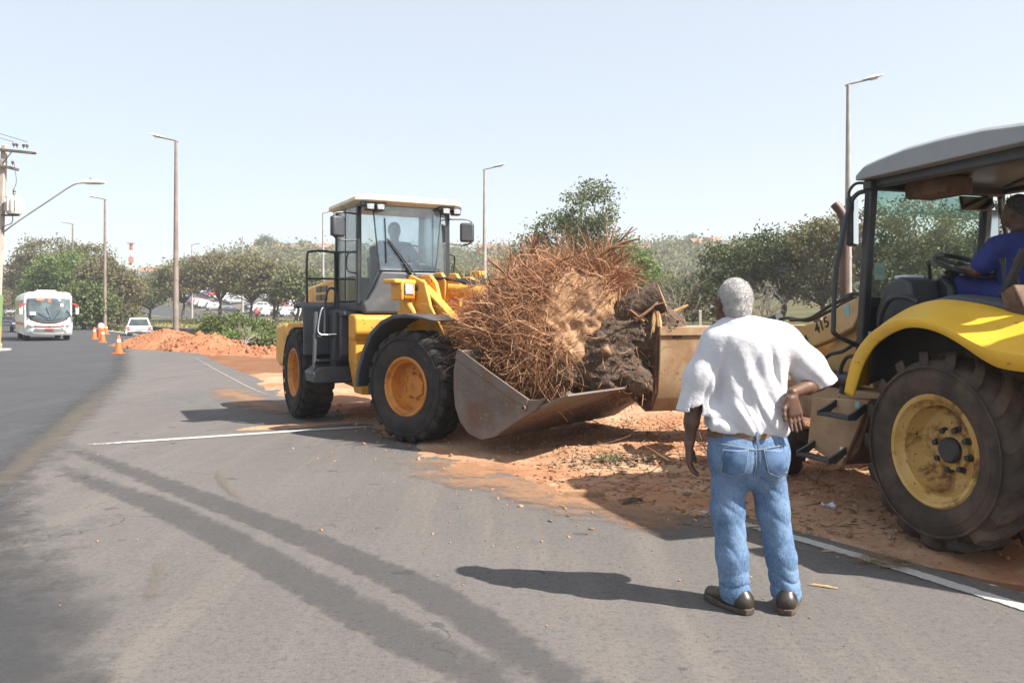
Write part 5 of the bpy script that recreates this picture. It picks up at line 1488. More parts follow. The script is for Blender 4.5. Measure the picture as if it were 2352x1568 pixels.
# --- standing man with his back turned, one hand hanging, the other on his hip
man = tag(empty("person", (1.28, 4.33, 0)), "person in white short-sleeved shirt and blue jeans standing with back turned, hand on hip", "person")
S = SDF((-.46, -.26, .03), (.42, .28, 1.76), .0052)
hc = np.array((-.112, .012, 1.612))
S.ell(hc, (.079, .098, .100), .02)
S.ell(hc + (-.034, .045, -.065), (.060, .060, .066), .04)        # face and jaw
S.ell(hc + (-.052, .098, -.030), (.016, .022, .022), .02)          # nose
S.cap(hc + (-.066, .066, -.002), hc + (-.01, .096, -.002), .012, .012, .02)   # brow
S.cap(hc + (-.062, .072, -.075), hc + (-.026, .094, -.075), .010, .010, .012)  # lips
S.ell(hc + (-.066, .072, -.020), (.010, .009, .007), .006)
S.ell(hc + (-.022, .100, -.020), (.012, .008, .007), .006)
for ex, ey in ((-.086, -.006), (.083, .030)):
    S.ell(hc + (ex, ey, -.030), (.015, .024, .038), .010)
    S.ell(hc + (ex*1.11, ey - .004, -.028), (.008, .013, .022), .006, cut=True)
S.cap(hc + (.004, -.018, -.05), (-.095, -.012, 1.43), .058, .066, .04, flat=.95)
S.cap((-.15, 0, 1.40), (.07, 0, 1.40), .075, .075, .06, flat=.8)
S.cap((-.055, 0, 1.36), (-.06, 0, .95), .13, .14, .06, flat=.66)
la = [(-.225, .0, 1.395), (-.325, .0, 1.10), (-.357, -.005, .865)]
S.chain(la, [.052, .040, .028], .03)
S.cap((-.325, 0, 1.10), (-.345, -.005, .97), .040, .041, .02)
hand(S, (-.358, -.005, .862), (.02, -.03, -1), (1, -.35, 0), (.35, 1, 0), .185, .42)
ra = [(.170, .0, 1.395), (.335, .055, 1.175), (.138, -.128, 1.135)]
S.chain(ra, [.052, .042, .028], .03)
S.cap((.335, .055, 1.175), (.255, -.02, 1.15), .040, .038, .02)
hand(S, (.130, -.142, 1.118), (.16, -.06, -1), (.25, -1, 0), (-1, -.2, 0), .175, .10, .30)
for sx, hx, kx, fx in ((-1, -.15, -.155, -.125), (1, .04, .085, .150)):
    S.chain([(hx, 0, .92), (kx, .01, .52), (fx, .0, .10)], [.075, .055, .04], .03)
body = link("body", S.mesh("body"), "skin_dark", man, smooth=180)

# hair cap
Hh = SDF((-.25, -.13, 1.46), (.02, .15, 1.75), .0048)
Hh.ell(hc + (0, -.004, .004), (.087, .103, .104), .01)
Hh.ell(hc + (.003, -.045, -.07), (.064, .058, .055), .035)
X, Y, Z = Hh.grid()
cutp = (Y - (hc[1] + .045)) * .9 - (Z - (hc[2] + .02)) * .75        # hairline over the brow
Hh.f = np.maximum(Hh.f, np.where(Z < hc[2] + .06, cutp, -1)).astype(np.float32)
for ex, ey in ((-.088, .006), (.088, .036)):
    Hh.ell(hc + (ex, ey, -.034), (.026, .042, .050), .008, cut=True)
Hh.ell(hc + (-.075, .045, -.075), (.060, .060, .075), .012, cut=True)
Hh.plane((hc[0], -.06, hc[2] - .105), (0, .25, -1))
Hh.f = (Hh.f + .0022 * fbm(X, Y, Z, 150, 2, 2)).astype(np.float32)
hm = Hh.mesh("hair")
hair_o = link("hair", hm, "hair_white", man, smooth=180)
hv = np.array([v.co[:] for v in hm.vertices]); hn = np.array([v.normal[:] for v in hm.vertices])
hr = np.random.default_rng(4)
hp_ = []
for i in hr.choice(len(hv), min(5200, len(hv)), replace=False):
    d_ = hn[i] + hr.normal(size=3)*.55; d_ /= np.linalg.norm(d_)
    L_ = hr.uniform(.003, .0075)
    hp_.append((np.array([hv[i] - hn[i]*.001, hv[i] + d_*L_*.5, hv[i] + d_*L_ + hr.normal(size=3)*.001]), np.array([.0009, .0008, .0005])))
tag(link("hair_strands", tubes_mesh("hair_strands", hp_, 3), "hair_white", hair_o), kind="stuff")

# shirt
T_ = SDF((-.47, -.24, .88), (.43, .22, 1.56), .0058)
T_.cap((-.045, -.005, 1.30), (-.06, -.01, 1.00), .205, .200, .08, flat=.70)
T_.cap((-.165, -.004, 1.385), (.095, -.004, 1.385), .10, .10, .08, flat=.92)
T_.cap((-.095, -.004, 1.42), (-.095, -.004, 1.475), .11, .080, .08)
T_.chain([(-.205, 0, 1.375), (-.285, 0, 1.20), (-.345, 0, 1.00)], [.088, .088, .090], .05)
T_.chain([(.150, 0, 1.375), (.27, .03, 1.255), (.36, .06, 1.165)], [.090, .088, .086], .05)
T_.cap((-.20, -.02, .985), (.08, -.02, .985), .095, .095, .06, flat=1.15)
T_.plane((-.335, 0, 1.015), (-.20, 0, -1), box=((-.47, -.24, .88), (-.268, .22, 1.10)))
T_.plane((.335, .045, 1.165), (.30, .30, -1), box=((.20, -.24, .95), (.43, .22, 1.30)))
T_.plane((-.06, 0, .925), (-.10, .1, -1))
T_.plane((-.10, 0, 1.505), (.05, .35, 1))
T_.cap((-.335, 0, 1.03), (-.345, 0, .95), .074, .078, .01, cut=True)
X, Y, Z = T_.grid()
xl = X + .05
fold = .0085*np.sin(26*(Z - 1.30*xl*0 + .9*xl) + 3*np.sin(9*xl)) * np.exp(-((Z-1.02)/.10)**2) * (np.abs(xl) < .22)
fold = fold + .0080*np.sin(60*(xl + .35*(Z-1.2))) * np.exp(-((Z-1.22)/.14)**2) * np.exp(-((xl+.02)/.16)**2) * .75
fold = fold + .003*np.sin(38*(X*.8 + Z*.6)) * sstep(X, .10, .22) + .003*np.sin(34*(X*.95 - Z*.35)) * sstep(-X, .18, .28)
cr_ = lambda t: (1 - np.abs(np.sin(t))) ** 2
fold = fold + .0035*fbm(X, Y, Z, 9, 4, 3)
fold = fold + .013*cr_(20*Z + 16*xl + 2*np.sin(13*xl)) * np.exp(-((Z-1.02)/.08)**2) * (np.abs(xl) < .25)
fold = fold + .007*cr_(26*xl - 9*(Z-1.2) + .8) * np.exp(-((Z-1.22)/.15)**2) * np.exp(-((xl)/.2)**2)
fold = fold + .005*cr_(19*X + 27*Z) * sstep(X, .12, .2) + .005*cr_(30*X - 9*Z) * sstep(-X, .20, .27)
fold = fold + .016*np.exp(-((xl - .105 + .25*(Z-1.25))/.016)**2) * np.exp(-((Z-1.24)/.12)**2) + .016*np.exp(-((xl + .165 - .1*(Z-1.2))/.018)**2) * np.exp(-((Z-1.2)/.14)**2)
fold = fold - .010*np.exp(-((xl - .03 - .30*(Z-1.2))/.030)**2) * np.exp(-((Z-1.20)/.16)**2)
T_.f = (T_.f + fold).astype(np.float32)
link("shirt", T_.mesh("shirt"), "shirt_white", man, smooth=180)
# collar folded round the neck
cr = []
for k in range(25):
    a = math.radians(-245 + 310*k/24)
    px, py = -.098 + .083*math.cos(a), .004 + .078*math.sin(a)
    up_ = .004*math.sin(a)
    cr.append([(px*1.0, py, 1.512 + up_ + .014*math.sin(-a)), (-.098 + .090*math.cos(a), .004 + .086*math.sin(a), 1.500 + .014*math.sin(-a)), (-.098 + .104*math.cos(a), .004 + .102*math.sin(a), 1.462 + .010*math.sin(-a)), (-.098 + .098*math.cos(a), .004 + .096*math.sin(a), 1.462 + .010*math.sin(-a)), (-.098 + .082*math.cos(a), .004 + .078*math.sin(a), 1.495 + .01*math.sin(-a))])
MB().loft(cr).build("collar", "shirt_white", man, smooth=60)

# jeans
Jn = SDF((-.32, -.24, .03), (.30, .22, .99), .0058)
Jn.cap((-.06, -.005, .93), (-.055, -.012, .82), .192, .202, .06, flat=.66)
Jn.ell((-.135, -.045, .80), (.105, .105, .125), .06); Jn.ell((.035, -.045, .80), (.105, .105, .125), .06)
Jn.chain([(-.145, -.005, .80), (-.155, .0, .52), (-.135, -.01, .28), (-.118, -.012, .09)], [.100, .086, .080, .080], .03)
Jn.chain([(.040, -.005, .80), (.078, .0, .52), (.118, -.01, .28), (.145, -.008, .09)], [.100, .084, .077, .077], .03)
Jn.plane((-.12, -.08, .034), (0, .35, -1)); Jn.plane((-.06, 0, .935), (-.05, 0, 1))
X, Y, Z = Jn.grid()
crease = lambda t: (1 - np.abs(np.sin(t))) ** 2
f = .008*crease(48*Z + 20*X + 2.2*np.sin(16*X + 9*Y)) * np.exp(-((Z-.14)/.08)**2)
f = f + .005*crease(17*Z - 26*np.abs(X + .05) + 7*Y + 1) * np.exp(-((Z-.36)/.16)**2) + .005*crease(24*Z + 18*X + 5*Y) * np.exp(-((Z-.50)/.09)**2)
f = f + .006*crease(25*(Z + .9*np.abs(X + .055)) + .5) * np.exp(-((Z-.68)/.07)**2)
f = f + .0014*fbm(X, Y, Z, 13, 9, 3)
f = f + .008*np.exp(-((X + .053)/.010)**2) * (Z > .70)            # seat seam
Jn.f = (Jn.f + f).astype(np.float32)
jeans = link("jeans", Jn.mesh("jeans"), "denim", man, smooth=180)
def on_jeans(x, z, off):
    y = Jn.front_y(x, z)
    return (x, (y if y is not None else -.12) - off, z)
def stitch(pts, name="stitching", r=.0019):
    P = []
    for (x0, z0), (x1, z1) in zip(pts[:-1], pts[1:]):
        for t in np.linspace(0, 1, 8)[:-1]:
            P.append(on_jeans(x0 + (x1-x0)*t, z0 + (z1-z0)*t, .0055))
    P.append(on_jeans(*pts[-1], .0055))
    MB().tube(P, r, 5).build(name, "denim_thread", jeans, smooth=60)
for cx, tilt in ((-.152, .012), (.046, -.02)):
    U = np.linspace(-.062, .062, 13); rows = []
    outl = lambda u, v: (cx + u + tilt*(v-.5)*2, .845 - .145*v + (.020*abs(u)/.062 if v > .98 else 0) + tilt*u)
    for v in np.linspace(0, 1, 13):
        rows.append([on_jeans(cx + u*(1 - .10*v) - tilt*v, .852 - .140*v + .022*(abs(u)/.062)*max(0, v-.75)*4 + tilt*u*1.5, .0045) for u in U])
    MB().loft([list(map(tuple, r_)) for r_ in rows], cap=False, closed=False).build("back_pocket", "denim_dark", jeans, smooth=60, solid=.003)
    c = lambda u, v: (cx + u*(1 - .10*v) - tilt*v, .852 - .140*v + .022*(abs(u)/.062)*max(0, v-.75)*4 + tilt*u*1.5)
    stitch([c(-.06, 0), c(-.06, .5), c(-.06, .98), c(-.03, 1), c(0, 1), c(.03, 1), c(.06, .98), c(.06, .5), c(.06, 0)])
    stitch([c(-.06, .03), c(0, .06), c(.06, .03)])
stitch([(-.235, .875), (-.14, .868), (-.053, .850), (.04, .866), (.125, .873)])
stitch([(-.050, .92), (-.049, .80), (-.052, .70)])
# belt and loops
bt = []
for k in range(49):
    a = 2*math.pi*k/48
    r1, r2 = .203, .138
    bt.append([(-.06 + r1*math.cos(a), -.006 + r2*math.sin(a), .898), (-.06 + r1*math.cos(a), -.006 + r2*math.sin(a), .932), (-.06 + (r1-.006)*math.cos(a), -.006 + (r2-.006)*math.sin(a), .932), (-.06 + (r1-.006)*math.cos(a), -.006 + (r2-.006)*math.sin(a), .898)])
MB().loft(bt, cap=False).build("belt", "belt_leather", man, smooth=40)
for x in (-.20, -.045, .115):
    y = -.006 - .138*math.sqrt(max(0, 1 - ((x + .06)/.203)**2)) - .004
    MB().box((x-.006, y-.003, .882), (x+.006, y+.003, .942)).build("belt_loop", "denim", jeans, bevel=.002)
# shoes
for fx, yaw in ((-.128, 32), (.158, -24)):
    Q = SDF((-.09, -.13, 0.0), (.09, .24, .15), .0052)
    Q.cap((-.010, -.078, .058), (-.012, .02, .064), .042, .044, .03); Q.cap((.010, -.078, .058), (.012, .02, .064), .042, .044, .03); Q.cap((0, .02, .052), (.006, .155, .034), .047, .040, .03)
    Q.cap((0, -.06, .075), (0, -.05, .115), .042, .040, .03)
    Q.plane((0, 0, .026), (0, 0, -1))
    Q.plane((0, -.05, .118), (0, 0, 1))
    Mz = Matrix.Translation((fx, .0, 0)) @ Matrix.Rotation(math.radians(yaw), 4, 'Z')
    me = Q.mesh("shoe"); me.transform(Mz)
    sh = link("shoe", me, "shoe_leather", man, smooth=180)
    sl = []
    oc = [(0, -.128), (.030, -.118), (.048, -.085), (.046, -.02), (.054, .06), (.056, .12), (.040, .175), (.008, .198), (-.028, .182), (-.050, .13), (-.052, .05), (-.044, -.02), (-.047, -.085), (-.030, -.118)]
    MB(Mz).loft([[(x*.97, y*.985, .004) for x, y in oc], [(x, y, .010) for x, y in oc], [(x, y, .030) for x, y in oc], [(x*.93, y*.96, .034) for x, y in oc]]).build("sole", "shoe_sole", sh, smooth=40)

# --- seated operators
def operator(root_loc, rz, label, head, face_turn, hands, knee_z, skin, shirt, hair, trousers, lean=0.0, text=None, turn=0.0):
    o = tag(empty("person", root_loc, rz), label, "person")
    # local: x forward, y left, z up, origin at the seat's top
    Rt = Matrix.Rotation(face_turn, 3, 'Z')
    B = SDF((-.35, -.50, -.62), (.78, .50, .95), .0105)
    h = np.array(head, float)
    fw = np.array(Rt @ Vector((1, 0, 0)))
    B.ell(h, (.092, .080, .105), .02)
    B.ell(h + fw*.05 - (0, 0, .06), (.055, .055, .065), .04)
    B.ell(h + fw*.105 - (0, 0, .025), (.018, .015, .022), .02)
    sdv = np.array(Rt @ Vector((0, 1, 0)))
    for s in (-1, 1):
        B.ell(h + sdv*s*.082 - (0, 0, .02), (.022, .012, .034), .012)
    nb = np.array((lean*.45, 0, .50))
    B.cap(h - fw*.01 - (0, 0, .05), nb, .056, .062, .04)
    B.cap((0, 0, .12), (lean*.4, 0, .42), .13, .12, .05)
    sh = {1: np.array((lean*.45, .185, .455)), -1: np.array((lean*.45, -.185, .455))}
    for s in (1, -1):
        hp = np.array(hands[0 if s > 0 else 1], float)
        el = (sh[s] + hp)/2 + np.array((-.04, s*.07, -.11))
        B.chain([sh[s], el, hp], [.050, .040, .028], .03)
        B.cap(el, el*.6 + hp*.4, .040, .040, .02)
        dd = hp - el
        hand(B, hp, dd, (.1, 0, -1), (.2, -s, .2), .17, .5, .1, .012)
        B.chain([(0.02, s*.09, .08), (.44, s*.13, .10 + knee_z), (.50, s*.13, -.36 + knee_z)], [.08, .06, .045], .03)
    link("body", B.mesh("body"), skin, o, smooth=180)
    Hq = SDF(tuple(h - .14), tuple(h + .15), .008)
    Hq.ell(h + (0, 0, .008) - fw*.006, (.098, .088, .108), .01)
    X, Y, Z = Hq.grid()
    Hq.f = np.maximum(Hq.f, ((X-h[0])*fw[0] + (Y-h[1])*fw[1] - .03)*.8 - (Z - h[2] - .03)*.9).astype(np.float32)
    link("hair", Hq.mesh("hair"), hair, o, smooth=180)
    T = SDF((-.30, -.42, -.02), (.50, .42, .62), .010)
    T.cap((.0, 0, .10), (lean*.4, 0, .38), .185, .19, .08)
    T.f *= 1.0
    T.cap((lean*.45, -.13, .44), (lean*.45, .13, .44), .095, .095, .08)
    for s in (1, -1):
        hp = np.array(hands[0 if s > 0 else 1], float)
        el = (sh[s] + hp)/2 + np.array((-.04, s*.07, -.11))
        T.cap(sh[s], sh[s]*.25 + el*.75, .082, .076, .05)
    T.plane((0, 0, .52), (.2, 0, 1))
    X, Y, Z = T.grid()
    T.f = (T.f + .010*fbm(X, Y, Z, 9, 5, 3)).astype(np.float32)
    T.f = np.maximum(T.f, np.abs(X - lean*.8*Z) - .165).astype(np.float32) if False else T.f
    so = link("shirt", T.mesh("shirt"), shirt, o, smooth=180)
    if text:
        lettering(text, .085, Matrix.Translation((lean*.30 - .212, .07, .36)) @ Matrix.Rotation(math.radians(-90), 4, 'Z') @ Matrix.Rotation(math.radians(90), 4, 'X'), "shirt_ink", so)
    P = SDF((-.25, -.35, -.55), (.70, .35, .25), .011)
    P.cap((.0, -.07, .06), (.0, .07, .06), .135, .135, .06)
    for s in (1, -1):
        P.chain([(0.02, s*.09, .07), (.44, s*.13, .10 + knee_z), (.50, s*.13, -.33 + knee_z)], [.105, .085, .075], .05)
    X, Y, Z = P.grid()
    P.f = (P.f + .008*fbm(X, Y, Z, 10, 2, 3)).astype(np.float32)
    link("trousers", P.mesh("trousers"), trousers, o, smooth=180)
    return o
Lw = lambda x, y, z: tuple(Matrix.Translation((-1.58, 11.5, 0)) @ Matrix.Rotation(LH, 4, 'Z') @ Vector((x, y, z)))
Bw = lambda x, y, z: tuple(Matrix.Translation((3.76, 5.69, 0)) @ Matrix.Rotation(BH, 4, 'Z') @ Vector((x, y, z)))
operator(Lw(-.28, .05, 2.02), LH, "person in dark blue shirt seated at the wheel inside the loader cab", (.0, 0, .69), 0, ((.30, .26, .30), (.28, -.16, .28)), .02, "skin_tan", "shirt_blue", "hair_dark", "seat_fabric")
operator(Bw(.22, .02, 1.58), BH, "person in blue shirt and trousers steering the backhoe under its canopy", (.10, 0, .70), .25, ((.38, .24, .28), (.36, -.02, .27)), .06, "skin_dark", "shirt_blue", "hair_dark", "shirt_blue", lean=.16, text="SE")

# ------------------------------------------------------------------ vegetation
leafmat("leaf_olive", [(0.105, 0.119, 0.042), (0.161, 0.154, 0.063), (0.224, 0.175, 0.084), (0.133, 0.140, 0.049)])
leafmat("leaf_brownish", [(.125, .125, .055), (.165, .145, .075), (.20, .155, .095), (.115, .13, .05)])
leafmat("leaf_green", [(.080, .115, .035), (.115, .150, .045), (.155, .185, .065), (.09, .12, .04)])
leafmat("leaf_mid", [(.080, .105, .040), (.12, .145, .06), (.165, .18, .085), (.095, .12, .045)])
leafmat("leaf_bright", [(.095, .155, .040), (.13, .19, .055), (.17, .23, .075), (.11, .165, .045)])
leafmat("leaf_dark", [(0.045, 0.072, 0.024), (0.072, 0.102, 0.033), (0.112, 0.128, 0.045), (0.060, 0.083, 0.027)])
leafmat("leaf_grey", [(.105, .130, .055), (.15, .165, .075), (.13, .15, .065), (.17, .17, .09)])
leafmat("leaf_dry", [(0.336, 0.238, 0.140), (0.266, 0.182, 0.105), (0.392, 0.294, 0.182)])
leafmat("grass_blade", [(0.420, 0.350, 0.140), (0.308, 0.280, 0.098), (0.224, 0.238, 0.070), (0.476, 0.392, 0.182)])
surf("tree_bark", (.085, .065, .05), (.13, .105, .085), 6, rough=.95, bump=.6, bscale=14, bdist=.05)
surf("bare_bark", (.24, .205, .175), (.17, .14, .12), 6, rough=.95)

def leaves_mesh(name, cen, size, r, up=0.35, asp=.55):
    n = len(cen)
    d = r.normal(size=(n, 3)); d /= np.linalg.norm(d, axis=1)[:, None]
    nrm = r.normal(size=(n, 3)); nrm[:, 2] += up * 2; nrm /= np.linalg.norm(nrm, axis=1)[:, None]
    u = np.cross(nrm, d); u /= np.linalg.norm(u, axis=1)[:, None] + 1e-9
    v = np.cross(nrm, u)
    s = size * r.uniform(.6, 1.35, n)[:, None]
    P = np.stack([cen - v*s*.5, cen + u*s*asp*.5, cen + v*s*.5, cen - u*s*asp*.5], 1)
    return fast_mesh(name, P.reshape(-1, 3), np.arange(n*4).reshape(-1, 4))

def tree(name, x, y, label, blobs, mat, seed, nclump=110, per=45, leaf=.20, trunk_r=.16, spread=.34, trunks=1, bark="tree_bark", group=None, cat="tree", sink=.05, limbs=28, fork=.35):
    """blobs: (dx, dy, z centre above ground, rx, ry, rz)"""
    r = np.random.default_rng(seed)
    g = G(x, y)
    o = tag(empty(name, (x, y, g)), label, cat, group)
    B = np.array(blobs, float)
    vol = B[:, 3]*B[:, 4]*B[:, 5]; pk = vol**.8 / (vol**.8).sum()
    cl = []
    while len(cl) < nclump:
        b = B[r.choice(len(B), p=pk)]
        d = r.normal(size=3); d /= np.linalg.norm(d)
        if d[2] < -.55: continue
        rad = r.uniform(.45, 1.06) ** .6
        cl.append(b[:3] + d * b[3:] * rad)
    cl = np.array(cl)
    cen = np.repeat(cl, per, 0) + r.normal(size=(nclump*per, 3)) * np.array([spread, spread, spread*.62]) * r.uniform(.6, 1.3, (nclump, 1)).repeat(per, 0)
    cen = cen[cen[:, 2] > .15]
    link("crown", leaves_mesh("crown", cen, leaf, r), mat, o)
    paths = []
    top = (B[:, 2] * vol).sum() / vol.sum()
    for t in range(trunks):
        bx, by = (r.normal(size=2) * .25 if trunks > 1 else (0, 0))
        fk = np.array([bx*1.5 + r.normal()*.12, by*1.5 + r.normal()*.12, top*fork])
        paths.append((np.array([(bx, by, -sink), (bx + r.normal()*.05, by, fk[2]*.4), tuple(fk*[1, 1, .8]), tuple(fk)]), np.array([trunk_r*1.25, trunk_r, trunk_r*.85, trunk_r*.75])))
        for c in cl[r.choice(nclump, min(limbs // trunks, nclump), replace=False)]:
            m = fk*.45 + c*.55 + r.normal(size=3)*.18*np.linalg.norm(c - fk)*.4 + (0, 0, .15)
            rr_ = trunk_r * r.uniform(.25, .5)
            q = [fk*.999, fk*.7 + m*.3, m, m*.4 + c*.6, c]
            paths.append((np.array(q), np.linspace(rr_, rr_*.2, 5)))
    link("trunk", tubes_mesh("trunk", paths, 6), bark, o, smooth=60)
    return o
def W(px, d):
    return (px - 1176) / 1907 * d

# trees across the canal and behind the machines
tree("broad_tree", 3.3, 42, "tall loose-leaved green tree behind the root ball", [(.5, 0, 5.9, 1.4, 1.3, 1.6), (-1.0, 0, 5.0, 1.4, 1.2, 1.0), (.9, .3, 4.5, 1.4, 1.3, 1.2), (-2.0, 0, 3.7, 1.5, 1, 1.0), (-.2, 0, 3.6, 1.8, 1.4, 1.1), (.9, 0, 7.0, .8, .8, .7), (-2.3, 0, 4.9, .8, .5, .5), (-3.2, 0, 2.9, 1.0, .7, .8), (1.2, 0, 3.2, 1.2, 1.2, 1.0)], "leaf_mid", 11, 300, 42, .17, .17, .31, limbs=50)
tree("broad_tree", 6.7, 47, "bright green leafy tree beside the tall tree behind the stump", [(-.2, 0, 4.0, 1.3, 1.2, 1.0), (.8, 0, 3.1, 1.1, 1.1, .8), (-.9, 0, 3.0, 1.1, 1.0, .9), (.1, 0, 2.0, 1.4, 1.2, .8)], "leaf_bright", 12, 120, 46, .19, .13, .30)
tree("dense_tree", W(1690, 46), 46, "dark evergreen tree standing over the head of the man", [(-.6, 0, 3.5, 1.5, 1.5, 1.1), (.8, 0, 4.0, 1.6, 1.5, 1.1), (-1.2, 0, 2.4, 1.2, 1.2, .8), (.6, 0, 2.4, 1.7, 1.4, .9)], "leaf_dark", 13, 150, 56, .19, .18, .32)
tree("dense_tree", W(1795, 46), 46, "dark spreading tree between the man and the exhaust stack", [(-.5, 0, 4.2, 1.6, 1.5, 1.2), (.9, 0, 4.3, 1.5, 1.5, 1.1), (0, 0, 3.0, 1.9, 1.5, 1.0)], "leaf_dark", 14, 150, 56, .19, .18, .32)
tree("dense_tree", W(1880, 44), 44, "dark tree with sunlit yellowish top beside the exhaust stack", [(-.3, 0, 4.6, 1.4, 1.4, 1.1), (.9, 0, 4.9, 1.3, 1.3, 1.2), (.2, 0, 3.2, 1.9, 1.5, 1.2), (0, 0, 1.8, 1.8, 1.4, .8)], "leaf_olive", 15, 160, 54, .18, .18, .32)
for i, (px, d, h) in enumerate(((2010, 42, 6.5), (2110, 40, 6.7), (2215, 41, 6.5), (2330, 39, 6.2), (2460, 40, 6.0))):
    tree("dense_tree", W(px, d), d, ["olive tree seen through the near edge of the backhoe windscreen", "olive tree seen through the middle of the backhoe windscreen", "olive tree seen through the backhoe windscreen beside its steering wheel", "dark olive tree behind the seated backhoe operator", "dark olive tree beyond the backhoe cab"][i],
         [(0, 0, h*.72, 1.7, 1.5, h*.26), (-.8, 0, h*.45, 1.5, 1.4, h*.24), (.8, 0, h*.48, 1.5, 1.4, h*.24), (0, -.3, h*.22, 1.8, 1.2, h*.16)], "leaf_olive" if i != 3 else "leaf_dark", 20 + i, 140, 56, .18, .17, .34)
for i, (px, d, h, w, mt, lb) in enumerate(((1060, 62, 4.3, 2.0, "leaf_green", "green leafy tree beside the loader cab mirror"), (1010, 70, 4.4, 2.4, "leaf_olive", "olive tree seen through the loader cab"), (1120, 66, 4.2, 2.2, "leaf_olive", "olive tree at the foot of the lamp post behind the roots"),
                                             (1225, 58, 4.0, 2.0, "leaf_olive", "olive shrubby tree behind the tangled roots"), (1410, 62, 3.8, 2.2, "leaf_green", "low green tree behind the sandy root ball"), (1500, 64, 3.8, 2.2, "leaf_olive", "olive tree between the bright tree and the bare tree"),
                                             (1580, 60, 3.4, 2.1, "leaf_grey", "grey-green tree behind the bare tree"), (1640, 52, 3.2, 1.8, "leaf_olive", "low olive tree at the grass field behind the man"))):
    tree("shrubby_tree", W(px, d), d, lb, [(0, 0, h*.68, w*.8, w*.7, h*.28), (-w*.5, 0, h*.45, w*.7, w*.7, h*.26), (w*.5, 0, h*.45, w*.7, w*.7, h*.26), (0, -.3, h*.24, w, w*.7, h*.2)], mt, 40 + i, 90, 46, .24, .12, .36)
def bare_tree(x, y, label, seed, h, n=5, bark="bare_bark"):
    r = np.random.default_rng(seed)
    o = tag(empty("bare_tree", (x, y, G(x, y))), label, "tree")
    paths = []
    def grow(p, d, L, rad, lv):
        q = [p]; 
        for k in range(4):
            d = d + r.normal(size=3)*.14; d /= np.linalg.norm(d)
            q.append(q[-1] + d*L/4)
        paths.append((np.array(q), np.linspace(rad, rad*.6, 5)))
        if lv > 0:
            for k in range(r.integers(2, 4)):
                nd = d + r.normal(size=3)*.42; nd[2] += .12; nd /= np.linalg.norm(nd)
                grow(q[r.integers(2, 5)], nd, L*r.uniform(.58, .8), rad*.58, lv-1)
    for k in range(n):
        d = np.array([r.normal()*.28, r.normal()*.28, 1.0])
        grow(np.array([r.normal()*.08, r.normal()*.08, -.1]), d/np.linalg.norm(d), h*.40, .055, 4)
    link("trunk", tubes_mesh("trunk", paths, 5), bark, o, smooth=60)
    return o
bare_tree(W(1552, 40), 40, "leafless grey tree standing on the dry grass left of the man's head", 5, 3.6, 4)
bare_tree(W(1775, 41), 41, "leafless grey tree under the dark trees right of the man's head", 8, 3.0, 4)
# row on the far bank of the canal
for i, (px, d, top, w, mt, lb) in enumerate(((345, 112, 648, 3.2, "leaf_green", "green tree below the red-roofed house on the skyline"), (420, 106, 602, 3.8, "leaf_olive", "olive tree behind the tall lamp post by the soil heap"), (505, 94, 582, 4.1, "leaf_brownish", "broad brownish flat-topped tree on the canal bank, largest of its row"),
                                             (575, 88, 592, 3.0, "leaf_olive", "olive tree with brown tips next to the largest brownish tree"), (628, 80, 606, 2.7, "leaf_brownish", "brownish tree with forked trunk in front of the parked cars"), (688, 74, 622, 1.9, "leaf_grey", "pale grey-green tree beside the loader handrail"), (300, 116, 640, 2.2, "leaf_bright", "bright green tree below the red and white mast"))):
    x = W(px, d); h = 1.54 + (718 - top) / 1907 * d - G(x, d)
    tree("bank_tree", x, d, lb, [(0, 0, h*.80, w*.85, w*.8, h*.20), (-w*.55, 0, h*.62, w*.62, w*.6, h*.20), (w*.55, 0, h*.62, w*.62, w*.6, h*.20), (0, -w*.3, h*.55, w*.7, w*.5, h*.18)], mt, 60 + i, 150, 66, .30, .17, .46, trunks=2 if i in (4, 5) else 1, fork=.42)
# big clump beyond the bus
for i, (px, d, top, w, mt, lb) in enumerate(((62, 128, 612, 3.8, "leaf_dry", "pinkish brown dry tree at the far end of the clump beyond the bus"), (112, 104, 548, 4.6, "leaf_brownish", "tall brownish tree rising above the bus roof"), (150, 88, 585, 3.6, "leaf_bright", "bright green round tree just above the bus roof"),
                                             (196, 96, 560, 3.8, "leaf_olive", "olive tree behind the second lamp post, beside the bus"), (240, 84, 598, 2.9, "leaf_brownish", "brownish tree right behind the second lamp post"), (272, 90, 622, 2.4, "leaf_olive", "small olive tree at the end of the clump by the mast"), (192, 74, 655, 2.2, "leaf_green", "low green tree beside the right mirror of the bus"), (92, 120, 580, 4.0, "leaf_olive", "olive tree between the dry tree and the tall brownish tree"))):
    x = W(px, d); h = 1.54 + (718 - top) / 1907 * d - G(x, d)
    tree("roadside_tree", x, d, lb, [(0, 0, h*.78, w*.8, w*.8, h*.22), (-w*.5, 0, h*.55, w*.65, w*.6, h*.24), (w*.5, 0, h*.55, w*.65, w*.6, h*.24), (0, -w*.2, h*.28, w*.85, w*.6, h*.2)], mt, 80 + i, 170, 66, .32, .18, .50)
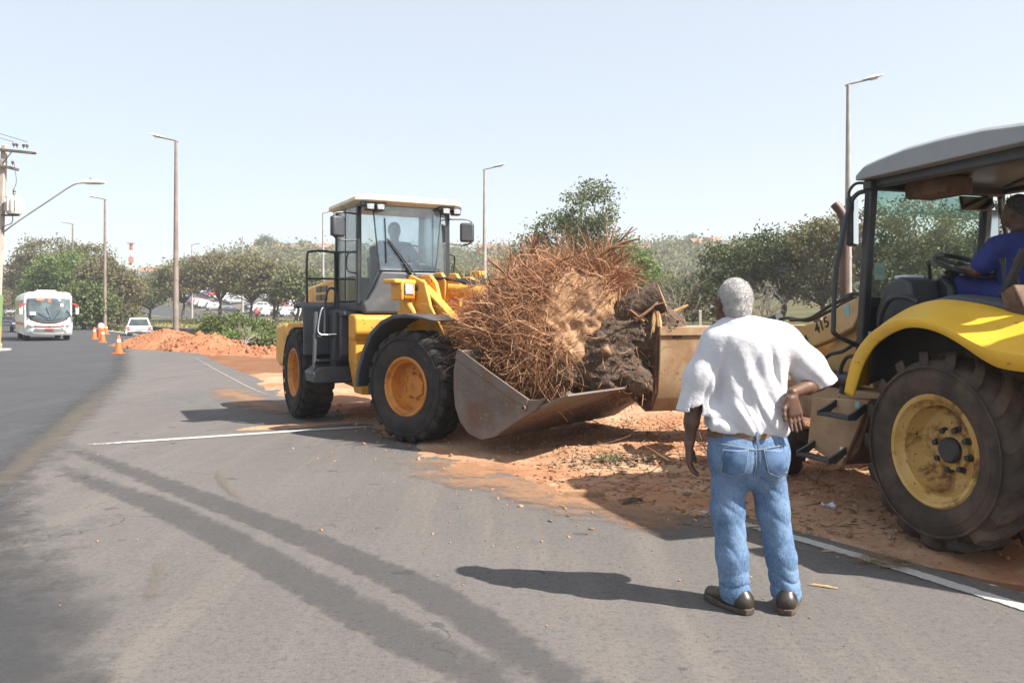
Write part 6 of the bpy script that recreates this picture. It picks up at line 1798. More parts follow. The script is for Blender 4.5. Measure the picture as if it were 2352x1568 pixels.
# bushes on the canal's near side
for i, (px, d, zt, w, mt, lb) in enumerate(((520, 40, 1.6, 1.2, "leaf_green", "green feathery bush beside the forked bare sapling"), (582, 38, 1.25, 1.0, "leaf_green", "green bush to the loader side of the bare sapling"), (612, 35, .55, .8, "leaf_green", "low green bush next to the loader counterweight"), (560, 36.5, .7, .9, "leaf_bright", "low bright green bush at the foot of the sapling"), (640, 44, 1.0, .9, "leaf_dark", "dark green bush at the canal wall by the rear tyre"))):
    x = W(px, d); g = G(x, d); h = zt - g
    tree("canal_bush", x, d, lb, [(0, 0, h*.62, w, w*.8, h*.34), (-w*.5, 0, h*.4, w*.7, w*.7, h*.3), (w*.5, -.2, h*.4, w*.7, w*.7, h*.3)], mt, 100 + i, 80, 46, .15, .05, .22, trunks=3, cat="bush", limbs=18)
o = bare_tree(W(556, 33.5), 33.5, "thin bare forked sapling among the green canal bushes", 31, 1.5, 2)
# ------------------------------------------------------------------ distant hill: wood as one mass, houses one by one
r = np.random.default_rng(5)
N = 2600
aa = r.uniform(-.66, .75, N); yy = r.uniform(150, 300, N); xx = aa * yy
n2 = .812*xx + .584*yy
ss_, nn_ = sn(xx, yy)
keep = (nn_ > np.interp(ss_, EDGE_S, EDGE_R) + 8) & ~((n2 > 31) & (n2 < 76) & (yy < 190))
xx, yy = xx[keep], yy[keep]
gz = ground(xx, yy)
cl = np.stack([xx, yy, gz + r.uniform(.6, 2.6, len(xx))], 1)
per = 42
cen = np.repeat(cl, per, 0) + r.normal(size=(len(cl)*per, 3)) * np.array([1.5, 1.3, .95]) * r.uniform(.6, 1.5, (len(cl), 1)).repeat(per, 0)
half = r.random(len(cl)).repeat(per) < .5
tag(link("hillside_wood", leaves_mesh("hillside_wood", cen[half], .85, r, .5, .8), "leaf_olive"), "olive scrub and trees covering the distant hillside", "wood", kind="stuff")
tag(link("hillside_scrub", leaves_mesh("hillside_scrub", cen[~half], .85, r, .5, .8), "leaf_grey"), "grey-green scrub mixed into the distant hillside", "scrub", kind="stuff")

surf("plaster_white", (.62, .60, .56), (.52, .48, .43), .6, rough=.9)
surf("plaster_ochre", (.52, .36, .22), (.46, .30, .18), .6, rough=.9)
surf("roof_tile", (.28, .15, .10), (.22, .11, .075), 1.5, rough=.9)
surf("window_dark", (.05, .055, .06), rough=.3)
surf("mast_red", (.48, .10, .07), rough=.6)
surf("mast_white", (.7, .68, .66), rough=.6)
def house(px, d, py, w, dep, h, label, wall="plaster_white", flat=False):
    x = W(px, d); z0 = 1.54 + (718 - py) / 1907 * d
    z0 = max(G(x, d), z0 - 3)
    o = tag(empty("house", (x, d, z0), r.uniform(-.4, .4)), label, "house", "houses on the distant hill")
    w_ = MB().box((-w/2, -dep/2, -4), (w/2, dep/2, h)).build("wall", wall, o, smooth=20)
    if flat:
        MB().box((-w/2-.2, -dep/2-.2, h + .01), (w/2+.2, dep/2+.2, h+.35)).build("roof", wall, o, smooth=20)
    else:
        MB().prism([(-dep/2-.5, h+.01), (0, h+w*.0+1.5), (dep/2+.5, h+.01)], -w/2-.4, w/2+.4, 'x').build("roof", "roof_tile", o, smooth=20)
    k = max(2, int(w // 3.2))
    for i in range(k):
        cx = -w/2 + w*(i+.5)/k
        MB().box((cx-.5, -dep/2-.06, h*.35), (cx+.5, -dep/2-.002, h*.8)).build("window", "window_dark", o)
    return o
for px, d, py, w, dep, h, wl, fl, lb in ((345, 240, 636, 8, 7, 3.2, "plaster_white", False, "white house with red tiled roof alone on the skyline between two lamp posts"), (594, 270, 607, 9, 7, 3, "plaster_white", False, "white house with red roof under the round hilltop tree"),
        (655, 268, 604, 16, 8, 3, "plaster_ochre", False, "long low house with orange roof on the hill left of the loader"), (712, 272, 602, 7, 7, 4.5, "plaster_ochre", True, "flat brick-coloured block on the hill beside the loader handrail"), (742, 268, 606, 9, 7, 3, "plaster_white", False, "pale house with red roof on the hill behind the far lamp post"),
        (1115, 262, 592, 8, 7, 3, "plaster_ochre", False, "ochre house with red roof on the hill beside the lamp post behind the roots"), (1150, 266, 586, 10, 7, 3.6, "plaster_ochre", True, "ochre flat-roofed house on the hill left of the tall tree"),
        (1612, 262, 592, 9, 7, 3.8, "plaster_white", True, "white flat house on the hill left of the dark trees"), (1635, 250, 606, 9, 7, 3, "plaster_white", False, "white house with red roof below the flat white house"), (1600, 240, 616, 7, 6, 3, "plaster_ochre", False, "ochre house with red roof lower on the hill behind the bare tree"),
        (1475, 235, 640, 7, 6, 3, "plaster_white", False, "small white house on the slope behind the bright green tree"), (1005, 268, 598, 9, 7, 3, "plaster_white", False, "white house on the hill seen through the loader cab"), (790, 250, 612, 8, 6, 3, "plaster_white", False, "white house on the slope right behind the loader cab")):
    house(px, d, py, w*.5, dep*.55, h*.8, lb, wl, fl)
for px, d, hh, lb in ((614, 278, 7.5, "round grey-green tree on top of the hill above the red roofs"), (700, 282, 5.5, "dark palm-like tree on the hilltop beside the brick block"), (1590, 285, 6.0, "small dark tree on the hilltop above the white houses")):
    x = W(px, d)
    tree("hilltop_tree", x, d, lb, [(0, 0, hh*.7, hh*.42, hh*.4, hh*.3), (-1.5, 0, hh*.5, hh*.3, hh*.3, hh*.22), (1.5, 0, hh*.5, hh*.3, hh*.3, hh*.22)], "leaf_grey", 300 + px, 70, 40, .8, .25, .8)
# red and white mast
mx, my = W(301, 300), 300
mz = G(mx, my)
mast = tag(empty("radio_mast", (mx, my, mz)), "red and white banded radio mast on the skyline", "mast")
mh = 1.54 + (718 - 560) / 1907 * 300 - mz
for i in range(7):
    z0, z1 = mh*i/7, mh*(i+1)/7
    w0, w1 = .95 - .65*i/7, .95 - .65*(i+1)/7
    paths = []
    cs = [(-1, -1), (1, -1), (1, 1), (-1, 1)]
    for k in range(4):
        a, b = cs[k], cs[(k+1) % 4]
        paths.append((np.array([(a[0]*w0, a[1]*w0, z0), (a[0]*w1, a[1]*w1, z1)]), np.array([.13, .13])))
        paths.append((np.array([(a[0]*w0, a[1]*w0, z0), (b[0]*w1, b[1]*w1, z1)]), np.array([.09, .09])))
        paths.append((np.array([(b[0]*w0, b[1]*w0, z0), (a[0]*w1, a[1]*w1, z1)]), np.array([.09, .09])))
    link("mast_section", tubes_mesh("mast_section", paths, 5), "mast_red" if i % 2 == 0 else "mast_white", mast)
MB().box((-1.1, -1.1, mh), (1.1, 1.1, mh+.3)).build("mast_platform", "mast_red", mast)
MB().tube([(0, 0, mh), (0, 0, mh+2.2)], .12, 6).build("antenna", "mast_white", mast)

# ------------------------------------------------------------------ lamp posts and utility pole
surf("post_rust", (.19, .145, .12), (.25, .20, .17), 1.2, rough=.8, dirt=(.14, .10, .08), dscale=2)
surf("post_grey", (.34, .32, .30), (.28, .26, .24), 1.5, rough=.7)
surf("lamp_white", (.62, .62, .60), rough=.4)
surf("lamp_glass", (.50, .50, .50), rough=.2)
surf("pole_concrete", (.42, .36, .31), (.34, .29, .25), 2, rough=.9)
surf("porcelain", (.10, .06, .05), rough=.3)
surf("timber_grey", (.10, .085, .075), (.15, .13, .115), 5, rough=.95)
surf("band_yellow", (.40, .27, .07), rough=.7)
surf("band_green", (.16, .25, .09), rough=.7)
surf("wire_dark", (.06, .06, .065), rough=.6)
def lamp_post(x, y, h, label, side, mat, lamp=True, group=None):
    o = tag(empty("street_lamp", (x, y, G(x, y))), label, "street lamp", group)
    MB().lathe([(.20, -.1), (.19, .1), (.165, .12), (.15, h*.3), (.148, h*.302), (.12, h*.6), (.075, h), (.001, h)], 14, 'z').build("post", mat, o)
    MB().lathe([(.16, h*.30), (.165, h*.305), (.16, h*.312)], 14, 'z').build("joint_ring", mat, o)
    if lamp:
        d = Vector((side, -.15, 0)).normalized()
        MB().tube([Vector((0, 0, h - .05)) - d*.12, Vector((0, 0, h + .02)), Vector((0, 0, h + .20)) + d*.9], .045, 8).build("arm", mat, o)
        hd = MB()
        p = Vector((0, 0, h + .17)) + d*.62; q = Vector((0, 0, h + .34)) + d*1.45
        rings = []
        n = Vector((-d.y, d.x, 0))
        for t, w, hh in ((0, .08, .05), (.25, .15, .09), (.7, .17, .09), (1, .07, .04)):
            c = p + (q - p)*t
            rings.append([c - n*w, c - n*w*.7 + Vector((0, 0, hh)), c + n*w*.7 + Vector((0, 0, hh)), c + n*w])
        l = hd.loft(rings).build("lamp_head", "lamp_white", o, smooth=40)
        MB().loft([[c_ - Vector((0, 0, .002)) for c_ in (p + (q-p)*.3 - n*.12, p + (q-p)*.3 + n*.12, p + (q-p)*.8 + n*.12, p + (q-p)*.8 - n*.12)], [p + (q-p)*.4 - n*.06 - Vector((0, 0, .09)), p + (q-p)*.4 + n*.06 - Vector((0, 0, .09)), p + (q-p)*.7 + n*.06 - Vector((0, 0, .09)), p + (q-p)*.7 - n*.06 - Vector((0, 0, .09))]]).build("lamp_bowl", "lamp_glass", l, smooth=40)
    return o
def Htop(py, d):
    return 1.54 + (718 - py) / 1907 * d
for px, d, py, lb in ((404, 48, 322, "tall rusty lamp post standing behind the long red soil heap"), (241, 73, 457, "rusty lamp post beside the orange cones and road kerb"), (167, 94, 514, "rusty lamp post rising out of the tree clump beyond the bus"), (117, 113, 549, "distant lamp post above the tall brownish tree beyond the bus"), (78, 131, 571, "distant lamp post between the tall brownish tree and the far car"), (55, 146, 585, "farthest lamp post of the road, above the far white car")):
    x = W(px, d); lamp_post(x, d, Htop(py, d) - G(x, d) - .05, lb, -1, "post_rust", group="lamp posts along the road")
for px, d, py, lb, lm in ((1948, 36.2, 192, "tall grey lamp post rising behind the backhoe exhaust stack", True), (1113, 57.6, 388, "grey lamp post between the loader cab and the tall tree", True), (742, 83, 489, "grey lamp post seen past the loader handrail", True), (557, 109, 542, "slim bare post without lamp above the bank trees", False), (441, 122, 562, "distant grey lamp post above the bank trees by the tall rusty post", True)):
    x = W(px, d); lamp_post(x, d, Htop(py, d) - G(x, d) - .05, lb, 1, "post_grey", lm, "lamp posts along the far road")

ux_, uy_ = -20.75, 33.7
up_ = tag(empty("utility_pole", (ux_, uy_, G(ux_, uy_))), "concrete utility pole with wooden crossarms, pale transformer and long lamp arm", "utility pole")
ph = 8.35
MB().prism([(-.42, -.16), (-.14, -.16), (-.14, .16), (-.42, .16)], -.1, ph, 'z', [(.07, -.10), (.25, -.10), (.25, .08), (.07, .08)]).build("pole", "pole_concrete", up_, bevel=.02)
MB().prism([(-.435, -.17), (-.115, -.17), (-.115, .17), (-.435, .17)], .1, 1.0, 'z', [(-.385, -.17), (-.065, -.17), (-.065, .17), (-.385, .17)]).build("painted_band", "band_yellow", up_)
MB().prism([(-.385, -.168), (-.065, -.168), (-.065, .168), (-.385, .168)], 1.0, 2.3, 'z', [(-.315, -.16), (.0, -.16), (.0, .16), (-.315, .16)]).build("painted_band", "band_green", up_)
MB().box((-.75, -.4, 0), (.2, .4, .12)).build("footing", "concrete", up_, bevel=.02)
c1 = MB().cbox((.30, -.16, ph-.22), (2.2, .10, .11), (0, .10, 0)).build("crossarm", "timber_grey", up_, bevel=.01)
c2 = MB().cbox((.15, -.16, ph-.85), (1.2, .16, .11), (0, .22, .3)).build("crossarm", "timber_grey", up_, bevel=.01)
for x, z, p in ((.62, ph-.10, c1), (.75, ph-.12, c1), (1.02, ph-.15, c1), (1.16, ph-.16, c1), (-.5, ph+.0, c1), (.58, ph-.83, c2)):
    MB().lathe([(.015, 0), (.02, .06), (.055, .07), (.055, .10), (.035, .11), (.06, .13), (.05, .17), (.001, .19)], 10, 'z', c=(x, -.16, z)).build("insulator", "porcelain", p)
MB().tube([(1.36, -.16, ph-.33), (1.52, -.16, ph-.345)], .05, 8).build("insulator", "porcelain", c1)
MB().tube([(.16, -.16, ph-.75), (.55, -.16, ph-.28)], .018, 6).build("brace", "wire_dark", up_)
MB().tube([(.16, -.16, ph-.75), (-.3, -.16, ph-.2)], .018, 6).build("brace", "wire_dark", up_)
tr = MB().lathe([(.001, 5.55), (.26, 5.56), (.29, 5.62), (.29, 6.22), (.25, 6.28), (.08, 6.32), (.001, 6.32)], 22, 'z', c=(.60, -.1, 0)).build("transformer", "plaster_white", up_)
for k in range(14):
    a = 2*math.pi*k/14
    MB().cbox((.60 + .32*math.cos(a), -.1 + .32*math.sin(a), 5.92), (.07, .012, .5), (0, 0, a)).build("cooling_fin", "plaster_white", tr)
MB().lathe([(.03, 6.3), (.06, 6.36), (.04, 6.42), (.06, 6.48), (.03, 6.56), (.001, 6.6)], 10, 'z', c=(.66, -.2, 0)).build("bushing", "porcelain", tr)
MB().box((.1, -.14, 5.48), (.80, -.06, 5.55)).build("bracket", "wire_dark", up_)
MB().tube(smooth_path([(-.05, 0, 4.72), (.8, 0, 5.35), (2.0, 0, 6.15), (2.7, 0, 6.62), (3.05, 0, 6.80), (3.35, 0, 6.84), (3.6, 0, 6.84)], 5), .032, 8).build("lamp_arm", "post_grey", up_)
lh = MB().loft([[(x, y*w, 6.84 + z*hh) for y, z in ((-1, 0), (-.7, 1), (.7, 1), (1, 0), (.6, -.4), (-.6, -.4))] for x, w, hh in ((3.3, .05, .05), (3.5, .14, .14), (4.0, .16, .14), (4.25, .06, .05))]).build("lamp_head", "lamp_white", up_, smooth=50)
MB().cbox((3.65, 0, 7.0), (.07, .07, .07)).build("photocell", "wire_dark", lh)
MB().tube(smooth_path([(.66, -.2, 6.58), (.75, -.2, 6.9), (.62, -.16, ph-.65)], 5), .012, 5).build("jumper_wire", "wire_dark", up_)
MB().tube(smooth_path([(.55, -.1, 5.55), (.5, -.1, 5.2), (.1, -.1, 4.9), (.0, -.1, 3.5)], 5), .018, 5).build("jumper_wire", "wire_dark", up_)
for x, lb in ((.62, "thin power line running forward from the inner crossarm insulator"), (1.16, "thin power line running forward from the outer crossarm insulator")):
    pts = [(ux_ + x + (1.2)*t, uy_ - .16 - 48*t, ph + .08 + 1.1*t - 3.0*t*(1-t)) for t in np.linspace(0, 1, 16)]
    tag(MB().tube(pts, .011, 5).build("power_line", "wire_dark"), lb, "power line")

# ------------------------------------------------------------------ vehicles
surf("white_paint", (.66, .65, .64), (.60, .59, .58), 1, rough=.3, coat=.3)
surf("red_paint", (.50, .05, .035), rough=.35)
surf("silver_paint", (.38, .39, .40), rough=.3, metal=.3)
surf("dark_paint", (.03, .034, .045), rough=.3)
surf("blue_paint", (.05, .09, .22), rough=.3)
surf("auto_glass", (.035, .045, .05), (.06, .07, .075), 2, rough=.08)
surf("bus_glass", (.055, .075, .085), (.12, .15, .16), 1.2, rough=.08)
surf("bumper_black", (.03, .03, .032), rough=.6)
surf("orange_sign", (.65, .16, .05), rough=.5)
surf("curtain", (.45, .12, .06), rough=.8)
surf("cone_orange", (.72, .15, .03), (.62, .12, .025), 5, rough=.5)

def vehicle_wheel(root, loc, R, W_, s):
    h = W_/2
    T = Matrix.Translation(loc)
    t = MB(T).lathe([(R*.62, s*h*.9), (R*.72, s*h), (R*.93, s*h), (R, s*h*.7), (R, -s*h*.7), (R*.9, -s*h), (R*.3, -s*h)], 24).build("wheel", "tyre_road", root)
    MB(T).lathe([(R*.62, s*h*.9), (R*.58, s*h*.6), (R*.2, s*h*.75), (.001, s*h*.8)], 20).build("rim", "silver_paint", t)
def make_car(name, paint):
    o = empty(name)
    sx = [(-1.88, .42, .62, .80), (-1.94, .36, .74, .82), (-1.80, .30, .93, .83), (-1.2, .26, .95, .84), (0, .25, .93, .845), (.85, .26, .92, .84), (1.55, .30, .82, .82), (1.86, .36, .70, .76), (1.92, .42, .58, .70)]
    rings = []
    for x, z0, z1, w in sx:
        rings.append([(x, -w*.93, z0), (x, -w, z0 + .12), (x, -w, (z0+z1)/2), (x, -w*.96, z1 - .05), (x, -w*.80, z1), (x, w*.80, z1), (x, w*.96, z1 - .05), (x, w, (z0+z1)/2), (x, w, z0 + .12), (x, w*.93, z0)])
    MB().loft(rings).build("body", paint, o, smooth=50)
    lo = [(-1.78, .92, .74), (-1.40, 1.36, .58), (-1.0, 1.44, .57), (-.1, 1.45, .57), (.30, 1.38, .58), (1.0, .92, .72)]
    rr_ = []
    for x, z, w in lo:
        rr_.append([(x, -w, z), (x, w, z)])
    vs_ = [(-1.78, -.74, .90), (1.02, -.72, .90), (.25, -.57, 1.40), (-.1, -.56, 1.45), (-1.0, -.56, 1.45), (-1.42, -.58, 1.38)]
    vm = [(x, -y, z) for x, y, z in vs_]
    n = len(vs_)
    fs = [tuple(range(n)), tuple(range(2*n-1, n-1, -1))] + [(i, i+n, (i+1) % n + n, (i+1) % n) for i in range(n)]
    MB().add(vs_ + vm, fs).build("cabin", paint, o, smooth=20, bevel=.03)
    g = "auto_glass"
    def quad(name, pts, off):
        P_ = [Vector(p) for p in pts]; nn = (P_[1]-P_[0]).cross(P_[2]-P_[0]).normalized()*off
        m = MB(); m.add([p + nn for p in P_], [tuple(range(len(P_)))]); m.build(name, g, o, smooth=None)
    for s in (-1, 1):
        quad("side_window", [(-.75, s*.735, .945), (.80, s*.715, .945), (.26, s*.592, 1.35), (-.70, s*.588, 1.36)], s*-.012 if s > 0 else -.012*-1*-1)
        quad("side_window", [(-1.55, s*.735, .945), (-.82, s*.735, .945), (-.78, s*.588, 1.36), (-1.32, s*.598, 1.34)], s*-.012 if s > 0 else -.012*-1*-1)
        for x in (-1.22, 1.22):
            vehicle_wheel(o, (x, s*.74, .29), .29, .2, s)
        MB().cbox((-1.90, s*.66, .76), (.06, .22, .20)).build("tail_light", "lens_red", o, bevel=.02)
        MB().cbox((1.83, s*.56, .66), (.14, .26, .12)).build("headlight", "lens_clear", o, bevel=.02)
        MB().cbox((.70, s*.86, .98), (.10, .16, .11)).build("wing_mirror", "bumper_black", o, bevel=.02)
    mb = MB(); mb.add([(-1.795, -.62, .97), (-1.795, .62, .97), (-1.45, .50, 1.36), (-1.45, -.50, 1.36)], [(0, 1, 2, 3)]); mb.build("rear_window", g, o, smooth=None, solid=.02)
    mb = MB(); mb.add([(1.00, -.62, .95), (1.00, .62, .95), (.31, .50, 1.38), (.31, -.50, 1.38)], [(0, 1, 2, 3)]); mb.build("windscreen", g, o, smooth=None, solid=.02)
    MB().box((-1.99, -.72, .36), (-1.90, .72, .52)).build("bumper", "bumper_black", o, bevel=.03)
    MB().box((1.88, -.66, .34), (1.97, .66, .50)).build("bumper", "bumper_black", o, bevel=.03)
    MB().cbox((-1.97, 0, .62), (.01, .40, .13)).build("number_plate", "lens_clear", o)
    return o
car0 = make_car("car", "white_paint")
tag(car0, "white hatchback parked with its tail to us behind the red soil heap", "car")
rd = math.atan2(.866, -.5)
car0.location = (W(318, 57), 57, G(W(318, 57), 57) - .15); car0.rotation_euler = (0, 0, rd - .08)
def repaint(o, mat):
    for ch in o.children:
        if ch.name.split(".")[0] in ("body", "cabin"):
            ch.material_slots[0].link = 'OBJECT'
            ch.material_slots[0].material = MATS[mat]
def place_car(x, y, rz, label, paint, group=None, dz=.05):
    c = copy_tree(car0)
    c.location = (x, y, G(x, y) + dz); c.rotation_euler = (0, 0, rz)
    c["label"] = label
    if group: c["group"] = group
    repaint(c, paint)
    return c
c = place_car(W(18, 137), 137, rd + .25, "far silver car driving away on the road at the lamp posts' far end", "silver_paint", dz=.04)
c = place_car(W(52, 66), 66, rd + math.pi, "dark car following close behind the white bus", "dark_paint", dz=.04)
names = {"white_paint": "white", "red_paint": "red", "silver_paint": "silver", "dark_paint": "dark", "blue_paint": "blue"}
r = np.random.default_rng(77)
cols = ["white_paint", "white_paint", "silver_paint", "white_paint", "red_paint", "white_paint", "dark_paint", "silver_paint", "white_paint", "white_paint", "red_paint", "blue_paint", "white_paint"]
k = 0
for row, (nn2, rz_) in enumerate(((46.5, 0), (52.0, math.pi), (58.5, 0), (64.0, math.pi))):
    for s2_ in np.arange(100, 262, 2.8 if row < 2 else 3.4):
        if r.random() < .42: continue
        x, y = xy2(s2_, nn2)
        px = 1176 + x / y * 1907
        if not (430 < px < 715): continue
        p = cols[k % len(cols)]; k += 1
        place_car(float(x), float(y), math.atan2(.584, .812) + rz_ + r.normal()*.04, names[p] + " car parked in the lot behind the bank trees, row " + ("nearest the far road" if row == 0 else "second from the far road" if row == 1 else "third from the far road" if row == 2 else "against the hill"), p, "cars parked in the lot")

# bus
bus = tag(empty("bus", (W(113, 45.2), 45.2, 0.004), math.atan2(-.83, .56)), "white minibus with red stripe and red mirrors coming along the road", "bus")
sec = lambda w, z0, z1, rr: [(-w, z0), (-w, z1 - rr), (-w + rr*.35, z1 - rr*.3), (-w + rr, z1), (w - rr, z1), (w - rr*.35, z1 - rr*.3), (w, z1 - rr), (w, z0)]
rings = []
for x, w, z0, z1, cr_ in ((-8.0, 1.10, .55, 2.50, .25), (-7.9, 1.15, .40, 2.62, .25), (-4, 1.16, .36, 2.68, .25), (-.6, 1.16, .34, 2.68, .25), (-.45, 1.15, .34, 2.64, .26)):
    rings.append([(x, y, z) for y, z in sec(w, z0, z1, cr_)])
body = MB().loft(rings).build("body", "white_paint", bus, smooth=40)
fr = []
for z, x, w in ((.30, -.06, 1.10), (.45, .06, 1.14), (.80, .10, 1.15), (1.05, .08, 1.15), (1.25, .03, 1.14), (1.6, -.10, 1.13), (2.2, -.22, 1.12), (2.45, -.30, 1.08), (2.64, -.45, .98)):
    fr.append([(x - .30*abs(t)**3, w*t, z) for t in np.linspace(-1, 1, 13)] + [(-.7, w*.98, z), (-.7, -w*.98, z)])
MB().loft(fr).build("front_mask", "white_paint", bus, smooth=50)
ws = []
for v in np.linspace(0, 1, 9):
    z_c = 1.02 + 1.30*v
    row = []
    for t in np.linspace(-1, 1, 15):
        z = z_c + (.30*abs(t)**2.0)*(1 - v)
        x = np.interp(z, [.80, 1.05, 1.25, 1.6, 2.2, 2.45], [.10, .08, .03, -.10, -.22, -.30]) - .30*abs(t*.93)**3 + .012
        row.append((x, 1.05*t, z))
    ws.append(row)
wso = MB().loft(ws, cap=False, closed=False).build("windscreen", "bus_glass", bus, smooth=60, solid=.012)
bl = []
for v in np.linspace(0, 1, 3):
    row = []
    for t in np.linspace(-.86, .86, 15):
        z = .94 + .13*v + .30*abs(t)**2.0
        x = np.interp(z, [.80, 1.05, 1.25, 1.6, 2.2], [.10, .08, .03, -.10, -.22]) - .30*abs(t*.93)**3 + .016
        row.append((x, 1.05*t, z))
    bl.append(row)
MB().loft(bl, cap=False, closed=False).build("lower_blackout", "bumper_black", bus, smooth=60, solid=.01)
MB().cbox((-.21, -.42, 2.24), (.03, .34, .10), (0, -.2, 0)).build("destination_sign", "orange_sign", wso)
MB().cbox((-.19, .02, 2.20), (.03, .16, .24), (0, -.2, 0)).build("pennant", "curtain", wso)
MB().cbox((.02, -.78, 1.50), (.02, .26, .18), (0, -.3, .2)).build("route_card", "sticker_white", wso)
MB().cbox((.055, -.08, 1.34), (.02, .14, .12), (0, -.3, 0)).build("windscreen_badge", "blue_paint", wso)
MB().cbox((-.16, .62, 1.95), (.03, .14, .18), (0, -.2, 0)).build("sun_visor", "white_paint", wso)
for a, b in (((.10, .02, 1.10), (-.02, -.52, 1.55)), ((.10, .10, 1.10), (-.10, -.12, 1.82)), ((.10, .16, 1.10), (-.03, .50, 1.60))):
    MB().tube([a, b], .022, 6).build("wiper", "bumper_black", wso)
def fband(name, z0, z1, t0, t1, mat, off=.02, bow=.0):
    rows = []
    for z in (z0, z1):
        rows.append([(np.interp(z, [.30, .45, .80, 1.05], [-.06, .06, .10, .08]) - .30*abs(t)**3 + off, 1.145*t, z + bow*abs(t)**2) for t in np.linspace(t0, t1, 11)])
    return MB().loft(rows, cap=False, closed=False).build(name, mat, bus, smooth=60, solid=.01)
fband("red_stripe", .745, .815, -.62, .62, "red_paint", .022, .08)
fband("grille", .60, .635, -.60, .60, "bumper_black", .022, .10)
fband("grille", .50, .535, -.75, .75, "bumper_black", .022, .10)
fband("number_plate", .585, .68, -.18, .18, "red_paint", .04)
fband("emblem", .80, .86, -.05, .05, "silver_paint", .035)
for s in (-1, 1):
    MB().prism([(s*.62, .74), (s*.98, .84), (s*1.02, .93), (s*.9, .90), (s*.66, .80)], -.10, .035, 'x').build("headlight", "lens_clear", bus, bevel=.01)
    MB().lathe([(.07, -.02), (.07, .02), (.001, .03)], 12, 'x', c=(-.02, s*.80, .55)).build("fog_light", "lens_clear", bus)
    m = MB().loft([[(x_, s*y_, z_) for x_, y_, z_ in ((.05, 1.05, 2.06), (.15, 1.05, 2.06), (.15, 1.05, 2.00), (.05, 1.05, 2.00))], [(x_, s*y_, z_) for x_, y_, z_ in ((.12, 1.28, 2.03), (.24, 1.28, 2.03), (.24, 1.28, 1.90), (.12, 1.28, 1.90))], [(x_, s*y_, z_) for x_, y_, z_ in ((.10, 1.42, 1.86), (.22, 1.42, 1.86), (.22, 1.36, 1.78), (.10, 1.36, 1.78))]]).build("mirror_arm", "red_paint", bus, bevel=.01)
    MB().cbox((.14, s*1.34, 1.66), (.10, .18, .46)).build("mirror", "white_paint", m, bevel=.04)
    for x in (-1.45, -6.1):
        vehicle_wheel(bus, (x, s*.98, .40), .40, .28, s)
    for i in range(5):
        x1 = -.95 - i*1.35
        MB().box((x1 - 1.25, min(s*1.15, s*1.172), 1.45), (x1, max(s*1.15, s*1.172), 2.25)).build("side_window", "bus_glass", bus, bevel=.03)
    MB().box((-7.6, min(s*1.155, s*1.17), .85), (-.7, max(s*1.155, s*1.17), 1.0)).build("side_stripe", "red_paint", bus)
MB().box((-3.2, -.5, 2.675), (-1.6, .5, 2.80)).build("roof_hatch", "white_paint", bus, bevel=.05)

# cones
cone0 = empty("traffic_cone")
MB().box((-.19, -.19, 0), (.19, .19, .035)).build("base", "cone_orange", cone0, bevel=.012)
MB().lathe([(.145, .035), (.105, .28), (.045, .66), (.03, .70), (.001, .70)], 20, 'z').build("cone", "cone_orange", cone0)
bd = MB().lathe([(.084, .44), (.066, .55)], 20, 'z').build("white_band", "white_paint", cone0)
for i, (px, py, lb) in enumerate(((272.5, 813, "orange cone with white band standing alone on the asphalt, largest of the five"), (236, 787, "orange cone with white band, second from the single large cone"), (217, 779, "orange cone on the bus side of the cone group"), (227, 774, "orange cone in the middle of the cone group"), (244, 768, "orange cone at the kerb by the lamp post foot"))):
    d = 2936.8 / (py - 718)
    c = cone0 if i == 0 else copy_tree(cone0)
    c.location = (W(px, d), d, .006); c.rotation_euler = (0, 0, .4 * i)
    tag(c, lb, "traffic cone", "orange cones on the road")
d = 52
mk = tag(empty("marker_post", (W(232, d), d, 0.0)), "orange marker drum with rounded white top behind the cones", "marker drum")
MB().lathe([(.22, 0), (.22, .55), (.17, .62)], 18, 'z').build("drum", "cone_orange", mk)
MB().lathe([(.19, .60), (.20, .72), (.15, .86), (.001, .90)], 18, 'z').build("cap", "white_paint", mk)

# fence posts on the grass across the canal
for i, (px, d, lb) in enumerate(((1608, 37, "pale fence post on the dry grass between the bare tree and the man"), (1886, 37, "pale fence post showing behind the backhoe loader arm"), (1545, 38, "pale fence post at the foot of the leafless grey tree"))):
    x = W(px, d)
    f = tag(empty("fence_post", (x, d, G(x, d))), lb, "fence post")
    MB().prism([(-.055, -.055), (.055, -.055), (.055, .055), (-.055, .055)], -.1, 1.0, 'z').build("post", "pole_concrete", f, bevel=.01)
    MB().prism([(-.06, -.06), (.06, -.06), (.06, .06), (-.06, .06)], 1.0, 1.04, 'z').build("cap", "lamp_white", f)

# dry grass on both banks
r = np.random.default_rng(9)
def grass(name, xs_, ys_, h, label, mat="grass_blade", zf=G):
    n = len(xs_)
    z = ground(xs_, ys_)
    base = np.stack([xs_, ys_, z], 1)
    d = r.normal(size=(n, 3)); d[:, 2] = 0; d /= np.linalg.norm(d, axis=1)[:, None]
    hh = h * r.uniform(.4, 1.3, n)[:, None]
    top = base + np.concatenate([r.normal(size=(n, 2))*.35*hh, hh], 1)
    w = .035 * (1 + ys_/40)[:, None]
    P = np.stack([base - d*w, base + d*w, top], 1)
    return tag(link(name, fast_mesh(name, P.reshape(-1, 3), np.arange(n*3).reshape(-1, 3)), mat), label, "grass", kind="stuff")
n = 26000
s2_ = r.uniform(0, 105, n); nn2 = r.uniform(20.9, 33, n)
gx, gy = xy2(s2_, nn2)
m_ = fbm(gx, gy, 0*gx, .5, 3, 3) > -.35
grass("bank_grass", gx[m_], gy[m_], .28, "dry yellowish grass on the far bank of the canal")
s1 = r.uniform(44, 120, 9000); e1 = np.interp(s1, EDGE_S, EDGE_R) + r.uniform(.3, 4.5, 9000)
gx, gy = xy(s1, e1)
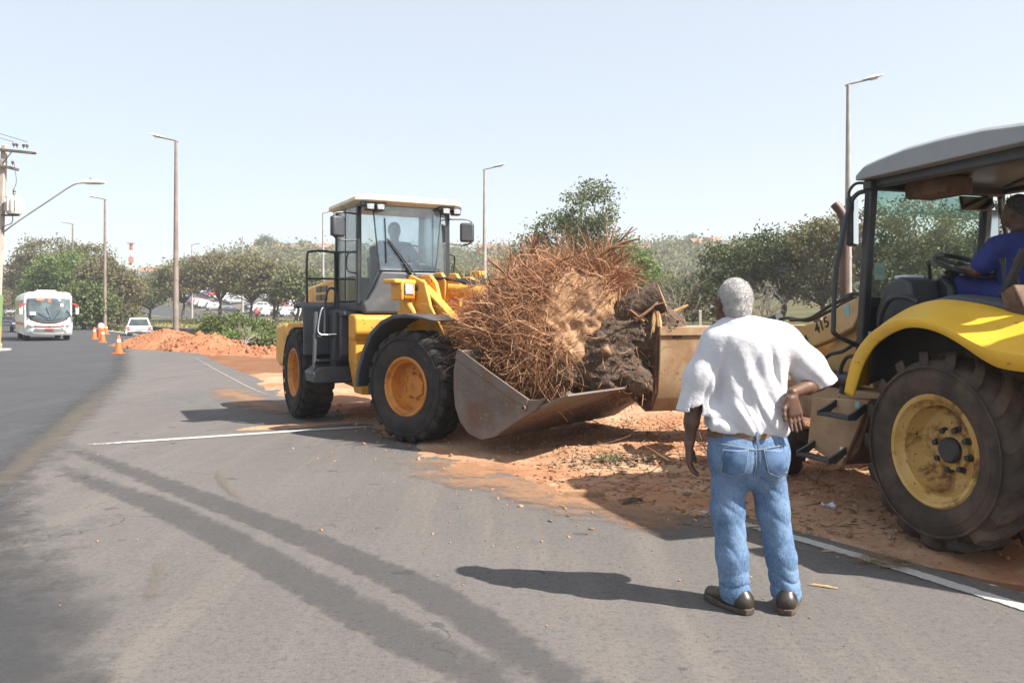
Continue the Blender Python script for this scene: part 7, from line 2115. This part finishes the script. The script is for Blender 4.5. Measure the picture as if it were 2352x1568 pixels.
grass("verge_grass", gx, gy, .22, "dry grass on the verge between the kerb and the roadside trees")
s1 = r.uniform(24, 70, 3500); e1 = np.interp(s1, LEFT_S, LEFT_N) - r.uniform(.4, 4.0, 3500)
gx, gy = xy(s1, e1)
grass("verge_grass", gx, gy, .10, "sparse dry grass on the dusty verge round the utility pole")

# ------------------------------------------------------------------ rubble and litter round the machines
r = rr
def soilz(x, y):
    i = np.clip(((x + 7.5)/.04).round().astype(int), 0, H.shape[0]-1); j = np.clip(((y - 3.6)/.04).round().astype(int), 0, H.shape[1]-1)
    return np.maximum(H[i, j], 0.0)
def scatter(n, x0, x1, y0, y1, edge=0.0):
    x = r.uniform(x0, x1, n*3); y = r.uniform(y0, y1, n*3)
    s_, n_ = sn(x, y)
    er_ = np.interp(s_, [0, 2, 3.2, 4.5, 6, 8, 10, 12.5, 14.2, 17, 20, 30], [6.2, 5.6, 5.25, 4.6, 3.75, 3.7, 3.85, 3.9, 4.0, 4.15, 4.5, 5.2])
    k = n_ > er_ + edge - r.exponential(.35, n*3)
    x, y = x[k][:n], y[k][:n]
    return np.stack([x, y, soilz(x, y)], 1)
P = scatter(5200, -3, 5.5, 5.2, 14)
tag(crumbs("soil_clods", P, r.exponential(.006, len(P)) + .003, "soil"), "small clods of red soil scattered round the machines", "clods")
P = scatter(170, -3, 5, 6.2, 13, .3)
tag(crumbs("large_clods", P + (0, 0, .01), r.exponential(.012, len(P)) + .010, "soil_heap"), "fist-sized clods of red soil under the buckets", "clods")
P = scatter(2400, .3, 5.2, 5.6, 11.5)
tag(crumbs("wood_chips", P + (0, 0, .008), r.uniform(.012, .045, len(P)), "split_wood", None, (1.0, .32, .14)), "pale wood chips strewn over the soil in front of the buckets", "wood chips")
surf("dry_leaf", (.17, .105, .06), (.24, .17, .11), 20, rough=.9)
P = scatter(2400, .2, 5.2, 5.4, 11.5)
tag(crumbs("bark_flakes", P + (0, 0, .006), r.uniform(.010, .04, len(P)), "dry_leaf", None, (1.0, .5, .12)), "brown bark flakes and dry leaves strewn over the soil", "bark flakes")
# gravel grit on the asphalt
gx = r.uniform(-5, 4.5, 900); gy = r.uniform(2.6, 14, 900)
gx = np.concatenate([gx, r.normal(.6, 1.0, 900)]); gy = np.concatenate([gy, r.normal(7.0, .9, 900)])
P = np.stack([gx, gy, np.full(len(gx), .004)], 1)
tag(crumbs("road_grit", P, r.exponential(.0022, len(P)) + .0015, "sandy"), "pale grit and crumbs lying on the asphalt", "grit")
for (hx, hy, hz_), lb in zip(HEAPS, ("clods lying on the long tall heap of red soil", "clods lying on the steep pointed heap of red soil", "clods lying on the low lumpy heap of red soil")):
    hi_ = np.argwhere(hz_ > .05); hi_ = hi_[r.choice(len(hi_), 700)]
    P = np.stack([hx[hi_[:, 0], hi_[:, 1]], hy[hi_[:, 0], hi_[:, 1]], hz_[hi_[:, 0], hi_[:, 1]]], 1)
    tag(crumbs("heap_clods", P, r.exponential(.03, 700) + .015, "soil_heap"), lb, "clods")
# twigs on the soil
paths = []
for k in range(260):
    p = scatter(1, .4, 4.6, 5.6, 11)
    if len(p) == 0: continue
    a = r.uniform(0, 6.28); d = np.array([math.cos(a), math.sin(a), r.uniform(0, .35)])
    pts = root_path(p[0] + (0, 0, .012), d, r.uniform(.10, .55), 6, 2.0, .6, 1.0)
    pts[:, 2] = np.maximum(pts[:, 2], p[0][2] + .004)
    paths.append((pts, np.linspace(r.uniform(.003, .009), .002, len(pts))))
tag(link("twigs", tubes_mesh("twigs", paths, 4), "root_bark"), "brown twigs and root ends lying on the soil by the man", "twigs", kind="stuff")
def slab(name, x, y, L, w, h, rz, mat, label, cat):
    rings = []
    for t in np.linspace(-1, 1, 7):
        ww = w*(1 - .55*abs(t)**2)*(1 + .15*math.sin(5*t)); hh = h*(1 - .5*abs(t)**2)
        rings.append([(t*L, -ww, .0), (t*L, -ww*.6, hh*.8), (t*L, ww*.1, hh*1.1 + .006*math.sin(9*t)), (t*L, ww*.75, hh*.6), (t*L, ww, .0)])
    o = MB().loft(rings).build(name, mat, smooth=30)
    o.location = (x, y, float(soilz(np.array([x]), np.array([y]))[0]) + .006); o.rotation_euler = (0, 0, rz)
    return tag(o, label, cat)
slab("bark_slab", .60, 6.93, .17, .045, .05, -.15, "cut_wood", "split piece of brown wood lying on the asphalt edge in front of the soil", "wood")
slab("bark_slab", .97, 6.69, .12, .03, .035, .75, "bark", "dark curved piece of bark on the asphalt beside the split wood", "bark")
slab("bark_slab", 1.75, 4.66, .075, .008, .008, -.5, "split_wood", "thin pale stick on the asphalt beside the man's shoes", "stick")
slab("bark_slab", 2.05, 5.35, .06, .006, .006, .1, "split_wood", "thin pale splinter beside the white edge line", "stick")
surf("litter_white", (.62, .66, .70), rough=.6)
mb = MB()
for i, (a, b) in enumerate(((0, 0), (1, 0), (1, 1), (0, 1))): pass
n_ = 6
rows = [[((i/n_-.5)*.10, (j/n_-.5)*.09, .018 + .018*math.sin(7*i/n_ + 3*j/n_) + .012*math.cos(9*j/n_)) for i in range(n_+1)] for j in range(n_+1)]
o = mb.loft(rows, cap=False, closed=False).build("plastic_litter", "litter_white", smooth=40, solid=.002)
o.location = (2.45, 6.42, .03); tag(o, "crumpled white plastic scrap on the soil before the big rear wheel", "litter")
def tuft(x, y, n, h, mat, label, cat, sp=.10, flat=1.0):
    P_ = []
    for k in range(n):
        a = r.uniform(0, 6.28); b = np.array([r.normal()*sp, r.normal()*sp*.7, 0]); hh = h*r.uniform(.5, 1.2)
        t = b + np.array([math.cos(a)*hh*.6*flat, math.sin(a)*hh*.6*flat, hh/flat])
        d = np.array([-math.sin(a), math.cos(a), 0])*.004
        P_ += [b - d, b + d, t]
    o = link("grass_tuft", fast_mesh("grass_tuft", np.array(P_), np.arange(n*3).reshape(-1, 3)), mat)
    o.location = (x, y, float(soilz(np.array([x]), np.array([y]))[0]) + .005)
    return tag(o, label, cat)
tuft(.98, 8.2, 160, .10, "leaf_green", "small green grass tuft on the debris in front of the loader bucket", "grass tuft", .07)
tuft(2.30, 5.13, 140, .12, "leaf_dry", "wisp of dry straw lying on the white edge line", "straw", .08, 3.5)
P = np.stack([r.normal(1.05, .30, 260), r.normal(8.15, .16, 260), np.zeros(260)], 1)
P[:, 2] = soilz(P[:, 0], P[:, 1]) + np.abs(r.normal(0, .035, 260))
tag(crumbs("debris_pile", P, r.uniform(.015, .05, 260), "dry_leaf", None, (1, .5, .25)), "low pile of pale chips and leaves round the green grass tuft", "debris")

# ------------------------------------------------------------------ hazy air
m, nt, out = new_mat("haze_air")
pv = nt.nodes.new("ShaderNodeVolumePrincipled")
pv.inputs["Color"].default_value = (.93, .95, 1.0, 1)
pv.inputs["Density"].default_value = 0.0008
pv.inputs["Anisotropy"].default_value = 0.3
nt.links.new(pv.outputs[0], out.inputs["Volume"])
hz = MB().box((-720, -140, -4.6), (720, 920, 42)).build("haze", "haze_air", smooth=None)
tag(hz, "thin pale haze in the air of the whole scene", "haze", kind="stuff")
